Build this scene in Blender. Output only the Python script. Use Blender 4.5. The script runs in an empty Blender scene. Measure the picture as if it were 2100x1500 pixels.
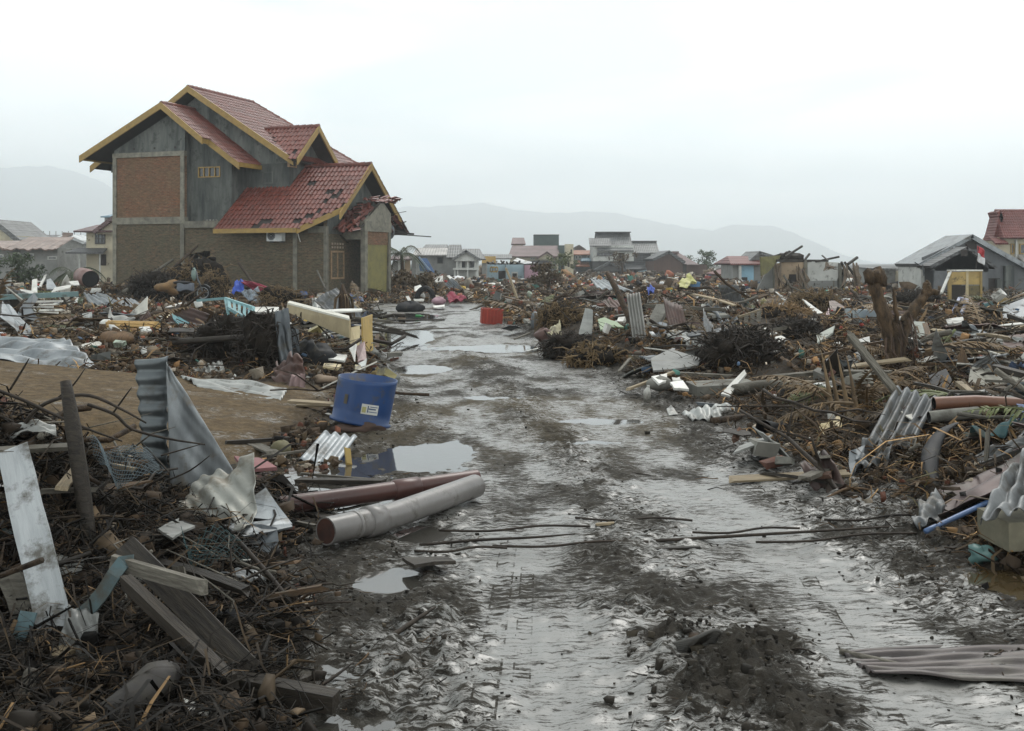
import bpy, math, random
import numpy as np
from mathutils import Vector, Matrix, Euler

# ------------------------------------------------------------------ camera, sky, sun, exposure
SC = bpy.context.scene
COL = SC.collection
random.seed(11)
RNG = np.random.default_rng(7)
PI = math.pi
F, HZ, CH = 2250.0, 540.0, 1.75        # focal length and horizon in photo pixels, eye height in metres

cam_d = bpy.data.cameras.new('camera')
cam_d.sensor_fit = 'HORIZONTAL'
cam_d.sensor_width = 36.0
cam_d.lens = 36.0 * F / 2100.0
cam_d.shift_y = -(750.0 - HZ) / 2100.0
cam_d.clip_start = 0.05
cam_d.clip_end = 20000
cam = bpy.data.objects.new('camera', cam_d)
COL.objects.link(cam)
cam.location = (0, 0, CH)
cam.rotation_euler = (PI / 2, 0, 0)
SC.camera = cam

SUN_EL, SUN_AZ = math.radians(52), math.radians(20)     # behind thin cloud, ahead and a little to the right
world = bpy.data.worlds.new('World')
SC.world = world
world.use_nodes = True
wn, wl = world.node_tree.nodes, world.node_tree.links
wn.clear()
w_out = wn.new('ShaderNodeOutputWorld')
w_bg = wn.new('ShaderNodeBackground')
w_bg.inputs['Strength'].default_value = 0.12
sky_t = wn.new('ShaderNodeTexSky')
sky_t.sky_type = 'NISHITA'
sky_t.sun_disc = False
sky_t.sun_elevation = SUN_EL
sky_t.sun_rotation = SUN_AZ
sky_t.dust_density = 4.0
w_tc = wn.new('ShaderNodeTexCoord')
w_sep = wn.new('ShaderNodeSeparateXYZ')
wl.new(w_tc.outputs['Generated'], w_sep.inputs[0])
w_zb = wn.new('ShaderNodeMath'); w_zb.operation = 'ABSOLUTE'
wl.new(w_sep.outputs['Z'], w_zb.inputs[0])
w_za = wn.new('ShaderNodeMath'); w_za.operation = 'ADD'; w_za.inputs[1].default_value = 0.16
wl.new(w_zb.outputs[0], w_za.inputs[0])
w_div = wn.new('ShaderNodeVectorMath'); w_div.operation = 'DIVIDE'     # a flat cloud deck seen from below
w_comb = wn.new('ShaderNodeCombineXYZ')
for k in range(3):
    wl.new(w_za.outputs[0], w_comb.inputs[k])
wl.new(w_tc.outputs['Generated'], w_div.inputs[0])
wl.new(w_comb.outputs[0], w_div.inputs[1])
w_n = wn.new('ShaderNodeTexNoise')
w_n.inputs['Scale'].default_value = 0.95
w_n.inputs['Detail'].default_value = 5
w_n.inputs['Roughness'].default_value = 0.48
w_n.inputs['Distortion'].default_value = 0.5
wl.new(w_div.outputs[0], w_n.inputs['Vector'])
w_r = wn.new('ShaderNodeValToRGB')
w_r.color_ramp.elements[0].position = 0.40
w_r.color_ramp.elements[0].color = (7.9, 8.8, 9.1, 1)
w_r.color_ramp.elements[1].position = 0.58
w_r.color_ramp.elements[1].color = (12.7, 13.1, 12.9, 1)
wl.new(w_n.outputs['Fac'], w_r.inputs['Fac'])
w_mix = wn.new('ShaderNodeMix'); w_mix.data_type = 'RGBA'
w_mix.inputs[0].default_value = 0.94          # the deck hides nearly all of the clear sky
wl.new(sky_t.outputs[0], w_mix.inputs[6])
wl.new(w_r.outputs[0], w_mix.inputs[7])
# the cloud thins towards the horizon on all sides, so the sky brightens evenly down to it
w_e = wn.new('ShaderNodeMath'); w_e.operation = 'MULTIPLY'; w_e.inputs[1].default_value = -7.5
wl.new(w_zb.outputs[0], w_e.inputs[0])
w_ex = wn.new('ShaderNodeMath'); w_ex.operation = 'EXPONENT'; wl.new(w_e.outputs[0], w_ex.inputs[0])
w_k = wn.new('ShaderNodeMath'); w_k.operation = 'MULTIPLY_ADD'; w_k.inputs[1].default_value = 1.55; w_k.inputs[2].default_value = 0.55
wl.new(w_ex.outputs[0], w_k.inputs[0])
w_sc = wn.new('ShaderNodeVectorMath'); w_sc.operation = 'SCALE'
wl.new(w_mix.outputs[2], w_sc.inputs[0]); wl.new(w_k.outputs[0], w_sc.inputs['Scale'])
wl.new(w_sc.outputs[0], w_bg.inputs['Color'])
wl.new(w_bg.outputs[0], w_out.inputs['Surface'])

sun_d = bpy.data.lights.new('sun', 'SUN')
sun_d.energy = 1.5
sun_d.angle = math.radians(28)
sun_d.color = (1.0, 0.97, 0.92)
sun = bpy.data.objects.new('sun', sun_d)
COL.objects.link(sun)
sun.rotation_euler = (Vector((0, 0, 0)) - Vector((math.sin(SUN_AZ) * math.cos(SUN_EL), math.cos(SUN_AZ) * math.cos(SUN_EL), math.sin(SUN_EL)))).to_track_quat('-Z', 'Y').to_euler()
sun.location = (0, 0, 60)

SC.render.engine = 'CYCLES'
SC.view_settings.view_transform = 'Standard'
SC.view_settings.look = 'None'
SC.view_settings.gamma = 1.0
SC.view_settings.use_curve_mapping = False
SC.view_settings.exposure = 0.38
SC.cycles.max_bounces = 5
SC.cycles.diffuse_bounces = 2
SC.cycles.glossy_bounces = 3
SC.cycles.transmission_bounces = 2
SC.cycles.volume_bounces = 4
SC.cycles.caustics_reflective = False
SC.cycles.caustics_refractive = False
SC.cycles.use_denoising = True

# ------------------------------------------------------------------ helpers
def at(px, py, Y):
    """world point seen at photo pixel (px, py) at distance Y"""
    return Vector(((px - 1050) / F * Y, Y, CH - (py - HZ) / F * Y))

def gp(px, py, z=0.0):
    """point at height z below photo pixel (px, py)"""
    return at(px, py, F * (CH - z) / (py - HZ))

class MB:
    """collects geometry for ONE mesh object"""
    def __init__(self):
        self.v, self.f = [], []
    def add(self, vs, fs):
        o = len(self.v)
        self.v += [tuple(p) for p in vs]
        self.f += [tuple(i + o for i in f) for f in fs]
        return self
    def box(self, x0, x1, y0, y1, z0, z1):
        return self.add([(x, y, z) for z in (z0, z1) for y in (y0, y1) for x in (x0, x1)],
                        [(0, 2, 3, 1), (4, 5, 7, 6), (0, 1, 5, 4), (2, 6, 7, 3), (0, 4, 6, 2), (1, 3, 7, 5)])
    def beam(self, p0, p1, w, h, roll=0.0):
        p0, p1 = Vector(p0), Vector(p1)
        d = (p1 - p0).normalized()
        up = Vector((0, 0, 1)) if abs(d.z) < 0.95 else Vector((0, 1, 0))
        s = d.cross(up).normalized()
        t = s.cross(d)
        if roll:
            s, t = s * math.cos(roll) + t * math.sin(roll), t * math.cos(roll) - s * math.sin(roll)
        vs = [p + s * a * w / 2 + t * b * h / 2 for p in (p0, p1) for a, b in ((-1, -1), (1, -1), (1, 1), (-1, 1))]
        return self.add(vs, [(0, 3, 2, 1), (4, 5, 6, 7), (0, 1, 5, 4), (1, 2, 6, 5), (2, 3, 7, 6), (3, 0, 4, 7)])
    def slab(self, pts, th, n=None):
        """a polygon given thickness th against its normal"""
        pts = [Vector(p) for p in pts]
        if n is None:
            n = (pts[1] - pts[0]).cross(pts[-1] - pts[0]).normalized()
        n = Vector(n)
        k = len(pts)
        vs = pts + [p - n * th for p in pts]
        fs = [tuple(range(k)), tuple(range(2 * k - 1, k - 1, -1))]
        fs += [(i, i + k, (i + 1) % k + k, (i + 1) % k) for i in range(k)]
        return self.add(vs, fs)
    def tube(self, path, rad, n=8, cap=True, flat=1.0):
        path = [Vector(p) for p in path]
        if not hasattr(rad, '__len__'):
            rad = [rad] * len(path)
        vs, fs = [], []
        ref = Vector((0.13, 0.27, 1)).normalized()
        for i, p in enumerate(path):
            d = (path[min(i + 1, len(path) - 1)] - path[max(i - 1, 0)]).normalized()
            if abs(d.dot(ref)) > 0.98:
                ref = Vector((1, 0.2, 0.1)).normalized()
            s = d.cross(ref).normalized()
            t = s.cross(d)
            for k in range(n):
                a = 2 * PI * k / n
                vs.append(p + (s * math.cos(a) + t * math.sin(a) * flat) * rad[i])
        for i in range(len(path) - 1):
            for k in range(n):
                fs.append((i * n + k, i * n + (k + 1) % n, (i + 1) * n + (k + 1) % n, (i + 1) * n + k))
        if cap:
            fs.append(tuple(range(n - 1, -1, -1)))
            m = (len(path) - 1) * n
            fs.append(tuple(range(m, m + n)))
        return self.add(vs, fs)
    def grid(self, fn, nu, nv, th=0.0, mask=None):
        """surface fn(u, v) for u, v in 0..1, with a back face th below when th is given"""
        P = [[Vector(fn(i / nu, j / nv)) for j in range(nv + 1)] for i in range(nu + 1)]
        idx = lambda i, j: i * (nv + 1) + j
        vs = [p for r in P for p in r]
        fs = [(idx(i, j), idx(i + 1, j), idx(i + 1, j + 1), idx(i, j + 1)) for i in range(nu) for j in range(nv)
              if mask is None or mask((i + .5) / nu, (j + .5) / nv)]
        if th:
            N = []
            for i in range(nu + 1):
                for j in range(nv + 1):
                    a = P[min(i + 1, nu)][j] - P[max(i - 1, 0)][j]
                    b = P[i][min(j + 1, nv)] - P[i][max(j - 1, 0)]
                    c = a.cross(b)
                    N.append(c.normalized() if c.length > 1e-9 else Vector((0, 0, 1)))
            o = len(vs)
            vs = vs + [p - n * th for p, n in zip(vs, N)]
            edge = {}
            for f in fs:
                for k in range(4):
                    e = (f[k], f[(k + 1) % 4])
                    edge[e] = 1
            rim = [(a, b) for a, b in edge if (b, a) not in edge]
            fs = fs + [tuple(i + o for i in reversed(f)) for f in fs] + [(b, a, a + o, b + o) for a, b in rim]
        return self.add(vs, fs)
    def blob(self, c, r, seed=0, amp=0.25, nu=12, nv=8):
        rr = random.Random(seed)
        ph = [(rr.uniform(0, 6.28), rr.uniform(1, 4), rr.uniform(1, 4)) for _ in range(5)]
        def fn(u, v):
            a, b = u * 2 * PI, (v - .5) * PI
            k = 1 + amp * sum(math.sin(p[0] + round(p[1]) * a) * math.cos(p[2] * b) for p in ph) / 2.2
            return (c[0] + r[0] * k * math.cos(a) * math.cos(b), c[1] + r[1] * k * math.sin(a) * math.cos(b), c[2] + r[2] * k * math.sin(b))
        return self.grid(fn, nu, nv)
    def build(self, name, mat, parent=None, smooth=False, origin=None, move=True):
        v = np.array(self.v, dtype=np.float64)
        loc = Vector((0, 0, 0))
        if parent is None and move:
            loc = Vector(origin) if origin is not None else Vector(((v[:, 0].min() + v[:, 0].max()) / 2, (v[:, 1].min() + v[:, 1].max()) / 2, v[:, 2].min()))
            v = v - np.array(loc)
        me = bpy.data.meshes.new(name)
        me.from_pydata(v.tolist(), [], self.f)
        if smooth:
            me.polygons.foreach_set('use_smooth', [True] * len(me.polygons))
        me.materials.append(mat)
        o = bpy.data.objects.new(name, me)
        COL.objects.link(o)
        o.location = loc
        if parent is not None:
            o.parent = parent
        return o

def tag(o, label, cat, group=None, kind=None):
    if label: o['label'] = label
    if cat: o['category'] = cat
    if group: o['group'] = group
    if kind: o['kind'] = kind
    return o

def thing(name, label, cat, loc=(0, 0, 0), rz=0.0, group=None):
    o = bpy.data.objects.new(name, None)
    o.empty_display_size = 0.3
    COL.objects.link(o)
    o.location = loc
    o.rotation_euler = (0, 0, rz)
    return tag(o, label, cat, group)

def struct(o):
    o['kind'] = 'structure'
    return o

def child(name, me, parent, loc=(0, 0, 0), rot=(0, 0, 0), sc=(1, 1, 1)):
    o = bpy.data.objects.new(name, me)
    COL.objects.link(o)
    o.parent = parent
    o.location, o.rotation_euler, o.scale = loc, rot, sc
    return o

# ------------------------------------------------------------------ materials
ALB = 1.0
MUD = (0.062, 0.054, 0.040)
def mat(name, c1, c2=None, sc=6.0, rough=0.7, bump=0.25, metal=0.0, mud=0.25, st=(1, 1, 1), spec=0.5, rnd=0.16, mudsc=2.2, attr=None, dist=0.02, muddy=MUD):
    m = bpy.data.materials.get(name)
    if m:
        return m
    m = bpy.data.materials.new(name)
    m.use_nodes = True
    N, L = m.node_tree.nodes, m.node_tree.links
    b = N['Principled BSDF']
    c2 = c2 or tuple(x * 0.6 for x in c1)
    c1, c2, muddy = [tuple(x * ALB if x < .999 else x for x in c) for c in (c1, c2, muddy)]
    tc = N.new('ShaderNodeTexCoord')
    mp = N.new('ShaderNodeMapping')
    mp.inputs['Scale'].default_value = st
    L.new(tc.outputs['Object'], mp.inputs[0])
    oi = N.new('ShaderNodeObjectInfo')
    mr = N.new('ShaderNodeMath'); mr.operation = 'MULTIPLY'; mr.inputs[1].default_value = 37.0
    L.new(oi.outputs['Random'], mr.inputs[0])
    L.new(mr.outputs[0], mp.inputs['Location'])
    n1 = N.new('ShaderNodeTexNoise')
    n1.inputs['Scale'].default_value = sc
    n1.inputs['Detail'].default_value = 6
    n1.inputs['Roughness'].default_value = 0.62
    L.new(mp.outputs[0], n1.inputs['Vector'])
    r1 = N.new('ShaderNodeValToRGB')
    r1.color_ramp.elements[0].position = 0.34
    r1.color_ramp.elements[1].position = 0.66
    r1.color_ramp.elements[0].color = (*c2, 1)
    r1.color_ramp.elements[1].color = (*c1, 1)
    L.new(n1.outputs['Fac'], r1.inputs['Fac'])
    col = r1.outputs[0]
    if attr:
        at_ = N.new('ShaderNodeAttribute'); at_.attribute_name = attr
        mx = N.new('ShaderNodeMix'); mx.data_type = 'RGBA'; mx.blend_type = 'MULTIPLY'; mx.inputs[0].default_value = 1
        L.new(at_.outputs['Color'], mx.inputs[6]); L.new(col, mx.inputs[7])
        col = mx.outputs[2]
    if rnd:
        hv = N.new('ShaderNodeHueSaturation')
        mm = N.new('ShaderNodeMapRange')
        mm.inputs[3].default_value = 1 - 1.6 * rnd; mm.inputs[4].default_value = 1 + rnd
        L.new(oi.outputs['Random'], mm.inputs[0]); L.new(mm.outputs[0], hv.inputs['Value'])
        L.new(col, hv.inputs['Color'])
        col = hv.outputs[0]
    rsock = None
    if mud:
        n2 = N.new('ShaderNodeTexNoise')
        n2.inputs['Scale'].default_value = mudsc
        n2.inputs['Detail'].default_value = 8
        n2.inputs['Roughness'].default_value = 0.7
        ml = N.new('ShaderNodeMapping')
        L.new(tc.outputs['Object'], ml.inputs[0]); L.new(mr.outputs[0], ml.inputs['Location'])
        L.new(ml.outputs[0], n2.inputs['Vector'])
        r2 = N.new('ShaderNodeMapRange')
        r2.inputs[1].default_value = 0.62 - 0.3 * mud
        r2.inputs[2].default_value = 0.74 - 0.3 * mud
        r2.inputs[4].default_value = 0.92
        L.new(n2.outputs['Fac'], r2.inputs[0])
        mx = N.new('ShaderNodeMix'); mx.data_type = 'RGBA'
        mx.inputs[7].default_value = (*muddy, 1)
        L.new(r2.outputs[0], mx.inputs[0]); L.new(col, mx.inputs[6])
        col = mx.outputs[2]
        if metal:
            me_ = N.new('ShaderNodeMapRange'); me_.inputs[3].default_value = metal; me_.inputs[4].default_value = 0
            L.new(r2.outputs[0], me_.inputs[0]); L.new(me_.outputs[0], b.inputs['Metallic'])
    elif metal:
        b.inputs['Metallic'].default_value = metal
    L.new(col, b.inputs['Base Color'])
    rr = N.new('ShaderNodeMapRange')
    rr.inputs[3].default_value = max(0.03, rough - 0.13); rr.inputs[4].default_value = min(1, rough + 0.13)
    L.new(n1.outputs['Fac'], rr.inputs[0]); L.new(rr.outputs[0], b.inputs['Roughness'])
    b.inputs['Specular IOR Level'].default_value = spec
    if bump:
        bp = N.new('ShaderNodeBump')
        bp.inputs['Strength'].default_value = bump
        bp.inputs['Distance'].default_value = dist
        L.new(n1.outputs['Fac'], bp.inputs['Height']); L.new(bp.outputs[0], b.inputs['Normal'])
    return m

WOODG = lambda: mat('wood_grey', (0.185, 0.17, 0.14), (0.075, 0.066, 0.053), 7, .75, .4, mud=.3, st=(1, 9, 9), spec=.25)
WOODD = lambda: mat('wood_dark', (0.055, 0.045, 0.035), (0.020, 0.017, 0.014), 7, .6, .45, mud=.2, st=(1, 9, 9), spec=.25)
WOODB = lambda: mat('wood_brown', (0.155, 0.098, 0.055), (0.07, 0.045, 0.028), 7, .7, .4, mud=.3, st=(1, 9, 9), spec=.25)
WOODP = lambda: mat('wood_pale', (0.36, 0.29, 0.19), (0.20, 0.155, 0.10), 7, .7, .35, mud=.2, st=(1, 9, 9), spec=.25)
WHITE = lambda: mat('white_board', (0.74, 0.73, 0.68), (0.52, 0.50, 0.45), 3, .55, .15, mud=.27)
CREAM = lambda: mat('cream_paint', (0.68, 0.56, 0.33), (0.50, 0.40, 0.22), 3, .5, .15, mud=.2)
YELLOW = lambda: mat('ochre_paint', (0.52, 0.36, 0.10), (0.38, 0.25, 0.07), 3, .5, .15, mud=.15)
GALV = lambda: mat('galvanised_iron', (0.34, 0.36, 0.37), (0.17, 0.185, 0.195), 2.5, .42, .25, metal=.55, mud=.33, st=(1, 1, 1))
GALVM = lambda: mat('weathered_grey_iron', (0.23, 0.235, 0.235), (0.10, 0.105, 0.108), 3.5, .52, .35, metal=.35, mud=.36, mudsc=4, st=(1, 1, .5))
GALVD = lambda: mat('dull_iron', (0.15, 0.165, 0.175), (0.07, 0.078, 0.085), 2.5, .45, .2, metal=.5, mud=.3)
GALVW = lambda: mat('whitened_iron', (0.46, 0.47, 0.45), (0.27, 0.27, 0.25), 2.5, .45, .25, metal=.25, mud=.36)
RUST = lambda: mat('rusty_iron', (0.105, 0.058, 0.046), (0.05, 0.032, 0.028), 3, .55, .3, metal=.2, mud=.25)
CONC = lambda: mat('concrete', (0.27, 0.26, 0.225), (0.15, 0.145, 0.125), 3, .85, .35, mud=.3)
CONCD = lambda: mat('dark_concrete', (0.20, 0.205, 0.19), (0.10, 0.105, 0.10), 2, .85, .35, mud=.1)
BARK = lambda: mat('wet_bark', (0.075, 0.047, 0.026), (0.020, 0.014, 0.010), 6, .7, .9, mud=.12, st=(2, 2, .7), dist=.05, spec=.25)
TWIG = lambda: mat('dark_twig', (0.045, 0.034, 0.025), (0.016, 0.012, 0.009), 12, .65, .3, mud=0, spec=.25)
STRAW = lambda: mat('dry_straw', (0.20, 0.135, 0.065), (0.09, 0.06, 0.032), 9, .7, .2, mud=.1, spec=.25)
BLACK = lambda: mat('black_rubber', (0.022, 0.022, 0.024), (0.012, 0.012, 0.013), 5, .6, .2, mud=.2, spec=.2)
BRICKF = lambda: mat('broken_brick', (0.17, 0.07, 0.045), (0.09, 0.04, 0.028), 8, .85, .4, mud=.3)
def paint(name, c, rough=.45, mud=.2, **k):
    return mat(name, c, tuple(x * .72 for x in c), 2.5, rough, .1, mud=mud, **k)
# ------------------------------------------------------------------ noise and terrain
def _hash(ix, iy, seed):
    h = (ix.astype(np.int64) * 374761393 + iy.astype(np.int64) * 668265263 + seed * 1442695041) & 0xFFFFFFFF
    h = ((h ^ (h >> 13)) * 1274126177) & 0xFFFFFFFF
    h = ((h ^ (h >> 16)) * 2246822519) & 0xFFFFFFFF
    return ((h ^ (h >> 15)) & 0xFFFFFF) / float(0xFFFFFF)

def vnoise(x, y, seed=0):
    x, y = np.asarray(x, float), np.asarray(y, float)
    ix, iy = np.floor(x), np.floor(y)
    fx, fy = x - ix, y - iy
    fx, fy = fx * fx * (3 - 2 * fx), fy * fy * (3 - 2 * fy)
    a, b = _hash(ix, iy, seed), _hash(ix + 1, iy, seed)
    c, d = _hash(ix, iy + 1, seed), _hash(ix + 1, iy + 1, seed)
    return (a * (1 - fx) + b * fx) * (1 - fy) + (c * (1 - fx) + d * fx) * fy

def fbm(x, y, seed=0, oct=4, gain=0.5):
    s, a, t = 0.0, 1.0, 0.0
    for k in range(oct):
        c, sn = math.cos(k * 1.3), math.sin(k * 1.3)
        s = s + a * vnoise((x * c - y * sn) * 2 ** k, (x * sn + y * c) * 2 ** k, seed + k * 17)
        t += a
        a *= gain
    return s / t

def sstep(a, b, x):
    t = np.clip((x - a) / (b - a), 0, 1)
    return t * t * (3 - 2 * t)

RY = [-30, 2, 4.1, 7, 10.9, 14, 17.9, 24.6, 32.8, 40, 46]
RL = [-0.3, -0.45, -0.85, -1.15, -1.6, -1.9, -2.1, -3.06, -4.1, -5.0, -6.0]
RR = [2.6, 2.6, 2.65, 2.5, 2.4, 2.1, 1.6, 0.55, -0.5, -1.0, -1.5]
TAY = [-30, 2, 5.2, 8.6, 12.7, 17.9, 24.6, 34, 50]
TA = [0.3, 0.3, 0.2, 0.0, -0.45, -1.30, -2.2, -3.3, -4.6]        # left wheel track
TB = [1.75, 1.75, 1.62, 1.45, 1.05, 0.62, -0.5, -1.8, -3.0]      # right wheel track
# puddles: x, y, rx, ry, brown?
PUD = [(-2.75, 25.6, 1.0, 3.0, 0), (-3.5, 36.0, 1.2, 2.8, 0), (-0.35, 22.8, 1.3, 0.9, 0), (-0.85, 10.1, 0.40, 0.75, 0),
       (-2.0, 9.3, 0.85, 1.1, 0), (-0.70, 6.15, 0.17, 0.28, 0), (-0.95, 4.75, 0.22, 0.14, 0), (-0.62, 4.25, 0.2, 0.10, 0),
       (3.0, 6.15, 0.45, 0.36, 1), (0.6, 10.9, 0.45, 0.22, 0), (-0.15, 14.6, 0.5, 0.35, 0), (-0.6, 7.25, 0.20, 0.25, 0),
       (0.95, 12.4, 0.5, 0.25, 0), (-1.5, 18.5, 0.5, 0.8, 0), (-1.05, 8.1, 0.35, 0.3, 0), (-4.0, 10.2, 1.0, 0.6, 1)]
WZ = -0.030
# heaps: x, y, rx, ry, height
HEAP = [(-3.15, 6.2, .85, 0.9, 0.60), (-2.7, 5.2, .6, .7, 0.16), (-4.4, 6.8, 1.5, 1.5, 0.45),
        (4.1, 8.0, 1.0, 1.3, 0.22), (5.2, 10.6, 1.6, 1.8, 0.26), (3.7, 12.6, 1.2, 1.0, 0.10), (4.2, 16.2, 1.2, 1.1, 0.22),
        (8, 17, 3, 3, .3), (2.6, 19.8, 1.0, 1.6, 0.24), (7.5, 23, 4, 4, .35), (12.5, 22, 4, 5, .4), (3.0, 28, 3, 4, .25),
        (-3.4, 17.8, .8, 1.4, .25), (-5.8, 19, 2.0, 2.0, .25), (-8.5, 19, 2.5, 2.0, .3), (-6.0, 26, 3.0, 3.5, .3), (-10.5, 27, 4, 4, .35),
        (-13.5, 50.5, 3, 2, .45), (-17.5, 52, 3, 3, .5), (11, 34, 6, 5, .12), (20, 36, 7, 6, .15), (2, 44, 4, 5, .1), (-3.0, 52, 3, 4, .25)]
def apron(x, y):
    top = 15.4 + 0.35 * (x + 2) * 0.2
    return sstep(-2.0, -2.7, x) * sstep(8.6, 9.6, y) * sstep(top, top - 0.7, y)

def road_d(x, y):
    l = np.interp(y, RY, RL); r = np.interp(y, RY, RR)
    return np.maximum(np.maximum(l - x, x - r), (y - 46) * .6)

def tracks(x, y):
    w = 0.02 * y + .26
    a = np.exp(-((x - np.interp(y, TAY, TA)) / w) ** 4)
    b = np.exp(-((x - np.interp(y, TAY, TB)) / (w * 1.15)) ** 4)
    return np.maximum(a, b)

def coarse(x, y):
    """height without the fine mud relief: what debris rests on"""
    x, y = np.asarray(x, float), np.asarray(y, float)
    d = road_d(x, y) + 0.5 * (fbm(x * .9, y * .6, 5, 3) - .5)
    ap = apron(x, y)
    out = sstep(0.0, 1.6, d)
    h = out * (0.015 + (.14 + .16 * sstep(8, 22, y) - .14 * sstep(26, 36, y)) * fbm(x * .35, y * .35, 3, 3))
    for hx, hy, rx, ry, hh in HEAP:
        h = h + hh * np.exp(-(((x - hx) / rx) ** 2 + ((y - hy) / ry) ** 2)) * sstep(-0.35, .5, d)
    h = h * (1 - ap) + ap * np.clip(0.10 * (-2.0 - x), 0, 1.2) 
    far = sstep(60, 110, y)
    return h * (1 - .6 * far)

def terrain(x, y):
    d = road_d(x, y) + 0.35 * (fbm(x * 1.7, y * 1.3, 15, 3) - .5)
    on = 1 - sstep(-0.25, .5, d)
    T = tracks(x, y)
    near = 1 - sstep(25, 70, y)
    h = coarse(x, y)
    patch = sstep(.35, .65, fbm(x * 1.1, y * .8, 44, 3))
    clod = np.abs(fbm(x * 5.2, y * 4.2, 21, 5, .62) - .5) * 2
    fine = fbm(x * 15, y * 12, 31, 4, .6) - .5
    amp_c = (on * (0.02 + .085 * (1 - T) * (.35 + .65 * patch)) + (1 - on) * .14) * (1 - .8 * apron(x, y))
    h = h + near * (amp_c * (clod - .32) + (.010 + .036 * (1 - T) * (1 - .7 * apron(x, y))) * fine)
    h = h + near * on * T * .022 * (fbm(x * 13, y * .9, 61, 3) - .55)
    h = h - near * on * T * .022
    # the torn-up ridge between the wheel tracks and its lumps
    xm = (np.interp(y, TAY, TA) + np.interp(y, TAY, TB)) / 2
    rid = np.exp(-((x - xm) / (.30 + .012 * y)) ** 2) * near * on
    h = h + rid * (.010 + .022 * patch)
    for cx, cy, cr, ch in ((.95, 4.75, .28, .075), (1.15, 5.0, .17, .10), (.72, 4.4, .3, .05), (1.05, 4.2, .32, .055), (.75, 5.1, .2, .05), (.62, 5.6, .3, .05), (.55, 6.6, .22, .05), (-.4, 4.9, .3, .04), (-.45, 5.6, .3, .03)):
        g = np.exp(-(((x - cx) / cr) ** 2 + ((y - cy) / (cr * .9)) ** 2))
        h = h + g * ch * (.1 + 1.9 * clod + 1.3 * np.abs(fine))
    pn = fbm(x * 3.2 / (1 + .05 * y), y * 2.2 / (1 + .05 * y), 301, 4, .6)
    for px_, py_, rx, ry, br in PUD:
        q = (((x - px_) / rx) ** 2 + ((y - py_) / ry) ** 2) * (.45 + 1.15 * pn)
        g = np.exp(-q ** 1.6)
        h = h * (1 - .9 * g) - g * .075
    return h

def lines_x():
    a, s, o = [], .026, 0.0
    while o < 6000:
        o += s
        a.append(o)
        if o > 2.9: s *= 1.06
    b = [-v for v in reversed(a)]
    return np.array(b + [0.0] + a)

def lines_y():
    a = [-60, -30, -14, -7, -3, -1, 0.5, 1.5, 2.2, 2.8]
    y = 3.1
    while y < 5800:
        a.append(y)
        y += .025 if y < 7.5 else .025 * (y / 7.5) ** 1.36
    return np.array(a)

gx, gy = lines_x(), lines_y()
GX, GY = np.meshgrid(gx, gy)
GZ = terrain(GX, GY)
nx, ny = len(gx), len(gy)
me = bpy.data.meshes.new('ground')
me.vertices.add(nx * ny)
me.vertices.foreach_set('co', np.stack([GX, GY, GZ], -1).astype(np.float32).ravel())
ii, jj = np.meshgrid(np.arange(nx - 1), np.arange(ny - 1))
q0 = (jj * nx + ii).ravel()
quads = np.stack([q0, q0 + 1, q0 + nx + 1, q0 + nx], -1).astype(np.int32)
me.loops.add(quads.size)
me.loops.foreach_set('vertex_index', quads.ravel())
me.polygons.add(len(quads))
me.polygons.foreach_set('loop_start', np.arange(0, quads.size, 4, dtype=np.int32))
me.polygons.foreach_set('use_smooth', np.ones(len(quads), dtype=bool))
me.update()
# soil kinds: grey road mud, tan side soil, brown earth under the wreckage; wet = how smooth the slurry lies
dd = road_d(GX, GY) + 0.5 * (fbm(GX * 1.3, GY * 1.0, 71, 3) - .5)
on = (1 - sstep(-.1, .7, dd))[..., None]
ap = apron(GX, GY)[..., None]
c_mud, c_ap, c_out = np.array([.034, .029, .022]), np.array([.112, .076, .038]), np.array([.036, .027, .018])
soil = c_out * (1 - on) + c_mud * on
soil = soil * (1 - ap) + c_ap * ap
tan = (sstep(.42, .66, fbm(GX * .8, GY * .45, 91, 3)) * sstep(8, 13, GY))[..., None] * on * .8
soil = (soil * (1 - tan) + np.array([.075, .058, .032]) * tan) * .95
wet = (on[..., 0] * (1 - .30 * sstep(8, 11, GY) * (1 - sstep(19, 24, GY))) * (.66 + .06 * sstep(7, 10, GY) + .42 * tracks(GX, GY)) * (.45 + .55 * sstep(.3, .6, fbm(GX * 2.2, GY * 1.2, 55, 4)))) + .10 * (1 - on[..., 0]) + .25 * ap[..., 0] * sstep(.5, .6, fbm(GX * .7, GY * 3, 57, 4))
for cx, cy, cr in ((.97, 4.75, .22), (1.12, 4.3, .24), (.8, 4.4, .18), (1.14, 5.02, .17), (.74, 5.15, .14)):
    wet = wet * (1 - .85 * np.exp(-(((GX - cx) / cr) ** 2 + ((GY - cy) / cr) ** 2) ** 1.5))
ca = me.color_attributes.new('soil', 'FLOAT_COLOR', 'POINT')
ca.data.foreach_set('color', np.concatenate([soil, np.clip(wet, 0, 1)[..., None]], -1).astype(np.float32).ravel())
wa = me.attributes.new('wet', 'FLOAT', 'POINT')
wa.data.foreach_set('value', np.clip(wet, 0, 1).astype(np.float32).ravel())

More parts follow.
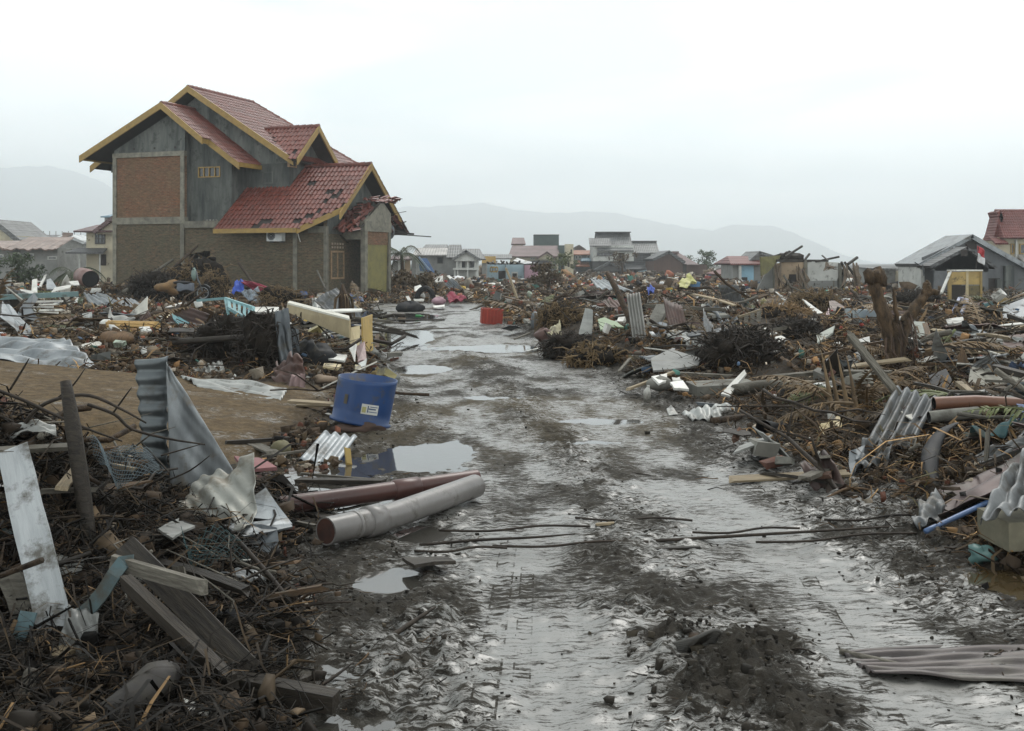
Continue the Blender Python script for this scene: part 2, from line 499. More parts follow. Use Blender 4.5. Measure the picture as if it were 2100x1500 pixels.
gm = bpy.data.materials.new('wet_mud')
gm.use_nodes = True
N, L = gm.node_tree.nodes, gm.node_tree.links
b = N['Principled BSDF']
tc = N.new('ShaderNodeTexCoord')
a1 = N.new('ShaderNodeAttribute'); a1.attribute_name = 'soil'
a2 = N.new('ShaderNodeAttribute'); a2.attribute_name = 'wet'
def gnoise(sc, det, st=(1, 1, 1), rg=.6):
    mp = N.new('ShaderNodeMapping'); mp.inputs['Scale'].default_value = st
    L.new(tc.outputs['Object'], mp.inputs[0])
    n = N.new('ShaderNodeTexNoise'); n.inputs['Scale'].default_value = sc; n.inputs['Detail'].default_value = det; n.inputs['Roughness'].default_value = rg
    L.new(mp.outputs[0], n.inputs['Vector'])
    return n.outputs['Fac']
g1 = gnoise(9, 8, (1, .8, 1), .65)
g2 = gnoise(55, 5, (1, .6, 1), .6)
g3 = gnoise(2.1, 6, (1.6, .7, 1), .6)
def gmath(op, x, y=None, z=None, clamp=False):
    n = N.new('ShaderNodeMath'); n.operation = op; n.use_clamp = clamp
    for i, q in enumerate((x, y, z)):
        if q is None: continue
        if isinstance(q, (int, float)): n.inputs[i].default_value = q
        else: L.new(q, n.inputs[i])
    return n.outputs[0]
g4 = gnoise(26, 9, (.75, 1.3, 1), .72)
g5 = gnoise(95, 6, (.6, 1.5, 1), .75)
def gstep(x, lo, hi):
    n = N.new('ShaderNodeMapRange'); n.interpolation_type = 'SMOOTHSTEP'; n.inputs[1].default_value = lo; n.inputs[2].default_value = hi
    L.new(x, n.inputs[0]); return n.outputs[0]
g6 = gnoise(15, 7, (.45, 2.6, 1), .7)
torn = gmath('ADD', gmath('MULTIPLY', gstep(g5, .52, .62), .55), gmath('MULTIPLY', gstep(g6, .47, .60), .5))
sx = N.new('ShaderNodeSeparateXYZ'); L.new(tc.outputs['Object'], sx.inputs[0])
def tread(x0, slope, w, y0, y1, freq):
    """a tyre print pressed into the silt: cross bars along a narrow band"""
    dxx = gmath('ABSOLUTE', gmath('SUBTRACT', sx.outputs['X'], gmath('MULTIPLY_ADD', sx.outputs['Y'], slope, x0)))
    band = gmath('LESS_THAN', dxx, w)
    rng = gmath('MULTIPLY', gmath('GREATER_THAN', sx.outputs['Y'], y0), gmath('LESS_THAN', sx.outputs['Y'], y1))
    bars = gmath('GREATER_THAN', gmath('SINE', gmath('MULTIPLY_ADD', sx.outputs['Y'], freq, gmath('MULTIPLY', dxx, 26.0))), .15)
    edge = gmath('GREATER_THAN', dxx, w * .8)
    return gmath('MULTIPLY', gmath('MULTIPLY', band, rng), gmath('MAXIMUM', bars, edge))
tr = gmath('ADD', gmath('ADD', tread(-.27, .036, .055, 4.0, 7.1, 75), tread(-.10, .03, .04, 4.6, 6.4, 130)), gmath('ADD', tread(3.15, -.145, .06, 7.6, 10.4, 60), tread(1.05, .10, .05, 4.2, 6.2, 110)))
# grey silt slurry lies over the dark mud where it was pressed smooth, its pale colour also painting in wet sheen; torn specks of dark mud show through
cov = gmath('ADD', gmath('SUBTRACT', gmath('MULTIPLY', a2.outputs['Fac'], 1.0), gmath('ADD', torn, gmath('MULTIPLY', tr, gmath('MULTIPLY', gstep(g1, .44, .6), .5)))), gmath('ADD', gmath('ADD', gmath('MULTIPLY', gmath('SUBTRACT', g4, .5), 1.7), gmath('MULTIPLY', gmath('SUBTRACT', g5, .5), .9)), gmath('MULTIPLY', gmath('SUBTRACT', g3, .5), 1.15)))
silt = N.new('ShaderNodeMapRange'); silt.interpolation_type = 'SMOOTHSTEP'; silt.inputs[1].default_value = .18; silt.inputs[2].default_value = .78
L.new(cov, silt.inputs[0])
r = N.new('ShaderNodeMapRange'); r.inputs[1].default_value = .3; r.inputs[2].default_value = .7; r.inputs[3].default_value = .5; r.inputs[4].default_value = 1.45
L.new(g1, r.inputs[0])
mx = N.new('ShaderNodeMix'); mx.data_type = 'RGBA'; mx.blend_type = 'MULTIPLY'; mx.inputs[0].default_value = 1
L.new(a1.outputs['Color'], mx.inputs[6]); L.new(r.outputs[0], mx.inputs[7])
ms = N.new('ShaderNodeMix'); ms.data_type = 'RGBA'; ms.inputs[7].default_value = (.165, .161, .148, 1)
L.new(silt.outputs[0], ms.inputs[0]); L.new(mx.outputs[2], ms.inputs[6])
L.new(ms.outputs[2], b.inputs['Base Color'])
ro = N.new('ShaderNodeMapRange'); ro.inputs[3].default_value = .9; ro.inputs[4].default_value = .32
L.new(silt.outputs[0], ro.inputs[0]); L.new(ro.outputs[0], b.inputs['Roughness'])
sp = N.new('ShaderNodeMapRange'); sp.inputs[3].default_value = .25; sp.inputs[4].default_value = .95
L.new(silt.outputs[0], sp.inputs[0]); L.new(sp.outputs[0], b.inputs['Specular IOR Level'])
bs = N.new('ShaderNodeMapRange'); bs.inputs[3].default_value = .9; bs.inputs[4].default_value = .10
L.new(silt.outputs[0], bs.inputs[0])
b1 = N.new('ShaderNodeBump'); b1.inputs['Distance'].default_value = .05
L.new(bs.outputs[0], b1.inputs['Strength']); L.new(g1, b1.inputs['Height'])
b2 = N.new('ShaderNodeBump'); b2.inputs['Distance'].default_value = .012
L.new(bs.outputs[0], b2.inputs['Strength']); L.new(g4, b2.inputs['Height']); L.new(b1.outputs[0], b2.inputs['Normal'])
L.new(b2.outputs[0], b.inputs['Normal'])
me.materials.append(gm)
ground = bpy.data.objects.new('ground', me)
COL.objects.link(ground)
tag(ground, 'churned grey mud track with brown wreckage-strewn earth on both sides', 'ground', kind='structure')

def surf(x, y):
    return float(terrain(np.array([x]), np.array([y]))[0])
def base(x, y):
    return float(coarse(np.array([x]), np.array([y]))[0])

# standing water in the hollows
def water_mat(name, c, ro):
    m = bpy.data.materials.new(name); m.use_nodes = True
    N, L = m.node_tree.nodes, m.node_tree.links
    b = N['Principled BSDF']
    b.inputs['Base Color'].default_value = (*c, 1)
    b.inputs['Roughness'].default_value = ro
    b.inputs['Specular IOR Level'].default_value = .8
    n = N.new('ShaderNodeTexNoise'); n.inputs['Scale'].default_value = 9; n.inputs['Detail'].default_value = 3
    t = N.new('ShaderNodeTexCoord'); L.new(t.outputs['Object'], n.inputs['Vector'])
    bp = N.new('ShaderNodeBump'); bp.inputs['Strength'].default_value = .05; bp.inputs['Distance'].default_value = .01
    L.new(n.outputs['Fac'], bp.inputs['Height']); L.new(bp.outputs[0], b.inputs['Normal'])
    return m
W_GREY, W_BROWN = water_mat('grey_water', (.045, .042, .036), .04), water_mat('brown_water', (.06, .042, .02), .06)
for iw, (px_, py_, rx, ry, br) in enumerate(PUD):
    m_ = MB()
    k = 28
    m_.add([(px_ + 1.5 * rx * math.cos(2 * PI * i / k), py_ + 1.5 * ry * math.sin(2 * PI * i / k), WZ - .0011 * iw) for i in range(k)], [tuple(range(k))])
    o = m_.build('puddle_water', W_BROWN if br else W_GREY)
    tag(o, 'brown rain puddle at the edge of the wreckage' if br else 'grey rain puddle lying in the muddy track', 'puddle', 'puddles of rain water', 'structure')
# ------------------------------------------------------------------ hills
def hill(name, label, prof, Y, depth, m):
    """a ridge whose skyline follows prof (photo x, y at distance Y), falling away to the front and back"""
    xs = np.array([p[0] for p in prof], float); ys = np.array([p[1] for p in prof], float)
    n, k = 260, 14
    px = np.linspace(xs[0], xs[-1], n + 1)
    hz = (HZ - np.interp(px, xs, ys)) / F * Y
    mb = MB()
    def fn(u, v):
        i = int(round(u * n)); t = v * 2 - 1
        X = (px[i] - 1050) / F * Y
        jag = 22 * (fbm(np.array([X * .014]), np.array([v * 7]), 3, 5)[0] - .5)
        return (X + 30 * t, Y + t * depth, -2 + (hz[i] + jag + 2 + CH) * (1 - abs(t)) ** .8)
    mb.grid(fn, n, k)
    return tag(mb.build(name, m, smooth=True), label, 'hill', kind='structure')
HILLM = mat('forest_hill', (.055, .075, .05), (.03, .045, .03), .02, .9, 0, mud=0, rnd=0)
hill('hill', 'long hazy forested ridge behind the far houses', [(640, 500), (760, 440), (830, 425), (900, 423), (985, 416), (1060, 430), (1150, 438), (1250, 436), (1330, 450), (1420, 468), (1480, 480), (1540, 492), (1600, 505), (1660, 530)], 4500, 540, HILLM)
hill('hill', 'hazy lower ridge descending behind the ruined concrete walls', [(1340, 530), (1420, 490), (1500, 462), (1550, 460), (1600, 468), (1650, 488), (1700, 512), (1780, 548)], 4200, 440, HILLM)
hill('hill', 'pale hazy mountain behind the brick house', [(-300, 420), (-150, 370), (0, 345), (100, 341), (160, 355), (215, 378), (260, 410), (330, 450), (420, 505), (470, 540)], 4500, 540, HILLM)

# ------------------------------------------------------------------ the big brick house
TH = math.radians(20)
HC = Vector(((669 - 1050) / F * 52, 52, 0.0))
OCHRE = mat('ochre_bargeboard', (0.34, 0.215, 0.05), (0.24, 0.15, 0.035), 4, .5, .15, mud=.05, rnd=0)
TILE = mat('glazed_red_tile', (0.185, 0.046, 0.030), (0.115, 0.033, 0.023), 1.3, .34, .1, mud=.06, rnd=.12, spec=.55, muddy=(.08, .035, .03))
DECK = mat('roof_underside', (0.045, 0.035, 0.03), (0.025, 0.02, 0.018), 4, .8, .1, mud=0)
PLAS = mat('stained_render', (0.17, 0.178, 0.162), (0.045, 0.052, 0.05), 1.6, .85, .3, mud=.3, st=(1.5, 1.5, .3), muddy=(.05, .055, .05))
FRAME = mat('concrete_frame', (0.25, 0.235, 0.185), (0.13, 0.122, 0.10), 3.4, .85, .3, mud=.1)
def brick_mat(name, c1, c2, mortar, stain):
    m = bpy.data.materials.new(name); m.use_nodes = True
    N, L = m.node_tree.nodes, m.node_tree.links
    b = N['Principled BSDF']
    tc = N.new('ShaderNodeTexCoord')
    sp = N.new('ShaderNodeSeparateXYZ'); L.new(tc.outputs['Object'], sp.inputs[0])
    ad = N.new('ShaderNodeMath'); ad.operation = 'ADD'; L.new(sp.outputs['X'], ad.inputs[0]); L.new(sp.outputs['Y'], ad.inputs[1])
    cb = N.new('ShaderNodeCombineXYZ'); L.new(ad.outputs[0], cb.inputs[0]); L.new(sp.outputs['Z'], cb.inputs[1])
    br = N.new('ShaderNodeTexBrick')
    br.inputs['Color1'].default_value = (*c1, 1); br.inputs['Color2'].default_value = (*c2, 1); br.inputs['Mortar'].default_value = (*mortar, 1)
    br.inputs['Scale'].default_value = 1; br.inputs['Brick Width'].default_value = .23; br.inputs['Row Height'].default_value = .075; br.inputs['Mortar Size'].default_value = .013
    br.inputs['Bias'].default_value = .1
    L.new(cb.outputs[0], br.inputs['Vector'])
    n = N.new('ShaderNodeTexNoise'); n.inputs['Scale'].default_value = 1.2; n.inputs['Detail'].default_value = 8; n.inputs['Roughness'].default_value = .68
    L.new(tc.outputs['Object'], n.inputs['Vector'])
    mr = N.new('ShaderNodeMapRange'); mr.inputs[1].default_value = .40; mr.inputs[2].default_value = .62; mr.inputs[4].default_value = .85
    L.new(n.outputs['Fac'], mr.inputs[0])
    mx = N.new('ShaderNodeMix'); mx.data_type = 'RGBA'; mx.inputs[7].default_value = (*stain, 1)
    L.new(mr.outputs[0], mx.inputs[0]); L.new(br.outputs['Color'], mx.inputs[6])
    n2 = N.new('ShaderNodeTexNoise'); n2.inputs['Scale'].default_value = 9; n2.inputs['Detail'].default_value = 7; n2.inputs['Roughness'].default_value = .75
    m2 = N.new('ShaderNodeMapping'); m2.inputs['Scale'].default_value = (.6, .6, 1.6); L.new(tc.outputs['Object'], m2.inputs[0]); L.new(m2.outputs[0], n2.inputs['Vector'])
    r2 = N.new('ShaderNodeMapRange'); r2.inputs[1].default_value = .3; r2.inputs[2].default_value = .7; r2.inputs[3].default_value = .45; r2.inputs[4].default_value = 1.5
    L.new(n2.outputs['Fac'], r2.inputs[0])
    x2 = N.new('ShaderNodeMix'); x2.data_type = 'RGBA'; x2.blend_type = 'MULTIPLY'; x2.inputs[0].default_value = 1
    L.new(mx.outputs[2], x2.inputs[6]); r2.inputs[3].default_value *= ALB; r2.inputs[4].default_value *= ALB; L.new(r2.outputs[0], x2.inputs[7]); L.new(x2.outputs[2], b.inputs['Base Color'])
    b.inputs['Roughness'].default_value = .9
    bp = N.new('ShaderNodeBump'); bp.inputs['Strength'].default_value = .7; bp.inputs['Distance'].default_value = .012; bp.invert = True
    L.new(br.outputs['Fac'], bp.inputs['Height']); L.new(bp.outputs[0], b.inputs['Normal'])
    return m
BRICK_UP = brick_mat('upper_brick', (.24, .09, .042), (.15, .06, .032), (.17, .13, .085), (.16, .105, .06))
BRICK_LO = brick_mat('silted_brick', (.155, .092, .052), (.08, .058, .036), (.12, .105, .072), (.10, .088, .056))

house = thing('brick_house', 'unfinished two-storey brick house with red tiled roofs and ochre bargeboards', 'house', HC, -TH)
def hp(name, mb, m, parent=house, smooth=False):
    return mb.build(name, m, parent, smooth)

A0, A1, A2, A3 = -12.39, -8.03, -3.1, 0.0      # positions along the front wall
def wall_rects(mb, x0, x1, z0, z1, y0, y1, holes=()):
    """a wall slab from x0..x1, z0..z1 with rectangular holes cut out of it"""
    xs = sorted({x0, x1, *[h[0] for h in holes], *[h[1] for h in holes]})
    zs = sorted({z0, z1, *[h[2] for h in holes], *[h[3] for h in holes]})
    for i in range(len(xs) - 1):
        for j in range(len(zs) - 1):
            cx, cz = (xs[i] + xs[i + 1]) / 2, (zs[j] + zs[j + 1]) / 2
            if not any(h[0] < cx < h[1] and h[2] < cz < h[3] for h in holes):
                mb.box(xs[i], xs[i + 1], y0, y1, zs[j], zs[j + 1])
    return mb

# ground floor walls
m = MB(); wall_rects(m, A0 + .02, A1, 0, 3.72, .03, .2)
hp('wall', m, BRICK_LO)['label'] = 'silt-stained lower brick wall'
m = MB()
hole = [(-7.8, -6.2, .6, 2.35)]
wall_rects(m, A1, A3 - .1, 0, 3.5, .05, .22, hole)
for i, (x0, x1, z) in enumerate(((-7.8, -7.45, 2.2), (-7.45, -7.0, 2.28), (-6.55, -6.2, 2.05))):      # broken edge of the hole
    m.box(x0, x1, .055, .215, z, 2.352)
hp('wall', m, BRICK_LO)['label'] = 'lower brick wall with a ragged hole knocked through it'
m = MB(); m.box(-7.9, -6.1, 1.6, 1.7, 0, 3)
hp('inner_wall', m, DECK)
m = MB()
def gable_wall(mb, x0, x1, b0, b1, z0, zb0, apex_b, apex_z):
    mb.slab([(x1, b0, z0), (x1, b1, z0), (x1, b1, zb0), (x1, apex_b, apex_z), (x1, b0, zb0)], x1 - x0, (1, 0, 0))
gable_wall(m, -.2, -.02, .1, 6.4, 0, 3.9, 3.24, 6.3)
hp('wall', m, BRICK_LO)
m = MB(); m.slab([(.005, .1, 3.15), (.005, 6.4, 3.15), (.005, 6.4, 3.9), (.005, 3.24, 6.3), (.005, .1, 3.9)], .02, (1, 0, 0))
hp('gable_render', m, PLAS)
# upper floor
m = MB(); m.box(A0 + .02, A1, .04, .2, 4.05, 7.2)
o = hp('brick_panel', m, BRICK_UP)
m = MB(); m.slab([(A0 + .03, .03, 7.35), (A1 + .02, .03, 7.35), (A1 + .02, .03, 8.7), (-8.89, .03, 9.25), (A0 + .03, .03, 7.5)], .15, (0, -1, 0))
hp('gable_render', m, PLAS)
m = MB(); m.box(A1 - .03, A1 + .03, .2, .62, 3.9, 8.2)
hp('side_wall', m, PLAS)
AW = -5.6
m = MB(); wall_rects(m, A1, AW, 3.83, 7.0, .5, .7, [(-7.55, -6.28, 6.05, 6.55)])
m.slab([(A1, .5, 7.0), (AW, .5, 7.0), (AW, .5, 7.1), (-6.6, .5, 7.72), (A1, .5, 8.6)], .2, (0, -1, 0))
hp('recessed_wall', m, PLAS)
m = MB(); m.box(AW - .15, AW, .7, 1.95, 3.6, 7.1)
hp('side_wall', m, PLAS)
m = MB(); m.box(AW, A2, 1.8, 1.98, 3.6, 6.75)
hp('recessed_wall', m, PLAS)
m = MB(); m.box(A2 - .2, A2, 1.98, 8.0, 2.8, 6.9)
hp('side_wall', m, PLAS)
m = MB(); m.slab([(A2 + .004, 1.5, 6.9), (A2 + .004, 5.0, 6.9), (A2 + .004, 3.2, 8.45)], .15, (1, 0, 0))
hp('dormer_wall', m, PLAS)
m = MB(); m.slab([(-14.2, 2.0, 6.6), (-3.3, 2.0, 6.6), (-3.3, 2.0, 6.95), (-8.79, 2.0, 10.35), (-14.2, 2.0, 6.95)], .15, (0, -1, 0))
hp('gable_render', m, PLAS)
m = MB(); m.box(A0, A0 + .18, .2, 8.2, 0, 7.4)
hp('end_wall', m, PLAS)
m = MB(); m.box(A0, A2, 8.0, 8.2, 0, 6.8)
hp('back_wall', m, PLAS)
m = MB(); m.box(A2, A3 - .2, 6.2, 6.4, 0, 3.8)
hp('back_wall', m, PLAS)
# the concrete frame stands proud of the brick
for x in (A0 + .1, A1 - .12):
    m = MB(); m.box(x - .11, x + .11, -.03, .2, 0, 3.72); hp('column', m, FRAME)
    m = MB(); m.box(x - .11, x + .11, -.03, .2, 4.07, 7.12); hp('column', m, FRAME)
m = MB(); m.box(A0 - .02, A1 + .05, -.05, .25, 3.72, 4.07); hp('floor_beam', m, FRAME)
m = MB(); m.box(A1 + .05, -5.5, -.08, .55, 3.5, 3.83); hp('floor_ledge', m, FRAME)
m = MB(); m.box(A0 - .02, A1 + .02, -.04, .25, 7.12, 7.36); hp('ring_beam', m, FRAME)
for x, w in ((-1.7, .11), (-.06, .08)):
    m = MB(); m.box(x - w, x + w, -.02, .2, 0, 3.5); hp('column', m, FRAME)
m = MB(); m.box(-1.0, -.02, .0, .1, 3.2, 3.5); hp('lintel', m, FRAME)
for i in range(5):
    m = MB(); m.blob((-7.0 + i * .18, .2, 3.87), (.06, .06, .05), i, .3, 8, 5); hp('stone', m, CONC(), smooth=True)
for i in range(3):
    m = MB(); x = -11.1 + i * 1.25; m.box(x - .05, x + .05, .02, .04, 7.50, 7.60); hp('scaffold_hole', m, DECK)

def window(parent, x0, x1, z0, z1, y, mf, mp, nx=1, nz=1, fw=.06, ax='x', name='window', depth=.1):
    """window frame with panes; ax 'x': in a wall facing -y, ax 'y': in a wall facing +x"""
    def B(mb, a0, a1, d0, d1, z0, z1):
        return mb.box(a0, a1, y + d0, y + d1, z0, z1) if ax == 'x' else mb.box(y - d1, y - d0, a0, a1, z0, z1)
    f = MB()
    B(f, x0, x1, -.02, depth, z0, z0 + fw); B(f, x0, x1, -.02, depth, z1 - fw, z1)
    B(f, x0, x0 + fw, -.018, depth, z0 + fw, z1 - fw); B(f, x1 - fw, x1, -.018, depth, z0 + fw, z1 - fw)
    for i in range(1, nx):
        c = x0 + (x1 - x0) * i / nx
        B(f, c - fw * .4, c + fw * .4, -.015, depth, z0 + fw, z1 - fw)
    for j in range(1, nz):
        c = z0 + (z1 - z0) * j / nz
        B(f, x0 + fw, x1 - fw, -.012, depth - .01, c - fw * .4, c + fw * .4)
    fr = f.build(name, mf, parent)
    for i in range(nx):
        for j in range(nz):
            p = MB()
            a0, a1 = x0 + (x1 - x0) * i / nx + fw * .5, x0 + (x1 - x0) * (i + 1) / nx - fw * .5
            c0, c1 = z0 + (z1 - z0) * j / nz + fw * .5, z0 + (z1 - z0) * (j + 1) / nz - fw * .5
            B(p, a0, a1, depth * .5, depth * .5 + .012, c0, c1)
            p.build('pane', mp, fr)
    return fr
GLASS = mat('dark_glass', (.035, .04, .045), (.02, .022, .025), 2, .12, 0, mud=.1, rnd=.1)
GLASSG = mat('grey_glass', (.16, .18, .19), (.07, .08, .085), 2, .2, 0, mud=.1, rnd=.1)
window(house, -7.57, -6.26, 6.03, 6.57, .49, OCHRE, GLASS, 4, 1, .06)
window(house, -4.75, -4.05, 5.75, 6.35, 1.79, PLAS, GLASSG, 1, 1, .05)
# window and grille in the lower gable wall
TANW = mat('bare_timber_frame', (.36, .24, .14), (.24, .16, .09), 6, .7, .2, mud=.1)
window(house, .45, 1.75, .98, 2.35, .0, TANW, GLASS, 2, 1, .09, 'y')
VENT = mat('pale_vent', (.42, .34, .26), None, 6, .7, 0, mud=.1)
for i in range(5):
    for j in range(2):
        f = MB(); f.box(-.01, .03, .5 + i * .26, .5 + i * .26 + .12, 2.46 + j * .17, 2.46 + j * .17 + .10); hp('vent_block', f, VENT)
window(house, 1.75, 2.45, 6.55, 7.0, A2 + .01, TANW, GLASS, 1, 1, .07, 'y')
# air conditioner on the wall
ac = MB(); ac.box(-3.06, -2.22, -.34, -.02, 2.80, 3.32)
ACW = mat('ac_white', (.70, .72, .70), (.52, .54, .52), 3, .45, .05, mud=.08)
aco = hp('air_conditioner', ac, ACW)
g = MB(); k = 20
for r0, r1 in ((.0, .04), (.10, .12), (.16, .18), (.2, .225)):
    g.add([(-2.80 + r * math.cos(2 * PI * i / k), -.352, 3.06 + r * math.sin(2 * PI * i / k)) for r in (r0, r1) for i in range(k)], [(i, (i + 1) % k, (i + 1) % k + k, i + k) for i in range(k)])
g.build('fan_guard', paint('grille_grey', (.35, .37, .37), mud=0), aco)
g = MB(); g.add([(-2.80 + .225 * math.cos(2 * PI * i / k), -.344, 3.06 + .225 * math.sin(2 * PI * i / k)) for i in range(k)], [tuple(range(k))])
g.build('fan_opening', BLACK(), aco)
for x in (-2.9, -2.35):
    m = MB(); m.box(x - .02, x + .02, -.3, .05, 2.74, 2.80); hp('bracket', m, GALVD())
m = MB(); m.tube([(-1.25, -.62, 3.3), (-1.15, -.64, 3.15), (-1.1, -.63, 2.95), (-1.04, -.6, 2.75)], .02, 6); hp('loose_strip', m, WHITE())

# ---- roofs
def tile_mesh(name, w, l):
    """one pan tile: a wave across its width, lower end lifted"""
    mb = MB(); n = 6; top = []
    prof = [0.0, .020, .052, .060, .040, .008, .0]
    vs, fs = [], []
    for i in range(n + 1):
        x = w * (i / n)
        vs += [(x, 0, prof[i] + .035), (x, l * 1.12, prof[i] + .003), (x, 0, prof[i] + .012)]
    for i in range(n):
        a = 3 * i
        fs += [(a, a + 3, a + 4, a + 1), (a + 2, a + 5, a + 3, a)]
    mb.add(vs, fs)
    me_ = bpy.data.meshes.new(name); me_.from_pydata(mb.v, [], mb.f); me_.materials.append(TILE)
    return me_, np.array(mb.v), mb.f
TW, TL = .23, .40
TME, TV, TF = tile_mesh('roof_tile', TW * 1.03, TL)
def roof_plane(name, o, e, s, pts, keep, single=0, label=None):
    """roof slope: origin o, unit vector e along the eave, s up the slope; pts outline (e, s) of the deck; keep(eu, su) says where tiles lie"""
    o, e, s = Vector(o), Vector(e).normalized(), Vector(s).normalized()
    n = e.cross(s).normalized()
    if n.z < 0: n = -n
    d = MB(); d.slab([o + e * p[0] + s * p[1] - n * .02 for p in pts], .08, n)
    deck = hp(name, d, DECK)
    if label: deck['label'] = label
    M3 = Matrix((e, s, n)).transposed() if e.cross(s).z > 0 else Matrix((-e, s, n)).transposed()
    flip = e.cross(s).z <= 0
    ue = [p[0] for p in pts]; us = [p[1] for p in pts]
    cells = []
    rr = random.Random(name + str(o))
    j = 0; sv = min(us)
    while sv < max(us) - .1:
        ev = min(ue)
        while ev < max(ue) - .05:
            if keep(ev + TW / 2, sv + TL / 2):
                cells.append((ev, sv))
            ev += TW
        sv += TL
    mb = MB()
    me_rot = M3.to_euler()
    for i, (ev, sv) in enumerate(cells):
        jz = rr.uniform(-.006, .010); jt = rr.uniform(-.012, .012) if rr.random() < .9 else rr.uniform(-.07, .07)
        p = o + e * (ev + (TW if flip else 0)) + s * sv + n * jz
        R = M3 @ Matrix.Rotation(jt, 3, 'Z')
        if i < single:
            t = child('roof_tile', TME, deck, p, R.to_euler())
        else:
            vv = TV @ np.array(R).T + np.array(p)
            mb.add(vv.tolist(), TF)
    if mb.v:
        t = mb.build('tile_rows', TILE, deck)
        t['kind'] = 'stuff'
    return deck
def inside(poly):
    def f(x, y):
        c = False
        for i in range(len(poly)):
            (x0, y0), (x1, y1) = poly[i], poly[i - 1]
            if (y0 > y) != (y1 > y) and x < (x1 - x0) * (y - y0) / (y1 - y0) + x0:
                c = not c
        return c
    return f
def holes(poly, hs):
    ins = inside(poly)
    return lambda x, y: ins(x, y) and not any(((x - h[0]) / h[2]) ** 2 + ((y - h[1]) / h[3]) ** 2 < .72 for h in hs)

# lower roof, slope to the front: eave b=-1.0 z=3.33, ridge b=3.24 z=6.65
s_lo = Vector((0, 4.24, 3.32)); Llo = s_lo.length; s_lo.normalize()
tb = 2.75 / 4.24 * Llo                                                  # where the slope reaches the recessed wall
plo = [(-.1, 0), (4.55, 0), (6.25, 1.85), (6.25, Llo), (2.47, Llo), (2.47, tb), (.0, tb)]
roof_plane('lower_roof', (-5.55, -1.0, 3.33), (1, 0, 0), s_lo, plo,
           holes(plo, [(2.55, .55, .34, .25), (4.2, .75, .42, .22), (4.75, 1.15, .35, .2), (3.2, 2.0, .22, .2), (3.6, 1.95, .2, .15), (5.1, 2.35, .25, .2), (5.4, 2.6, .18, .2), (4.9, 2.9, .28, .18), (5.45, 3.1, .2, .2), (3.6, 3.9, .22, .2), (2.2, .25, .3, .2), (5.0, 1.5, .2, .2)]), 300,
           'lower red tiled roof with knocked out tiles')
s_lb = Vector((0, -4.24, 3.32)).normalized()
pb = [(0, 0), (3.8, 0), (3.8, Llo), (0, Llo)]
roof_plane('lower_roof', (-3.1, 7.48, 3.33), (1, 0, 0), s_lb, pb, inside(pb))
# front bay roof
s_r = Vector((-(-4.75 + 8.89), 0, 9.65 - 6.62)); Lr = s_r.length; s_r.normalize()
k1 = (8.89 - 6.5) / 4.14 * Lr
pr = [(0, Lr - k1), (0, Lr), (2.72, Lr), (2.72, 0), (.55, 0), (.55, Lr - k1)]
pr = [(p[0], p[1]) for p in pr]
roof_plane('bay_roof', (-4.75, -.7, 6.62), (0, 1, 0), s_r, pr, inside(pr))
s_l = Vector((4.96, 0, 2.47)); Ll = s_l.length; s_l.normalize()
pl = [(0, 0), (2.72, 0), (2.72, Ll), (0, Ll)]
roof_plane('bay_roof', (-13.85, -.7, 7.18), (0, 1, 0), s_l, pl, inside(pl))
# main roof
s_m = Vector((-6.17, 0, 3.9)); Lm = s_m.length; s_m.normalize()
pm = [(0, 0), (8.2, 0), (5.9, Lm), (0, Lm)]
roof_plane('main_roof', (-2.62, 1.3, 6.85), (0, 1, 0), s_m, pm, holes(pm, [(1.05, 1.35, .22, .3), (1.3, 1.0, .25, .35), (1.6, .65, .25, .3), (.9, 1.75, .2, .2)]), 0, 'main red tiled roof with a few tiles missing near the dormer')
s_m2 = Vector((6.17, 0, 3.9)).normalized()
pm2 = [(0, 0), (8.2, 0), (5.9, Lm), (0, Lm)]
roof_plane('main_roof', (-14.96, 1.3, 6.85), (0, 1, 0), s_m2, pm2, inside(pm2))
m = MB(); m.slab([(-2.62, 9.5, 6.85), (-8.79, 7.2, 10.75), (-14.96, 9.5, 6.85)], .06)
hp('hip_end', m, TILE)
# dormer: ridge along a at b=3.3, gable at a=-2.3
for sg, nm in ((1, 'dormer_roof'), (-1, 'dormer_roof')):
    s_d = Vector((0, 2.1 * sg, 1.83)); Ld = s_d.length; s_d.normalize()
    o = (-5.9, 3.2 - 2.1 * sg, 6.83)
    pd = [(3.35, 0), (3.65, 0), (3.65, Ld), (.35, Ld)]
    roof_plane(nm, o, (1, 0, 0), s_d, pd, holes(pd, [(3.2, .5, .22, .2)] if sg > 0 else []))
# ridge caps
def ridge(p0, p1, n, r=.11):
    p0, p1 = Vector(p0), Vector(p1)
    for i in range(n):
        a, b_ = p0.lerp(p1, i / n), p0.lerp(p1, (i + 1.08) / n)
        m = MB(); m.tube([a, b_ + Vector((0, 0, .02))], [r, r * 1.12], 8)
        hp('ridge_cap', m, TILE, smooth=False)
ridge((-3.05, 3.24, 6.69), (.7, 3.24, 6.69), 10)
ridge((-8.89, -.7, 9.69), (-8.89, 2.0, 9.69), 7)
ridge((-8.79, 1.3, 10.79), (-8.79, 7.2, 10.79), 16)
ridge((-5.4, 3.2, 8.70), (-2.25, 3.2, 8.70), 8)
ridge((-8.79, 7.2, 10.79), (-2.62, 9.5, 6.9), 18, .09)
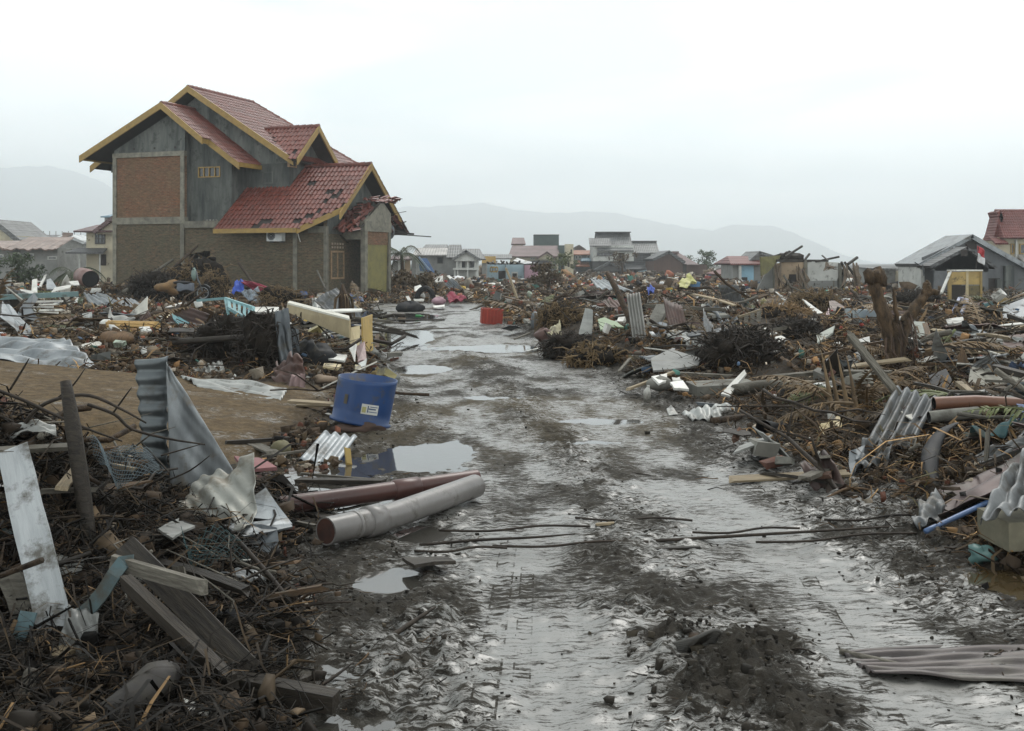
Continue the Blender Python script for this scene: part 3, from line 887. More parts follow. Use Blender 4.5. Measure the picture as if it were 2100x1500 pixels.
# barge boards and fascias in ochre
def barge(p0, p1, h=.34, w=.07, up=.05):
    p0, p1 = Vector(p0) + Vector((0, 0, up - h / 2)), Vector(p1) + Vector((0, 0, up - h / 2))
    m = MB()
    d = (p1 - p0).normalized(); s = d.cross(Vector((0, 0, 1))).normalized()
    vs = [p + s * a * w / 2 + Vector((0, 0, b * h / 2)) for p in (p0, p1) for a, b in ((-1, -1), (1, -1), (1, 1), (-1, 1))]
    m.add(vs, [(0, 3, 2, 1), (4, 5, 6, 7), (0, 1, 5, 4), (1, 2, 6, 5), (2, 3, 7, 6), (3, 0, 4, 7)])
    return hp('bargeboard', m, OCHRE)
barge((-13.9, -.72, 7.18), (-8.89, -.72, 9.68)); barge((-8.89, -.722, 9.68), (-6.45, -.72, 7.84))
barge((-6.6, -.19, 7.92), (-4.7, -.19, 6.6))
barge((-6.46, -.72, 7.80), (-6.46, -.15, 7.80), .25)
barge((-8.79, 1.28, 10.8), (-2.58, 1.28, 6.86)); barge((-14.96, 1.282, 6.86), (-8.79, 1.28, 10.8))
barge((.73, -.0, 4.10), (.73, 3.24, 6.70)); barge((.73, 3.24, 6.70), (.73, 6.6, 4.0))
barge((-5.6, -1.02, 3.35), (-1.0, -1.02, 3.35), .22); barge((-1.0, -1.02, 3.35), (.73, .35, 4.40), .28)
barge((-4.73, -.2, 6.62), (-4.73, 2.0, 6.62), .22)
barge((-2.23, 1.1, 6.86), (-2.23, 3.2, 8.70)); barge((-2.23, 3.2, 8.70), (-2.23, 5.3, 6.86))
barge((-13.9, -.7, 7.16), (-13.9, 2.0, 7.16), .2)

# ---- porch: two columns, lintel, brick tympanum, yellow panel, collapsed little roof
PX = 1.2
for b0 in (1.66, 4.2):
    m = MB(); m.box(PX - .25, PX, b0, b0 + .26, 0, 3.3); hp('porch_column', m, FRAME)
m = MB(); m.box(PX - .26, PX + .01, 1.6, 4.5, 3.3, 3.8); hp('porch_lintel', m, FRAME)
m = MB(); m.box(PX - .2, PX - .05, 1.92, 4.2, 2.66, 3.3); hp('porch_brickwork', m, BRICK_UP)
m = MB(); m.slab([(PX, 1.7, 3.8), (PX, 4.45, 3.8), (PX, 4.45, 4.25), (PX, 3.7, 4.75), (PX, 3.3, 4.7)], .15, (1, 0, 0)); hp('porch_gable', m, FRAME)
m = MB(); m.slab([(PX - .08, 1.95, .55), (PX - .08, 3.0, .45), (PX - .08, 4.1, .28), (PX - .08, 4.2, 2.66), (PX - .08, 1.92, 2.66)], .06, (1, 0, 0))
o = hp('door_panel', m, mat('olive_yellow_board', (.24, .21, .065), (.17, .15, .05), 3, .6, .1, mud=.06)); o['label'] = 'olive yellow board filling the porch opening'
m = MB(); m.box(-.02, PX - .25, 1.66, 1.8, 2.9, 3.3); hp('porch_beam', m, FRAME)
for i in range(10):                                                     # bare rafters of the porch roof
    m = MB(); b_ = 1.3 + i * .3
    m.beam((PX - .2, 1.25 + .06 * i, 3.5 + .13 * i), (PX - .2 - .35, 1.25 + .06 * i, 3.5 + .13 * i), .05, .05); hp('batten', m, WOODD())
for sgn in (0, 1):
    m = MB(); m.beam((PX - .05 - .45 * sgn, 1.15, 3.35), (PX - .05 - .45 * sgn, 3.3, 4.75), .07, .09); hp('rafter', m, WOODD())
rr = random.Random(4)
def slump(n, fn, lab):
    t0 = MB()
    for i in range(n):
        p, rot = fn(rr)
        R = Euler(rot).to_matrix()
        t0.add((TV @ np.array(R).T + np.array(p)).tolist(), TF)
    o = t0.build('fallen_tiles', TILE, house); o['kind'] = 'stuff'; o['label'] = lab
def slide(r):
    t, u = r.random(), r.random()
    return ((.05 + u * .9, .4 + 2.2 * t + r.uniform(-.1, .1), 3.2 + 1.3 * t + r.uniform(-.1, .12)), (.55 + r.uniform(-.3, .3), r.uniform(-.5, .5), r.uniform(-.6, .6)))
slump(70, slide, 'broken tiles sliding off the porch roof')
slump(30, lambda r: (((.5 + r.random() * 1.0), 2.2 + r.random() * 2.3, 4.85 + r.uniform(-.08, .14)), (.1 + r.uniform(-.3, .3), r.uniform(-.4, .4), r.uniform(-.6, .6))), 'broken tiles left along the porch ridge')
slump(26, lambda r: (((.4 + r.random() * .9), 4.4 + r.random() * 1.0, 3.7 + r.uniform(-.25, .45)), (-.5 + r.uniform(-.5, .5), r.uniform(-.6, .6), r.uniform(-.9, .9))), 'broken tiles hanging at the far corner of the porch')
for p0, p1, w in (((.6, 4.6, 3.35), (1.9, 5.7, 3.25), .09), ((.8, 4.6, 3.25), (2.6, 6.3, 3.12), .05), ((.9, 4.4, 3.5), (1.5, 5.6, 3.9), .05), ((.7, 4.5, 3.0), (.95, 4.9, 2.2), .06), ((.8, 4.5, 3.6), (1.6, 5.2, 3.3), .05), ((.2, 1.0, 3.1), (.35, 1.5, 2.75), .06), ((.9, 4.5, 4.2), (1.7, 5.2, 4.4), .03)):
    m = MB(); m.beam(p0, p1, w, w); hp('broken_rafter', m, WOODD())
m = MB(); m.blob((.9, 4.75, 3.35), (.3, .3, .4), 8, .5); hp('hanging_sheet', m, GALVD(), smooth=True)
# ------------------------------------------------------------------ other houses, far and near
def roofmat(name, c, row=.3, rough=.55):
    c = tuple(x * .82 for x in c)
    m = bpy.data.materials.new(name); m.use_nodes = True
    N, L = m.node_tree.nodes, m.node_tree.links
    b = N['Principled BSDF']
    tc = N.new('ShaderNodeTexCoord')
    n = N.new('ShaderNodeTexNoise'); n.inputs['Scale'].default_value = .9; n.inputs['Detail'].default_value = 7; n.inputs['Roughness'].default_value = .7
    L.new(tc.outputs['Object'], n.inputs['Vector'])
    r = N.new('ShaderNodeValToRGB'); r.color_ramp.elements[0].color = (*[x * .55 for x in c], 1); r.color_ramp.elements[1].color = (*[min(1, x * 1.2) for x in c], 1)
    r.color_ramp.elements[0].position = .3; r.color_ramp.elements[1].position = .7
    L.new(n.outputs['Fac'], r.inputs['Fac']); L.new(r.outputs[0], b.inputs['Base Color'])
    w = N.new('ShaderNodeTexWave'); w.bands_direction = 'Z'; w.inputs['Scale'].default_value = .5 / row; w.inputs['Distortion'].default_value = .4
    L.new(tc.outputs['Object'], w.inputs['Vector'])
    w2 = N.new('ShaderNodeTexWave'); w2.bands_direction = 'X'; w2.inputs['Scale'].default_value = .5 / (row * .8)
    L.new(tc.outputs['Object'], w2.inputs['Vector'])
    ad = N.new('ShaderNodeMath'); ad.operation = 'ADD'; L.new(w.outputs['Fac'], ad.inputs[0]); L.new(w2.outputs['Fac'], ad.inputs[1])
    bp = N.new('ShaderNodeBump'); bp.inputs['Strength'].default_value = .5; bp.inputs['Distance'].default_value = .06
    L.new(ad.outputs[0], bp.inputs['Height']); L.new(bp.outputs[0], b.inputs['Normal'])
    b.inputs['Roughness'].default_value = rough
    return m
R_RED = roofmat('far_red_tile', (.20, .055, .045))
R_MAU = roofmat('far_mauve_tile', (.20, .125, .12))
R_GREY = roofmat('far_grey_sheet', (.20, .20, .195), .5)
R_DGREY = roofmat('far_dark_tile', (.115, .115, .115), .4)
R_ORA = roofmat('far_orange_tile', (.42, .16, .08))
R_PALE = roofmat('far_pale_sheet', (.50, .47, .44), .6)
R_WHITE = roofmat('far_white_sheet', (.70, .72, .72), .6)
R_PINK = roofmat('far_pinkish_sheet', (.36, .27, .23), .6)
R_BLUE = roofmat('far_blue_sheet', (.20, .32, .40), .6)
W_CREAM = mat('far_cream_wall', (.56, .50, .36), (.40, .36, .27), .8, .85, .1, mud=.15, rnd=0)
W_GREY = mat('far_grey_wall', (.30, .30, .28), (.18, .18, .17), .8, .85, .1, mud=.15, rnd=0)
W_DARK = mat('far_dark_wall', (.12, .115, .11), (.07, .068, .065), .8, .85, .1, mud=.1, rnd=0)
W_BLUE = mat('far_blue_wall', (.40, .52, .58), (.30, .39, .43), .8, .8, .1, mud=.15, rnd=0)
W_LBLUE = mat('far_bright_blue_wall', (.30, .50, .62), (.22, .38, .48), .8, .8, .1, mud=.1, rnd=0)
W_PINK = mat('far_pink_wall', (.55, .33, .40), (.42, .26, .31), .8, .8, .1, mud=.15, rnd=0)
W_TAN = mat('far_tan_wall', (.44, .33, .22), (.30, .225, .15), .8, .85, .15, mud=.2, rnd=0)
W_WHT = mat('far_white_wall', (.62, .62, .58), (.45, .45, .42), .8, .85, .1, mud=.2, rnd=0)
W_BROWN = mat('far_brown_boards', (.115, .068, .052), (.07, .043, .035), .8, .8, .1, mud=.1, rnd=0, st=(4, 4, .6))
W_GABLE = mat('gable_render_grey', (.17, .175, .18), (.10, .105, .11), .9, .85, .2, mud=.1, rnd=0, st=(1.5, 1.5, .4))
W_GREEN = mat('far_green_sheet', (.07, .10, .09), (.05, .07, .065), .8, .7, .1, mud=.1, rnd=0)

class Bld:
    def __init__(s, name, label, pxc, Y, cat='house', group=None):
        s.Y, s.k, s.pxc = Y, Y / F, pxc
        s.o = thing(name, label, cat, ((pxc - 1050) * Y / F, Y, 0), 0, group)
    def X(s, px): return (px - s.pxc) * s.k
    def Z(s, py): return CH - (py - HZ) * s.k
    def box(s, name, px0, px1, py0, py1, d0, d1, m):
        b = MB(); z0 = s.Z(py1) if py1 is not None else -.3
        b.box(s.X(px0), s.X(px1), d0, d1, z0, s.Z(py0)); return b.build(name, m, s.o)
    def poly(s, name, pts, d0, th, m):
        b = MB(); b.slab([(s.X(x), d0, s.Z(y) if y is not None else -.3) for x, y in pts], th, (0, -1, 0)); return b.build(name, m, s.o)
    def face_roof(s, name, px0, px1, pyr, pye, d_e, d_r, m, i0=0, i1=0, back=True, th=.12):
        """slope towards the viewer: eave (px0..px1, pye) at depth d_e, ridge (px0+i0..px1-i1, pyr) at depth d_r"""
        b = MB(); ze, zr = s.Z(pye), s.Z(pyr)
        e0, e1, r0, r1 = (s.X(px0), d_e, ze), (s.X(px1), d_e, ze), (s.X(px0 + i0), d_r, zr), (s.X(px1 - i1), d_r, zr)
        b.slab([e0, e1, r1, r0], th)
        if back:
            db = 2 * d_r - d_e
            b0, b1 = (s.X(px0), db, ze), (s.X(px1), db, ze)
            b.slab([b1, b0, r0, r1], th)
            if i0: b.slab([b0, e0, r0], th)
            if i1: b.slab([e1, b1, r1], th)
        return b.build(name, m, s.o)
    def gable(s, name, pxl, pxa, pxr, pyl, pya, pyr, d0, d1, mr, mw=None, wall=True, over=.35, th=.14):
        """gable towards the viewer, ridge running away"""
        a, l, r = (s.X(pxa), s.Z(pya)), (s.X(pxl), s.Z(pyl)), (s.X(pxr), s.Z(pyr))
        b = MB()
        b.slab([(l[0], d0 - over, l[1]), (a[0], d0 - over, a[1]), (a[0], d1, a[1]), (l[0], d1, l[1])], th, ((l[1] - a[1]), 0, (a[0] - l[0])))
        r1 = b.build(name, mr, s.o)
        b = MB()
        b.slab([(a[0], d0 - over, a[1] + .003), (r[0], d0 - over, r[1]), (r[0], d1, r[1]), (a[0], d1, a[1] + .003)], th, ((a[1] - r[1]), 0, (r[0] - a[0])))
        r2 = b.build(name, mr, s.o)
        if wall and mw:
            b = MB(); b.slab([(l[0] + .15, d0, l[1] - .25), (r[0] - .15, d0, r[1] - .25), (a[0], d0, a[1] - .15)], .15, (0, -1, 0))
            b.build('gable_wall', mw, s.o)
        return r1, r2
    def win(s, px0, px1, py0, py1, d, mf=None, mp=None, nx=1, nz=1, fw=.08):
        return window(s.o, s.X(px0), s.X(px1), s.Z(py1), s.Z(py0), d - .05, mf or W_WHT, mp or GLASS, nx, nz, fw, depth=.07)
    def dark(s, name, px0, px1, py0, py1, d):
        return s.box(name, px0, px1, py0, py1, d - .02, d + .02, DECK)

# --- houses beyond the plain on the brick house's far side
b = Bld('cottage', 'cream gabled cottage with grey eaves standing behind the pinkish roof', 10, 110)
b.gable('roof', -60, -8, 44, 480, 450, 492, 0, 8, R_GREY, W_CREAM)
b.box('wall', -50, 36, 484, None, .05, 8, W_CREAM); b.win(20, 31, 481, 492, .05)
b = Bld('long_bungalow', 'low grey bungalow with a sagging pinkish roof', 50, 85)
for i, (x0, x1, yr, ye) in enumerate(((-60, 18, 492, 508), (12, 122, 484, 511))):
    bb = MB()
    def fn(u, v, x0=x0, x1=x1, yr=yr, ye=ye):
        px = x0 + (x1 - x0) * u * (1 - .14 * v) + (6 * v)
        wob = 1.6 * math.sin(u * 17 + x0) * (1 - v) + 1.2 * math.sin(u * 41)* (1 - v)
        return (b.X(px), -.8 + 4.5 * v, b.Z(ye + (yr - ye) * v + wob))
    bb.grid(fn, 40, 6, .1); bb.build('roof', R_PINK, b.o)
b.box('wall', -50, 118, 508, None, 0, 7, W_GREY)
for x0, x1, y0, y1 in ((58, 70, 520, 533), (98, 117, 526, 533), (-12, 8, 522, 534)): b.win(x0, x1, y0, y1, 0)
b.poly('roof', [(40, 484), (62, 478), (62, 472), (42, 471)], 8, .3, R_PINK)
b = Bld('bungalow', 'grey bungalow with a white sheet roof behind the maroon roofed house', 140, 125)
b.gable('roof', 108, 138, 176, 493, 481, 496, 0, 9, R_WHITE, W_GREY)
b.box('wall', 112, 170, 493, None, .05, 9, W_GREY)
b.face_roof('roof', 90, 140, 480, 493, 1, 5, R_WHITE)
b = Bld('long_shed', 'long dark roofed shed seen behind the white sheet roof', 120, 150)
b.face_roof('roof', 60, 180, 480, 489, 0, 5, R_DGREY); b.box('wall', 62, 178, 489, None, .3, 9, W_GREY)
for i in range(9):
    m = MB(); x = b.X(70 + i * 13); m.beam((x, 3, b.Z(482)), (x, 3, b.Z(473)), .06, .06); m.build('bare_post', WOODG(), b.o)
b = Bld('villa', 'two-storey cream villa with maroon tiled roofs beside the brick house', 205, 80)
b.face_roof('roof', 157, 236, 459, 474, -.6, 2.6, R_MAU, 14, 0)
b.gable('roof', 196, 240, 284, 474, 441, 474, -.3, 6, R_MAU, W_CREAM)
b.face_roof('roof', 165, 190, 452, 460, 3, 5, R_MAU, 4, 4)
b.box('wall', 177, 250, 472, None, 0, 6, W_CREAM)
b.win(195, 216, 478, 501, 0, W_DARK, GLASSG, 3, 2, .1)
b.face_roof('awning', 152, 228, 509, 518, -1.6, 0, R_DGREY, 8, 8, False)
for x in (178, 219): b.box('awning_post', x - 1, x + 1, 517, None, -1.4, -1.3, W_WHT)
b.dark('doorway', 203, 218, 522, 545, 0)
b = Bld('blue_roofed_house', 'pale blue sheet roof showing behind the maroon villa', 225, 105)
b.face_roof('roof', 206, 262, 432, 444, 0, 4, R_BLUE, 18, 0); b.box('wall', 212, 255, 444, None, .3, 7, W_GREY)

# --- houses in the middle distance beyond the end of the road
b = Bld('house', 'grey bungalow with pale sheet roof beside the slanting blue panel', 885, 120)
b.face_roof('roof', 846, 921, 508, 523, -.6, 3, R_PALE, 4, 4); b.face_roof('roof', 862, 913, 500, 508, 3.2, 6, R_GREY, 2, 2)
b.box('wall', 851, 915, 522, None, 0, 6, W_GREY); b.win(896, 909, 527, 541, 0, W_DARK); b.box('corner_pier', 912, 919, 523, None, -.1, .4, W_GREY)
b = Bld('gabled_villa', 'grey roofed villa with a white arched gable balcony', 955, 112)
b.face_roof('roof', 914, 946, 501, 528, 1.0, 4, R_GREY, 2, 4)
b.face_roof('roof', 940, 992, 509, 531, 2.4, 6, R_GREY, 4, 12)
b.gable('roof', 928, 957, 986, 531, 513, 531, -1.2, 3, R_GREY, W_WHT)
b.box('wall', 937, 978, 531, None, .3, 6, W_WHT); b.box('wall', 915, 940, 527, None, 1.4, 6, W_GREY)
for x in (936, 944, 958, 974): b.box('balcony_pier', x, x + 3.5, 531, 550, -.9, -.7, W_WHT)
b.box('balcony', 930, 982, 550, 554, -1.1, .3, W_WHT)
for x0, x1 in ((945, 953), (964, 972)):
    m = MB(); n = 10
    pts = [(b.X(x0), -.0, b.Z(549)), (b.X(x1), 0, b.Z(549))] + [(b.X((x0 + x1) / 2 + (x1 - x0) / 2 * math.cos(PI * i / n)), 0, b.Z(537 - 4 * math.sin(PI * i / n))) for i in range(n + 1)]
    m.slab(pts, .1, (0, -1, 0)); m.build('arched_window', GLASS, b.o).location.y = .24
for x in (932, 938, 958, 976): b.box('ground_pier', x, x + 3, 554, None, -.9, -.6, W_WHT)
b = Bld('house', 'ochre walled house stripped of its roof behind the blue room row', 1015, 125)
b.face_roof('roof', 985, 1050, 521, 530, 2, 5, R_GREY); b.box('wall', 988, 1016, 526, 540, 0, 6, mat('far_ochre_wall', (.58, .38, .14), (.42, .28, .11), .8, .85, .1, mud=.1, rnd=0)); b.box('wall', 988, 1046, 540, None, .3, 6, W_GREY)
# row of open rooms
b = Bld('ruined_room_row', 'roofless row of pale blue and pink room walls', 1050, 95, 'ruin')
b.box('wall', 999, 1037, 543, None, 0, .2, W_BLUE); b.box('wall', 1037.6, 1074, 543, None, .0, .2, W_BLUE); b.box('pink_wall', 1075, 1103, 544, None, -.02, .2, W_PINK)
b.box('side_wall', 998, 999.5, 541, None, -2.5, .2, W_GREY); b.box('side_wall', 1036.5, 1037.6, 542, None, -.9, .2, W_DARK); b.box('side_wall', 1074, 1075, 543, None, -.9, .2, W_DARK)
b.dark('doorway', 1022, 1036, 556, 573, -.03); b.box('door_frame', 1049, 1062, 558, None, -.05, -.02, W_WHT); b.dark('doorway', 1051, 1060, 561, 573, -.06)
for i, x in enumerate((1008, 1013, 1018)):
    m = MB(); n = 16; cx, cz = b.X(x), b.Z(553)
    m.add([(cx + r * math.cos(2 * PI * k / n) * .55, -.03, cz + r * math.sin(2 * PI * k / n)) for r in (.28, .14) for k in range(n)], [(k, (k + 1) % n, (k + 1) % n + n, k + n) for k in range(n)])
    m.build('painted_emblem', mat('emblem_ochre', (.50, .33, .10), None, 4, .8, 0, mud=0), b.o)
rr = random.Random(9)
for i in range(26):
    x = rr.uniform(1003, 1098); m = MB(); y0 = rr.uniform(534, 543)
    m.beam((b.X(x), rr.uniform(0, 2.5), b.Z(543)), (b.X(x + rr.uniform(-9, 9)), rr.uniform(0, 2.5), b.Z(y0)), .12, .1); m.build('broken_rafter', WOODD(), b.o)
m = MB(); m.slab([(b.X(1060), 1.0, b.Z(530)), (b.X(1099), .6, b.Z(541)), (b.X(1075), -.1, b.Z(542.5)), (b.X(1052), .4, b.Z(536))], .05); m.build('fallen_sheet', GALV(), b.o)
b = Bld('large_house', 'two-storey house with mauve roof and dark green attic box', 1100, 150)
b.face_roof('roof', 1042, 1148, 503, 526, -.7, 4, R_MAU, 8, 2)
b.gable('roof', 1100, 1121, 1140, 529, 516, 529, -1.2, 3, R_MAU, W_CREAM)
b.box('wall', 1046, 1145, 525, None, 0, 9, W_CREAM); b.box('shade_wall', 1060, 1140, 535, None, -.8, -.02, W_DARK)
for x in (1088, 1093, 1114, 1124): b.win(x, x + 4, 529, 533, -.0, W_WHT)
b.face_roof('roof', 1048, 1079, 485, 499, 5, 8, R_MAU, 3, 3); b.box('attic_wall', 1053, 1074, 497, 504, 6, 9, W_CREAM)
b.box('attic_box', 1097, 1150, 480, 503, 6, 11, W_GREEN); b.box('attic_coping', 1096.5, 1150.5, 479, 480.4, 5.9, 11.1, W_DARK)
b.box('rear_wall', 1073, 1166, 502, None, 9.05, 12, R_DGREY); b.box('side_wall', 1146, 1166, 503, None, 2, 9.0, W_GREEN)
b = Bld('pale_tower_house', 'narrow pale concrete house front between the mauve and grey roofs', 1168, 140)
b.box('wall', 1160, 1176, 501, None, 0, 3, W_CREAM); b.dark('window', 1164, 1168, 537, 548, -.01); b.dark('window', 1170, 1173, 512, 520, -.01)
b = Bld('orange_house', 'house with stepped orange tiled roofs beside the pale tower front', 1195, 155)
b.face_roof('roof', 1175, 1219, 513, 522, 1, 4, R_ORA, 1, 1); b.box('wall', 1177, 1215, 522, None, 1.4, 6, W_GREY)
b.face_roof('roof', 1181, 1208, 534, 546, -1.5, 1, R_ORA, 5, 1); b.face_roof('roof', 1190, 1218, 529, 535, -1, 1, R_BLUE, 5, 0)
b.gable('roof', 1174, 1193, 1208, 511, 501, 511, 6, 10, R_GREY, W_GREY)
for x in (1181, 1188, 1205): b.win(x, x + 5, 524, 532, 1.4)
b = Bld('modern_house', 'big two-storey house with stacked grey slab roofs', 1280, 150)
b.face_roof('roof', 1209, 1253, 488, 505, -.4, 1.6, R_GREY, 0, 0, False); b.face_roof('roof', 1225, 1298, 476, 514, -.6, 4, R_GREY, 0, 0)
b.face_roof('roof', 1299, 1352, 495, 519, -.2, 3, R_GREY, 0, 0); b.box('wall', 1299, 1338, 519, None, .2, 7, R_DGREY)
for px0, px1, py in ((1224.5, 1298.5, 475), (1298.8, 1352.5, 494)): b.box('roof_edge', px0, px1, py - .6, py + 1, 2.6, 4.2, W_DARK)
b.box('wall', 1217, 1300, 504, 536, .1, 7, W_WHT); b.win(1224, 1259, 518, 526, .1, W_DARK, GLASS, 5, 1); b.dark('doorway', 1268, 1280, 519, 536, .08)
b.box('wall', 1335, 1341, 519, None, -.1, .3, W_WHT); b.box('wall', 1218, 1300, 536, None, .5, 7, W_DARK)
b.gable('porch_roof', 1217, 1248, 1282, 553, 536, 553, -2.5, .4, R_DGREY, W_DARK); b.box('porch_pier', 1223, 1228, 553, None, -2.3, -2.0, W_WHT); b.box('porch_pier', 1270, 1275, 553, None, -2.3, -2.0, W_DARK)
b.face_roof('fallen_canopy', 1280, 1335, 541, 552, -2.4, .1, R_DGREY, 0, 6, False)
m = MB(); m.slab([(b.X(1304), -2.6, b.Z(556)), (b.X(1324), -2.6, b.Z(553)), (b.X(1327), -2.6, b.Z(576)), (b.X(1320), -2.6, b.Z(576)), (b.X(1316), -2.6, b.Z(563)), (b.X(1305), -2.6, b.Z(566))], .08, (0, -1, 0)); m.build('torn_wall', W_BLUE, b.o)
b = Bld('barn', 'brown boarded barn with a gable and dull red roof', 1395, 140, 'barn')
b.gable('roof', 1338, 1372, 1406, 531, 514, 537, 0, 9, R_DGREY, W_BROWN); b.box('wall', 1341, 1400, 530, None, .02, 9, W_BROWN)
b.face_roof('roof', 1372, 1438, 515, 543, 1.5, 6, R_MAU, 0, 36, False)
b.box('wall', 1400, 1456, 543, None, 2.0, 9, W_BROWN); b.dark('doorway', 1400, 1408, 542, 562, -.0); b.box('ridge_vent', 1388, 1402, 515, 520, 4, 7, R_MAU)
b = Bld('shed', 'pale low shed wall below the brown barn', 1400, 118, 'shed')
b.box('wall', 1390, 1408, 571, None, 0, 3, W_WHT); b.box('wall', 1355, 1389, 568, None, .3, 3, W_GREY)
b = Bld('house', 'red roofed house with one bright blue wall', 1545, 88)
b.face_roof('roof', 1495, 1566, 525, 541, -.7, 3, R_RED, 11, 6); b.gable('roof', 1536, 1562, 1602, 538, 515, 527, 1, 6, R_GREY, W_GREY)
b.box('wall', 1503, 1560, 540, None, 0, 5, W_GREY); b.box('blue_wall', 1519, 1545, 544, None, -.12, -.01, W_LBLUE); b.dark('doorway', 1520, 1532, 569, 582, -.13)
b.box('pillar', 1513, 1518, 545, None, -.5, -.2, W_WHT)
b = Bld('house', 'small dark house with a sunken red roof beside the blue wall', 1490, 105)
b.face_roof('roof', 1472, 1518, 551, 562, -.5, 3, R_RED, 24, 0); b.box('wall', 1478, 1515, 562, None, 0, 5, W_DARK)

# --- ruined concrete shell before the ridge
b = Bld('ruined_shell', 'roofless concrete shell with a peach wall and a grey wall', 1655, 60, 'ruin')
m = MB(); m.slab([(b.X(1551), -.8, b.Z(528)), (b.X(1602), .3, b.Z(524)), (b.X(1598), .3, b.Z(534)), (b.X(1582), -.3, b.Z(546)), (b.X(1566), -.6, b.Z(560)), (b.X(1553), -.8, b.Z(566))], .08); m.build('fallen_ceiling', mat('mossy_board', (.22, .20, .08), (.12, .11, .05), 2, .8, .2, mud=.2), b.o)
b.poly('peach_wall', [(1589, None), (1589, 541), (1612, 538), (1640, 537), (1655, 539), (1641, 556), (1623, 580), (1612, None)], 0, .15, W_TAN)
b.poly('leaning_wall', [(1588, 536), (1589, None), (1556, None), (1553, 597), (1570, 565)], .25, .12, W_GREY)
b.poly('grey_wall', [(1657, None), (1657, 537), (1690, 537), (1722, 539), (1726, 548), (1718, 575), (1714, None)], .1, .15, W_WHT)
b.box('wall_base', 1648, 1716, 576, None, -.1, .09, W_GREY)
for x0, x1, y in ((1648, 1653.5, 534), (1587, 1591, 540), (1720, 1725, 540), (1729, 1733, 552), (1707, 1710, 576)): b.box('column', x0, x1, y, None, -.12, .3, FRAME)
b.dark('opening', 1618, 1633, 563, 578, -.01)
for p0, p1, w in (((1590, 535), (1702, 535.5), .14), ((1608, 527), (1649, 505), .1), ((1648, 535), (1664, 521), .09), ((1672, 537), (1725, 527), .1), ((1738, 542), (1763, 528), .12), ((1695, 535), (1690, 524), .06), ((1722, 538), (1746, 570), .1), ((1733, 538), (1765, 576), .1), ((1612, 592), (1650, 540), .12), ((1605, 590), (1640, 545), .08), ((1730, 560), (1700, 592), .12)):
    m = MB(); m.beam((b.X(p0[0]), -.3 + .2 * (p0[0] % 3), b.Z(p0[1])), (b.X(p1[0]), .4, b.Z(p1[1])), w, w); m.build('roof_timber', WOODD(), b.o)
m = MB(); m.blob((b.X(1622), .5, b.Z(529)), (.7, .5, .28), 5, .6); m.build('straw_clump', TWIG(), b.o)
SH = mat('hanging_thatch', (.17, .125, .08), (.07, .05, .035), 8, .9, .4, mud=.1, st=(3, 3, .5))
for cx, cy, w, h, s_ in ((1594, 540, 16, 62, 1), (1640, 545, 18, 58, 2), (1742, 540, 34, 55, 3), (1694, 540, 8, 16, 4)):
    rr = random.Random(s_)
    for i in range(7):
        x = cx + rr.uniform(-w, w) * .5; m = MB()
        m.tube([(b.X(x), -.25, b.Z(cy + rr.uniform(-3, 6))), (b.X(x + rr.uniform(-8, 8)), -.5 - rr.random() * .4, b.Z(cy + h * .5)), (b.X(x + rr.uniform(-14, 14)), -.7 - rr.random() * .5, b.Z(cy + h * rr.uniform(.7, 1)))], [.05, .12, .04], 5, flat=.3)
        m.build('hanging_strip', SH, b.o)
# --- grey gabled house on the right, with a flag
b = Bld('gabled_house', 'grey rendered house with twin gables and a corrugated roof', 1960, 58)
b.gable('roof', 1880, 1990, 2125, 541, 481, 556, 0, 3.4, GALV(), W_DARK, False, .3, .06)
b.poly('gable_wall', [(1893, None), (1893, 528), (1985, 488), (2110, 545), (2110, None)], .0, .2, W_GABLE)
b.gable('roof', 1880, 1955, 2015, 545, 507, 548, -1.6, .05, R_DGREY, W_GABLE, True, .2, .07)
b.poly('gable_wall', [(1893, None), (1893, 541), (1955, 511), (2000, 541), (2000, None)], -1.6, .15, W_GABLE)
b.box('side_wall', 1886, 1893, 539, None, -.2, 3.2, W_WHT); b.dark('vent', 1980, 2002, 495, 512, -.03); b.dark('vent', 1942, 1955, 513, 526, -1.79)
b.dark('doorway', 2002, 2050, 571, 605, -.03); b.dark('doorway', 1921, 1943, 558, 605, -1.79); b.box('pier', 2057, 2075, 545, None, -.3, -.01, PLAS); b.box('pier', 2040, 2050, 573, None, -.25, -.04, PLAS)
for i in range(18):
    rr = random.Random(i); x = 1880 + i * 4.0; m = MB()
    p = (b.X(x), -.34, b.Z(543 - i * 2.15)); m.slab([p, (p[0] + .25, p[1] - .02, p[2] + .1), (p[0] + .2, p[1] - .1, p[2] - rr.uniform(.05, .35)), (p[0] + .04, p[1] - .08, p[2] - rr.uniform(.05, .3))], .015, (0, -1, 0)); m.build('torn_sheet_edge', GALV(), b.o)
for p0, p1 in (((1876, 543), (1884, 566)), ((2088, 536), (2094, 570)), ((1860, 538), (1875, 545))):
    m = MB(); m.slab([(b.X(p0[0]), -1.0, b.Z(p0[1])), (b.X(p0[0] + 3), -1.0, b.Z(p0[1])), (b.X(p1[0] + 1), -.8, b.Z(p1[1])), (b.X(p1[0] - 2), -.8, b.Z(p1[1]))], .02, (0, -1, 0)); m.build('hanging_sheet', GALV(), b.o)
b = Bld('outbuilding', 'low grey outbuilding beside the grey gabled house', 1815, 70, 'outbuilding')
b.box('wall', 1801, 1838, 550, None, 0, 4, W_GREY); b.box('wall', 1836, 1848, 556, None, -1.5, 2, W_CREAM); b.face_roof('roof', 1799, 1845, 548, 551, -.2, 4.2, R_GREY, 0, 0, False)
b = Bld('tall_house', 'tall cream house with a steep red tiled roof', 2090, 75)
b.face_roof('roof', 2050, 2200, 428, 488, -.6, 1.0, R_RED, 3, 3); b.gable('roof', 2040, 2056, 2075, 492, 432, 486, .6, 1.8, R_RED, W_CREAM)
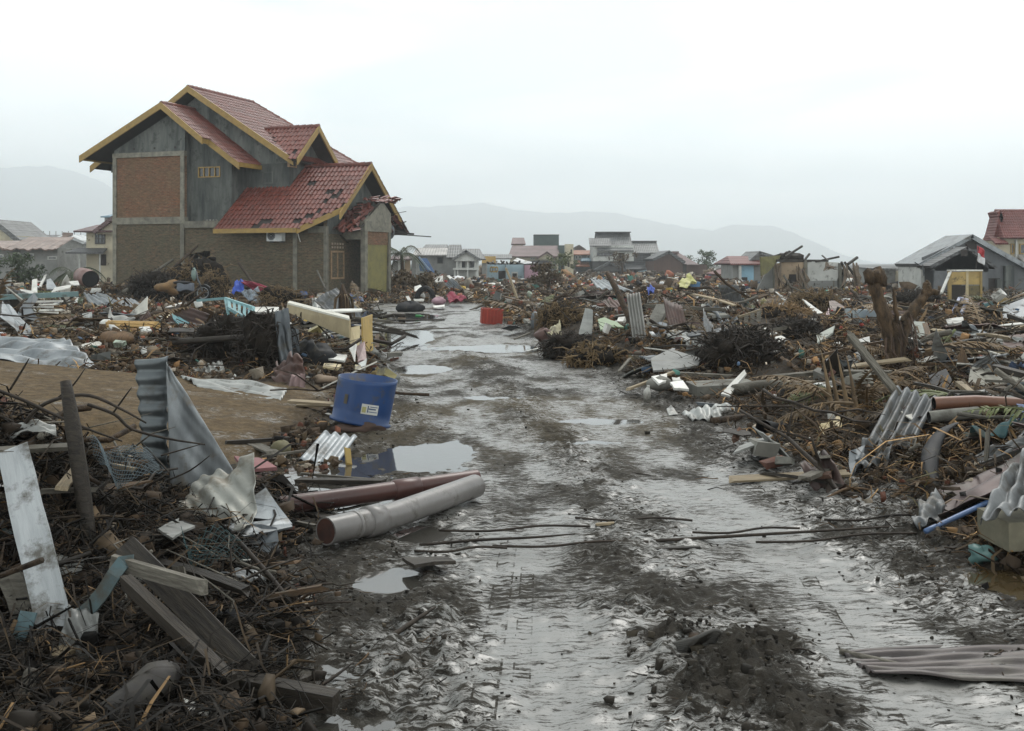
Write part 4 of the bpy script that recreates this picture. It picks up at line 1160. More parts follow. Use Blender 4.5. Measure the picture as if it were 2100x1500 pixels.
b.box('wall', 2046, 2190, 487, None, 0, 2.4, W_CREAM); b.face_roof('awning', 2030, 2056, 484, 499, -.9, .4, R_RED, 2, 2, False); b.win(2072, 2080, 500, 522, 0, OCHRE); b.box('pilaster', 2080.5, 2084, 492, None, -.2, -.01, W_WHT); b.win(2090, 2106, 500, 522, 0, OCHRE)
b.face_roof('awning', 2080, 2160, 522, 536, -1.4, 0, R_PALE, 6, 0, False)
# flag on its pole
fl = thing('flag', 'red and white flag on a leaning pole before the grey gables', 'flag', at(2003, 560, 54))
o0 = fl.location
m = MB(); m.tube([Vector((at(1997, 585, 54) - o0)), Vector((at(2007, 506, 54) - o0))], .02, 6); m.build('pole', WOODD(), fl)
for nm, y0, y1, mt in (('red_band', 504, 519, paint('flag_red', (.55, .03, .04), mud=0)), ('white_band', 519, 534, paint('flag_white', (.75, .74, .74), mud=0))):
    m = MB()
    def fn(u, v, y0=y0, y1=y1):
        px = 2006 + 16 * u - 3 * v * 0; py = y0 + (y1 - y0) * v + u * 11
        p = at(px - (py - 506) * .12, py, 54) - o0
        return (p.x, p.y + .1 * math.sin(u * 6 + v * 2 + y0), p.z)
    m.grid(fn, 8, 5, .006); m.build(nm, mt, fl, True)
# slanting blue panel, far right of the brick house
b = Bld('collapsed_stall', 'collapsed stall with a slanting blue panel', 880, 75, 'ruin')
m = MB(); m.slab([(b.X(858), -.3, b.Z(530)), (b.X(875), .2, b.Z(530)), (b.X(892), .2, b.Z(560)), (b.X(862), -.3, b.Z(556))], .06, (0, -1, 0)); m.build('panel', mat('blue_panel', (.09, .17, .33), (.05, .10, .22), 2, .6, .1, mud=.15), b.o)
m = MB(); m.beam((b.X(860), -.5, b.Z(527)), (b.X(884), -.5, b.Z(556)), .22, .08); m.build('brace', paint('pale_blue_board', (.32, .42, .55)), b.o)
for x0, x1, y, mt in ((817, 829, 530, W_WHT), (830, 841, 529, W_TAN), (844, 853, 527, W_GREY), (806, 816, 535, W_GREY)): b.box('wall_stub', x0, x1, y, None, 0, .3, mt)
b.face_roof('roof', 800, 842, 519, 531, -.5, 2, R_MAU, 4, 4)

# --- low walls and slabs on the plain, and trees
def tree(name, label, base_p, h, w, seed, m, n=900, group='trees beyond the wreckage', trunk=.35):
    t = thing(name, label, 'tree', base_p, 0, group)
    rr = np.random.default_rng(seed)
    b_ = MB(); b_.tube([(0, 0, -.2), (.1, 0, h * .3), (0, .1, h * .55), (.15, 0, h * .8)], [trunk * .5, trunk * .4, trunk * .25, .04], 7); b_.build('trunk', BARK(), t, True)
    cl = [(rr.normal() * w * .28, rr.normal() * w * .28, h * (trunk and rr.uniform(.35, .95)), rr.uniform(.14, .3) * w) for _ in range(16)]
    vs, fs = [], []
    for i in range(n):
        c = cl[rr.integers(len(cl))]
        d = rr.normal(size=3); d /= np.linalg.norm(d); r = c[3] * rr.uniform(.5, 1.05)
        p = np.array([c[0], c[1], max(.2, c[2])]) + d * r * np.array([1, 1, .75])
        a = rr.normal(size=3); a /= np.linalg.norm(a); q = np.cross(a, d); s_ = rr.uniform(.05, .10) * w ** .6
        k = len(vs); vs += [tuple(p - a * s_), tuple(p + q * s_ * .6), tuple(p + a * s_), tuple(p - q * s_ * .6)]; fs.append((k, k + 1, k + 2, k + 3))
    b_ = MB(); b_.add(vs, fs); b_.build('crown', m, t)
    return t
LEAF = mat('far_leaf', (.075, .105, .045), (.035, .05, .022), 3, .7, 0, mud=0)
LEAFY = mat('yellow_leaf', (.16, .18, .06), (.08, .10, .035), 3, .7, 0, mud=0)
LEAFB = mat('brown_leaf', (.13, .085, .04), (.06, .042, .022), 3, .8, 0, mud=0)
tree('leafy_tree', 'dark green rounded tree beside the brown barn', ((1448 - 1050) / F * 150, 150, 0), 3.6, 3.4, 1, LEAF)
tree('leafy_tree', 'pale green bushy tree before the mauve roofed house', ((1152 - 1050) / F * 120, 120, 0), 3.0, 2.4, 2, LEAFY)
tree('leafy_tree', 'yellowish stripped tree before the grey porch of the modern house', ((1275 - 1050) / F * 125, 125, 0), 3.2, 2.4, 3, LEAFB, 500)
tree('bush', 'brown dead bush rising from the wreckage before the pink wall', ((1122 - 1050) / F * 62, 62, 0), 1.7, 1.5, 4, LEAFB, 1000, 'dead bushes on the plain')
tree('bush', 'low brown bush beside the end of the brick house porch', ((845 - 1050) / F * 58, 58, .1), 1.1, 2.4, 5, LEAFB, 900, 'dead bushes on the plain')
tree('bush', 'grey-green bush before the sagging pinkish roof', ((36 - 1050) / F * 70, 70, .1), 2.2, 2.6, 6, LEAF, 900, 'dead bushes on the plain')
def palm(label, p, h, seed, m, n=14):
    t = thing('palm_tree', label, 'tree', p)
    rr = random.Random(seed)
    b_ = MB(); b_.tube([(0, 0, 0), (.1, 0, h * .5), (.05, .05, h)], [.16, .12, .1], 7); b_.build('trunk', BARK(), t, True)
    for i in range(n):
        a = 2 * PI * i / n + rr.uniform(-.3, .3); l = rr.uniform(1.2, 2.0); up = rr.uniform(.1, 1.1)
        path = [Vector((math.cos(a) * l * s_, math.sin(a) * l * s_, h + up * s_ * l - 1.1 * s_ * s_ * l)) for s_ in np.linspace(0, 1, 7)]
        f_ = MB(); f_.tube(path, [.03] * 6 + [.008], 4)
        for j in range(1, 7):
            for k in range(4):
                c = path[j - 1].lerp(path[j], k / 4); d = (path[j] - path[j - 1]).normalized(); s_ = d.cross(Vector((0, 0, 1))).normalized()
                for sg in (-1, 1):
                    e = c + s_ * sg * .36 + d * .15 + Vector((0, 0, -.18 - .15 * rr.random()))
                    f_.add([c, c + d * .05, e], [(0, 1, 2)])
        f_.build('frond', m, t)
    return t
palm('battered palm with thin fronds beside the brick house porch', ((822 - 1050) / F * 66, 66, 0), 2.3, 3, mat('palm_green', (.07, .085, .04), (.04, .05, .022), 3, .6, 0, mud=0), 9)
palm('low green palm before the maroon roofed villa', ((150 - 1050) / F * 60, 60, .1), 1.1, 5, mat('palm_green', (.10, .14, .05)), 12)
# ------------------------------------------------------------------ builders for wreckage
def D(py, z=0.0):
    return F * (CH - z) / (py - HZ)
def P3(p):
    return at(*p)

def frame_obj(name, mb, m, M4, smooth=False):
    """mesh in its own axes, placed by matrix M4"""
    me_ = bpy.data.meshes.new(name)
    me_.from_pydata([tuple(v) for v in mb.v], [], mb.f)
    if smooth: me_.polygons.foreach_set('use_smooth', [True] * len(me_.polygons))
    me_.materials.append(m)
    o = bpy.data.objects.new(name, me_); COL.objects.link(o); o.matrix_world = M4
    return o

def axis_matrix(p0, p1, roll=0.0):
    p0, p1 = Vector(p0), Vector(p1)
    d = (p1 - p0).normalized()
    up = Vector((0, 0, 1)) if abs(d.z) < .95 else Vector((0, 1, 0))
    s = up.cross(d).normalized(); t = d.cross(s)
    R = Matrix((d, s, t)).transposed() @ Matrix.Rotation(roll, 3, 'X')
    return Matrix.Translation(p0) @ R.to_4x4()

def plank_mb(L, w, h, seed=0, jag=.03, bend=0.0, n=6):
    rr = random.Random(seed); mb = MB()
    vs, fs = [], []
    for i in range(n + 1):
        t = i / n
        for k, (a, b_) in enumerate(((-1, -1), (1, -1), (1, 1), (-1, 1))):
            x = L * t + (rr.uniform(-jag, jag) if i in (0, n) else 0)
            ww = w * (1 + rr.uniform(-.04, .04))
            vs.append((x, a * ww / 2, b_ * h / 2 + bend * math.sin(PI * t)))
    for i in range(n):
        for k in range(4):
            fs.append((i * 4 + k, i * 4 + (k + 1) % 4, i * 4 + 4 + (k + 1) % 4, i * 4 + 4 + k))
    fs += [(3, 2, 1, 0), tuple(n * 4 + k for k in range(4))]
    return mb.add(vs, fs)

def plank(label, p0, p1, w, h, m, roll=0.0, bend=0.0, name='plank', cat='plank', group=None, jag=.03):
    a, b_ = P3(p0), P3(p1)
    return tag(frame_obj(name, plank_mb((b_ - a).length, w, h, hash(label) % 999 if False else int(p0[0]), jag, bend), m, axis_matrix(a, b_, roll)), label, cat, group)

def ragged(pts, n, amp, seed):
    rr = random.Random(seed); out = []
    for i in range(len(pts)):
        a, b_ = pts[i], pts[(i + 1) % len(pts)]
        for k in range(n):
            p = a.lerp(b_, k / n)
            if k: p = p + Vector([rr.uniform(-amp, amp) for _ in range(3)])
            out.append(p)
    return out

def panel(label, corners, th, m, name='board_fragment', cat='board', group=None, rag=2, amp=.012):
    pts = [P3(c) for c in corners]
    c0 = pts[0]
    mb = MB()
    n = Vector((0, 0, 0))
    for i in range(len(pts)):
        n += (pts[i] - c0).cross(pts[(i + 1) % len(pts)] - c0)
    n = n.normalized() if n.length > 1e-9 else Vector((0, -1, 0))
    if n.y > 0: n = -n; pts = pts[::-1]
    r_ = ragged(pts, rag, amp, int(corners[0][0]))
    cen = sum(r_, Vector()) / len(r_)
    k = len(r_)
    # fan so that ragged edges stay clean
    vs = [cen] + r_ + [cen - n * th] + [p - n * th for p in r_]
    fs = []
    for i in range(k):
        j = (i + 1) % k
        fs += [(0, 1 + i, 1 + j), (k + 1, k + 2 + j, k + 2 + i), (1 + i, k + 2 + i, k + 2 + j, 1 + j)]
    mb.add(vs, fs)
    return tag(mb.build(name, m), label, cat, group)

def iron(label, c00, c10, c11, c01, nw, amp, m, along='v', crumple=0.0, tear=0.0, curl=None, name='corrugated_sheet', cat='metal sheet', group=None, nu=48, nv=14, th=.004, seed=0):
    """corrugated sheet over four corners; along: direction in which the ridges run"""
    A, B_, C, D_ = [P3(c) for c in (c00, c10, c11, c01)]
    rr = random.Random(seed + int(c00[0]))
    ph = [rr.uniform(0, 6.28) for _ in range(8)]
    nrm = ((B_ - A).cross(D_ - A)).normalized()
    if nrm.y > 0: nrm = -nrm
    def fn(u, v):
        p = (A * (1 - u) + B_ * u) * (1 - v) + (D_ * (1 - u) + C * u) * v
        t = u if along == 'v' else v
        d = amp * math.sin(2 * PI * nw * t)
        if crumple:
            d += crumple * (math.sin(3.1 * u + 4.7 * v + ph[0]) + .6 * math.sin(7.3 * u - 5.1 * v + ph[1]) + .4 * math.sin(11 * u + 13 * v + ph[2]) + .3 * math.sin(23 * v - 17 * u + ph[3]))
        if curl: d += curl(u, v)
        q = p + nrm * d
        if tear:
            e = tear * (.5 * math.sin(9 * u + ph[4]) + .5 * math.sin(21 * u + ph[5]))
            q = q + (D_ - A).normalized() * e * (v * v + (1 - v) ** 4)
        return q
    mb = MB(); mb.grid(fn, nu, nv, th)
    return tag(mb.build(name, m, smooth=True), label, cat, group)

def pole(label, path, rad, m, name='branch', cat='branch', n=7, group=None, flat=1.0):
    mb = MB(); pts = [P3(p) for p in path]
    sm = []
    for i in range(len(pts) - 1):
        for k in range(4):
            t = k / 4
            p0, p1, p2, p3 = pts[max(i - 1, 0)], pts[i], pts[i + 1], pts[min(i + 2, len(pts) - 1)]
            sm.append(.5 * ((2 * p1) + (p2 - p0) * t + (2 * p0 - 5 * p1 + 4 * p2 - p3) * t * t + (3 * p1 - p0 - 3 * p2 + p3) * t ** 3))
    sm.append(pts[-1])
    if hasattr(rad, '__len__'):
        rs = np.interp(np.linspace(0, 1, len(sm)), np.linspace(0, 1, len(rad)), rad).tolist()
    else: rs = [rad] * len(sm)
    mb.tube(sm, rs, n, flat=flat)
    return tag(mb.build(name, m, smooth=True), label, cat, group)

def bx(label, name, cat, c, size, rot, m, group=None, bevel=.0):
    mb = MB(); sx, sy, sz = size
    mb.box(-sx / 2, sx / 2, -sy / 2, sy / 2, 0, sz)
    o = mb.build(name, m, move=False)
    o.location = c; o.rotation_euler = rot
    return tag(o, label, cat, group)

def rock(label, p, r, m, name='stone', cat='stone', seed=1, amp=.3, group=None):
    mb = MB(); c = P3(p); mb.blob(c, r, seed, amp, 14, 9)
    return tag(mb.build(name, m, smooth=True), label, cat, group)

def root_mass(label, p, r, seed, m_core, m_root, n=260, name='root_ball', cat='root ball'):
    """upturned mass of roots: a lumpy core and hundreds of fibres"""
    c = P3(p)
    t = thing(name, label, cat, (c.x, c.y, c.z - r[2]))
    rr = random.Random(seed)
    m_core = mat('root_soil', (.022, .016, .011), (.010, .008, .006), 9, .9, .8, mud=0, spec=.15, dist=.05)
    mb = MB()
    n *= 2
    for i in range(9):
        mb.blob((rr.uniform(-.5, .5) * r[0], rr.uniform(-.35, .35) * r[1], r[2] + rr.uniform(-.5, .45) * r[2]), (r[0] * rr.uniform(.36, .6), r[1] * .55, r[2] * rr.uniform(.36, .6)), seed + i, .4, 12, 8)
    mb.build('core', m_core, t, True)
    mb = MB()
    for i in range(n):
        d = Vector((rr.gauss(0, 1), rr.gauss(0, 1), rr.gauss(0, 1))).normalized()
        q = rr.uniform(.6, .92)
        a = Vector((d.x * r[0] * q, d.y * r[1] * q, r[2] + d.z * r[2] * q))
        b_ = a + Vector((rr.gauss(0, .16), rr.gauss(0, .16), rr.gauss(0, .12))) * max(r) + d * rr.uniform(0, .14) * max(r)
        e = b_ + Vector((rr.gauss(0, .13), rr.gauss(0, .13), -abs(rr.gauss(0, .22)))) * max(r)
        rad = rr.choice((.004, .006, .008, .012)) * (1 + max(r))
        mb.tube([a, (a + b_) / 2 + Vector((rr.gauss(0, .06), rr.gauss(0, .06), rr.gauss(0, .06))) * max(r), b_, e], [rad, rad, rad * .7, rad * .3], 4)
    o = mb.build('roots', m_root, t); o['kind'] = 'stuff'
    return t

def frond_mb(L, seed, droop=.5, leaf=.42, n=26):
    rr = random.Random(seed); mb = MB()
    pts = [Vector((L * s_, .06 * L * math.sin(2 * s_ + seed), .35 * L * s_ * (1 - droop * 1.6 * s_))) for s_ in np.linspace(0, 1, 9)]
    mb.tube(pts, [.022 * L ** .5, .02, .018, .016, .013, .011, .009, .006, .003], 5)
    for i in range(n):
        t = .12 + .86 * i / n; k = min(int(t * 8), 7); p = pts[k].lerp(pts[k + 1], t * 8 - k); d = (pts[k + 1] - pts[k]).normalized()
        s_ = d.cross(Vector((0, 0, 1))).normalized()
        for sg in (-1, 1):
            if rr.random() < .18: continue
            l = leaf * L * .55 * math.sin(PI * min(.97, t * .8 + .2)) * rr.uniform(.6, 1.1)
            tip = p + s_ * sg * l * .75 + d * l * .55 + Vector((0, 0, -l * rr.uniform(.1, .7)))
            mid = p.lerp(tip, .5) + Vector((0, 0, l * .12))
            w = d * .016 * (.5 + L * .5)
            mb.add([p - w * .4, p + w * .4, mid + w, mid - w, tip], [(0, 1, 2, 3), (3, 2, 4)])
    return mb
FROND = lambda: mat('dry_frond', (.21, .14, .07), (.095, .062, .033), 5, .7, .15, mud=.15)
FRONDG = lambda: mat('green_frond', (.13, .15, .05), (.07, .075, .03), 5, .65, .15, mud=.15)
def frond(label, p, L, rz, ry, seed, m=None, group=None, droop=.5):
    o = frame_obj('palm_frond', frond_mb(L, seed, droop), m or FROND(), Matrix.Translation(P3(p)) @ Euler((0, ry, rz)).to_matrix().to_4x4())
    return tag(o, label, 'palm frond', group)

# ------------------------------------------------------------------ blue drum
def drum():
    t = thing('plastic_drum', 'cut blue plastic drum with a white label beside the muddy track', 'drum', gp(738, 868, 0.03))
    t.rotation_euler = (math.radians(-4), math.radians(10), math.radians(0))
    BLUE = mat('drum_blue', (.009, .048, .165), (.006, .032, .11), 1.6, .42, .08, mud=.24, rnd=0, mudsc=5)
    r, h, k = .31, .49, 48
    def rad(z): return r * (1.0 + .03 * z / h) + (.018 if z < .035 else 0)
    def ring(z, rr_): return [(rr_ * math.cos(2 * PI * i / k), rr_ * math.sin(2 * PI * i / k), z + (.035 * math.sin(2 * PI * i / k * 1 + .6) if z > h * .9 else 0)) for i in range(k)]
    zs = [(.0, r + .02), (.03, r + .02), (.037, r), (.15, r * 1.005), (.3, r * 1.015), (.45, r * 1.02), (h, r * 1.03), (h, r * 1.03 - .012), (.06, r - .012)]
    m = MB(); vs = []; fs = []
    for z, q in zs: vs += ring(z, q)
    for j in range(len(zs) - 1):
        for i in range(k): fs.append((j * k + i, j * k + (i + 1) % k, (j + 1) * k + (i + 1) % k, (j + 1) * k + i))
    fs.append(tuple((len(zs) - 1) * k + i for i in range(k))); fs.append(tuple(range(k - 1, -1, -1)))
    m.add(vs, fs); body = m.build('body', BLUE, t, True)
    def patch(name, a0, a1, z0, z1, mt, off):
        m = MB(); n = 6
        m.grid(lambda u, v: ((r * 1.02 + off) * math.cos(a0 + (a1 - a0) * u), (r * 1.02 + off) * math.sin(a0 + (a1 - a0) * u), z0 + (z1 - z0) * v), n, 1)
        return m.build(name, mt, t)
    A = lambda deg: math.radians(-90 + deg)
    lab = patch('paper_label', A(4), A(37), .13, .235, mat('label_white', (.72, .72, .68), (.6, .6, .56), 5, .6, 0, mud=.06), .004)
    INK, YEL = paint('label_ink', (.05, .09, .2), mud=0), paint('label_olive', (.33, .31, .12), mud=0)
    for a0, a1, z0, z1, mt in ((5.5, 13, .145, .205, YEL), (20, 35, .208, .216, INK), (18, 32, .182, .196, INK), (18, 35, .155, .163, INK), (15.5, 17.5, .15, .22, INK)):
        patch('label_print', A(a0), A(a1), z0, z1, mt, .006)
    patch('mud_stain', A(-34), A(-26), .20, .30, mat('dry_mud', (.10, .085, .06), None, 8, .9, .2, mud=0), .005)
    return t
drum()
rock('brown rubble lump under the blue drum', (735, 880, 11.55), (.26, .14, .06), mat('red_mud', (.07, .04, .028), None, 8, .8, .4, mud=.2), 'rubble_lump', 'rubble', 3, .5)

# ------------------------------------------------------------------ drain pipes across the verge
def pipe(label, path, r, m, m_in, couplings=(), cut=None):
    pts = [P3(p) for p in path]
    t = thing('drain_pipe', label, 'pipe', (pts[0].x, pts[0].y, pts[0].z - r))
    o0 = t.location
    q = [p - o0 for p in pts]
    mb = MB(); mb.tube(q, r, 20, cap=False); mb.build('outer_wall', m, t, True)
    mb = MB(); mb.tube(q, r * .90, 20, cap=False); mb.build('inner_wall', m_in, t, True)
    d = (q[1] - q[0]).normalized(); 
    for e, dd_ in ((q[0], d), (q[-1], (q[-1] - q[-2]).normalized())):
        s = dd_.cross(Vector((0, 0, 1))).normalized(); tt = s.cross(dd_); k = 20
        mb = MB(); mb.add([e + (s * math.cos(2 * PI * i / k) + tt * math.sin(2 * PI * i / k)) * rr_ for rr_ in (r, r * .9) for i in range(k)], [(i, (i + 1) % k, (i + 1) % k + k, i + k) for i in range(k)]); mb.build('rim', m, t)
    for c0, c1, f_ in couplings:
        def along(t):
            i = min(int(t * (len(q) - 1)), len(q) - 2); return q[i].lerp(q[i + 1], t * (len(q) - 1) - i)
        a, b_ = along(c0), along(c1)
        mb = MB(); mb.tube([a, a + (b_ - a) * .04, b_ - (b_ - a) * .04, b_], [r * 1.0, r * f_, r * f_, r * 1.0], 20, cap=False); mb.build('coupling', m, t, True)
    return t
PGREY = mat('grey_plastic_pipe', (.22, .205, .195), (.14, .13, .122), 2, .32, .05, mud=.27, rnd=0, mudsc=4)
PBRN = mat('brown_plastic_pipe', (.10, .042, .034), (.06, .027, .023), 2, .33, .05, mud=.24, rnd=0, mudsc=4)
RUSTI = mat('rust_fill', (.07, .026, .016), (.03, .013, .009), 9, .9, .6, mud=0)
p_ = pipe('grey plastic drain pipe with a rust plugged end lying in mud', [(668, 1090, 6.72), (800, 1060, 7.2), (975, 997, 8.2)], .086, PGREY, BLACK(), ((.30, .42, 1.16), (.20, .22, 1.05)))
m = MB(); e = P3((672, 1089, 6.74)) - p_.location; dd_ = (P3((800, 1060, 7.2)) - P3((668, 1090, 6.72))).normalized()
m.tube([e - dd_ * .02, e + dd_ * .05], .079, 18); m.build('rust_plug', RUSTI, p_)
pipe('brown plastic drain pipe propped behind the grey one', [(560, 1040, 7.55), (760, 1013, 7.9), (978, 981, 8.4)], .066, PBRN, BLACK(), ((.60, .72, 1.14),))
# ------------------------------------------------------------------ dark heap in the left foreground
pole('weathered round post standing upright in the dark heap', [(184, 1120, 5.7), (168, 1000, 5.75), (150, 880, 5.8), (134, 782, 5.85)], [.038, .042, .042, .028], WOODD(), 'post', 'post', 9)
plank('long white painted board slanting down the dark heap', (28, 930, 5.35), (112, 1285, 4.75), .145, .022, mat('flaking_white_paint', (.36, .375, .38), (.22, .235, .24), 3, .55, .3, mud=.42, mudsc=5, st=(.6, 4, 4)), .35, .012, 'broken_board', 'board', jag=.05)
iron('torn grey plastic film hanging from the white board', (140, 1240, 4.78), (205, 1262, 4.78), (190, 1425, 4.55), (110, 1370, 4.62), 2, .004, mat('grey_film', (.30, .30, .28), (.16, .16, .15), 4, .35, .2, mud=.2), crumple=.02, tear=.012, name='plastic_film', cat='plastic film', nu=24, nv=24, th=.002)
def ribbon(label, path, w, m, name='strap', cat='strap'):
    pts = [P3(p) for p in path]; mb = MB(); n = len(pts)
    vs = []
    for i, p in enumerate(pts):
        d = (pts[min(i + 1, n - 1)] - pts[max(i - 1, 0)]).normalized(); s = d.cross(Vector((0, -1, .2))).normalized()
        vs += [p - s * w / 2, p + s * w / 2, p + s * w / 2 + Vector((0, .012, -.004)), p - s * w / 2 + Vector((0, .012, -.004))]
    fs = [(i * 4 + k, i * 4 + (k + 1) % 4, i * 4 + 4 + (k + 1) % 4, i * 4 + 4 + k) for i in range(n - 1) for k in range(4)] + [(0, 1, 2, 3), (n * 4 - 1, n * 4 - 2, n * 4 - 3, n * 4 - 4)]
    mb.add(vs, fs)
    return tag(mb.build(name, m), label, cat)
TEAL = paint('teal_cloth', (.10, .16, .175), .8)
ribbon('grey-teal cloth strap draped over the short plank', [(272, 1152, 4.86), (252, 1153, 4.82), (232, 1180, 4.78), (210, 1215, 4.78), (188, 1242, 4.78), (166, 1262, 4.78)], .062, TEAL)
ribbon('grey-teal cloth strap hanging beside the white board', [(58, 1255, 4.7), (44, 1300, 4.66), (30, 1348, 4.62)], .07, TEAL)
plank('short pale edged plank sticking out of the dark heap', (225, 1150, 4.9), (412, 1204, 4.66), .03, .06, WOODG())
plank('dark board with a grey worn edge sliding down the heap', (262, 1122, 5.1), (508, 1372, 4.45), .10, .025, WOODD(), .9)
plank('long brown beam leaning from the heap to the mud', (262, 1196, 4.75), (478, 1402, 4.35), .045, .06, WOODD(), .2)
plank('square dark beam lying in the mud below the heap', (436, 1392, 4.45), (690, 1440, 4.3), .07, .075, WOODD(), .1, jag=.012)
pole('smooth grey driftwood log at the foot of the dark heap', [(120, 1510, 3.95), (205, 1478, 4.02), (275, 1440, 4.1), (322, 1400, 4.2), (350, 1385, 4.3)], [.04, .055, .075, .082, .05], mat('silver_log', (.06, .054, .051), (.026, .024, .022), 4, .6, .5, mud=.25, spec=.25), 'log', 'log', 12)
pole('broken round stake at the bottom of the dark heap', [(28, 1510, 4.1), (48, 1440, 4.2), (66, 1378, 4.3)], [.032, .036, .03], WOODG(), 'post', 'post', 8)
panel('grey split plank behind the white board', [(-10, 1180, 4.95), (40, 1170, 4.95), (85, 1260, 4.8), (70, 1330, 4.75), (30, 1290, 4.78)], .03, WOODG(), 'plank', 'plank')
panel('dark slab of wet wood against the round stake', [(-10, 1385, 4.4), (50, 1330, 4.5), (60, 1440, 4.3), (20, 1470, 4.25)], .03, WOODD(), 'plank', 'plank')
for i, (pa, rd) in enumerate(((((-20, 795, 6.2), (50, 822, 6.15), (110, 850, 6.1), (185, 882, 6.0), (250, 905, 5.9)), .010), (((30, 905, 6.2), (70, 845, 6.2), (120, 818, 6.2), (185, 812, 6.15), (250, 840, 6.1), (300, 868, 6.1)), .012), (((180, 830, 6.3), (235, 850, 6.3), (270, 880, 6.3), (345, 900, 6.25), (420, 912, 6.2)), .010), (((120, 815, 6.2), (150, 790, 6.2), (175, 755, 6.2)), .006), (((20, 800, 6.25), (45, 760, 6.25), (60, 735, 6.25)), .007), (((230, 850, 6.3), (255, 815, 6.3), (270, 795, 6.3)), .006), (((330, 935, 6.8), (365, 925, 6.8), (410, 912, 6.75)), .006), (((345, 985, 6.6), (390, 965, 6.6), (430, 935, 6.5)), .006))):
    pole(('long dark twig running down from the edge of the tan soil', 'arched dark twig looping behind the upright post', 'dark twig sagging before the tall curled sheet', 'short twig standing up beside the upright post', 'straight twig standing alone over the tan soil', 'short twig rising from the sagging one', 'short dark twig before the foot of the bent plate', 'dark twig rising across the bent plate')[i], pa, [rd, rd, rd * .8, rd * .4], TWIG(), 'twig', 'twig', 5, 'twigs standing up from the dark heap')
pole('dark bent stick reaching from the heap to the mud', [(480, 1100, 5.8), (560, 1190, 5.5), (620, 1270, 5.3), (665, 1312, 5.2)], [.012, .013, .011, .006], TWIG(), 'branch', 'branch', 6)
pole('thin branch lying along the lower edge of the heap', [(420, 1245, 5.4), (560, 1270, 5.3), (640, 1240, 5.4), (720, 1235, 5.4)], [.010, .012, .009, .004], TWIG(), 'branch', 'branch', 6)
# fishing net
def net(label, c, w, h, n, k, m, seed):
    rr = random.Random(seed); c = P3(c); mb = MB()
    ph = [rr.uniform(0, 6) for _ in range(4)]
    def fn(u, v): return Vector((c.x + (u - .5) * w, c.y + .15 * math.sin(5 * u + ph[0]) + .2 * (1 - v), c.z + (v - .5) * h * (1 - .5 * abs(u - .45)) + .04 * math.sin(9 * u + ph[1]) + .05 * math.sin(6 * v + 11 * u + ph[2]) * h))
    for i in range(n):
        for d in (0, 1):
            pts = []
            for j in range(k + 1):
                v = j / k; u = (i / n + (v if d else 1 - v) * .5) % 1.0
                pts.append((fn(u, v), u))
            for (p, u0), (q, u1) in zip(pts, pts[1:]):
                if abs(u0 - u1) < .4: mb.tube([p, q], .0016, 3, cap=False)
    o = mb.build('fishing_net', m); o['kind'] = 'thing'
    return tag(o, label, 'net')
net('blue-grey fishing net bunched beside the upright post', (232, 955, 5.75), .40, .24, 20, 12, paint('net_blue', (.15, .19, .21), .7, 0), 4)
net('teal fishing net caught on the stick below the crumpled sheet', (425, 1140, 5.6), .30, .26, 13, 10, paint('net_teal', (.05, .11, .115), .7, 0), 9)

# ------------------------------------------------------------------ twisted iron sheets on the left
iron('tall curled corrugated sheet standing on end beside the bent plate', (274, 738, 7.7), (343, 730, 7.6), (346, 1020, 7.45), (302, 1010, 7.5), 8.5, .014, mat('dark_galvanised', (.20, .22, .225), (.09, .10, .105), 2.5, .42, .2, metal=.6, mud=.12), 'u', curl=lambda u, v: -.07 * math.sin(PI * u) + .03 * (v - .5), nu=18, nv=80)
iron('tall bent flat iron plate tapering to a point', (341, 742, 7.58), (350, 758, 7.58), (508, 1010, 7.25), (350, 1000, 7.4), 1.5, .008, mat('pale_plate', (.29, .305, .31), (.15, .16, .165), 3, .5, .3, metal=.35, mud=.34, mudsc=3, muddy=(.14, .11, .075), st=(2, 2, .6)), 'v', crumple=.014, name='iron_plate', nu=30, nv=30)
iron('crumpled whitish iron sheet below the bent plate', (402, 985, 7.2), (528, 945, 7.05), (505, 1100, 6.5), (365, 1060, 6.8), 3, .010, mat('dirty_white_sheet', (.40, .40, .36), (.24, .235, .205), 3, .5, .2, metal=.2, mud=.34, mudsc=4, muddy=(.15, .125, .085)), 'v', crumple=.035, tear=.04, name='crumpled_sheet', nu=40, nv=30)
panel('twisted grey metal bracket beside the crumpled sheet', [(500, 1030, 7.0), (545, 1000, 7.1), (600, 1075, 6.75), (520, 1062, 6.8)], .01, GALV(), 'metal_bracket', 'bracket')
panel('thin folded grey strip under the crumpled sheet', [(455, 1075, 6.6), (590, 1062, 6.8), (600, 1080, 6.7), (500, 1100, 6.5)], .012, GALV(), 'metal_strip', 'metal strip')
panel('dark sheet hanging below the brown drain pipe', [(505, 1075, 6.65), (568, 1082, 6.65), (572, 1140, 6.5), (512, 1130, 6.5)], .006, GALVD(), 'iron_plate', 'metal sheet')
iron('short corrugated offcut propped in the puddle', (664, 886, 10.6), (732, 896, 10.4), (690, 955, 9.75), (612, 945, 9.85), 3.5, .018, GALV(), 'v', nu=36, nv=10)
iron('torn maroon and grey corrugated sheet standing behind the white one', (566, 742, 15.4), (622, 726, 15.2), (628, 800, 14.9), (560, 812, 14.9), 4, .022, RUST(), 'u', crumple=.03, tear=.12, nu=30, nv=40)
iron('fluted pinkish sheet end beside the maroon one', (598, 770, 14.9), (626, 768, 14.8), (624, 818, 14.7), (588, 812, 14.7), 3, .02, mat('pink_grey_sheet', (.30, .20, .19), (.18, .12, .115), 3, .5, .2, metal=.2, mud=.15), 'v', crumple=.01, nu=24, nv=12)
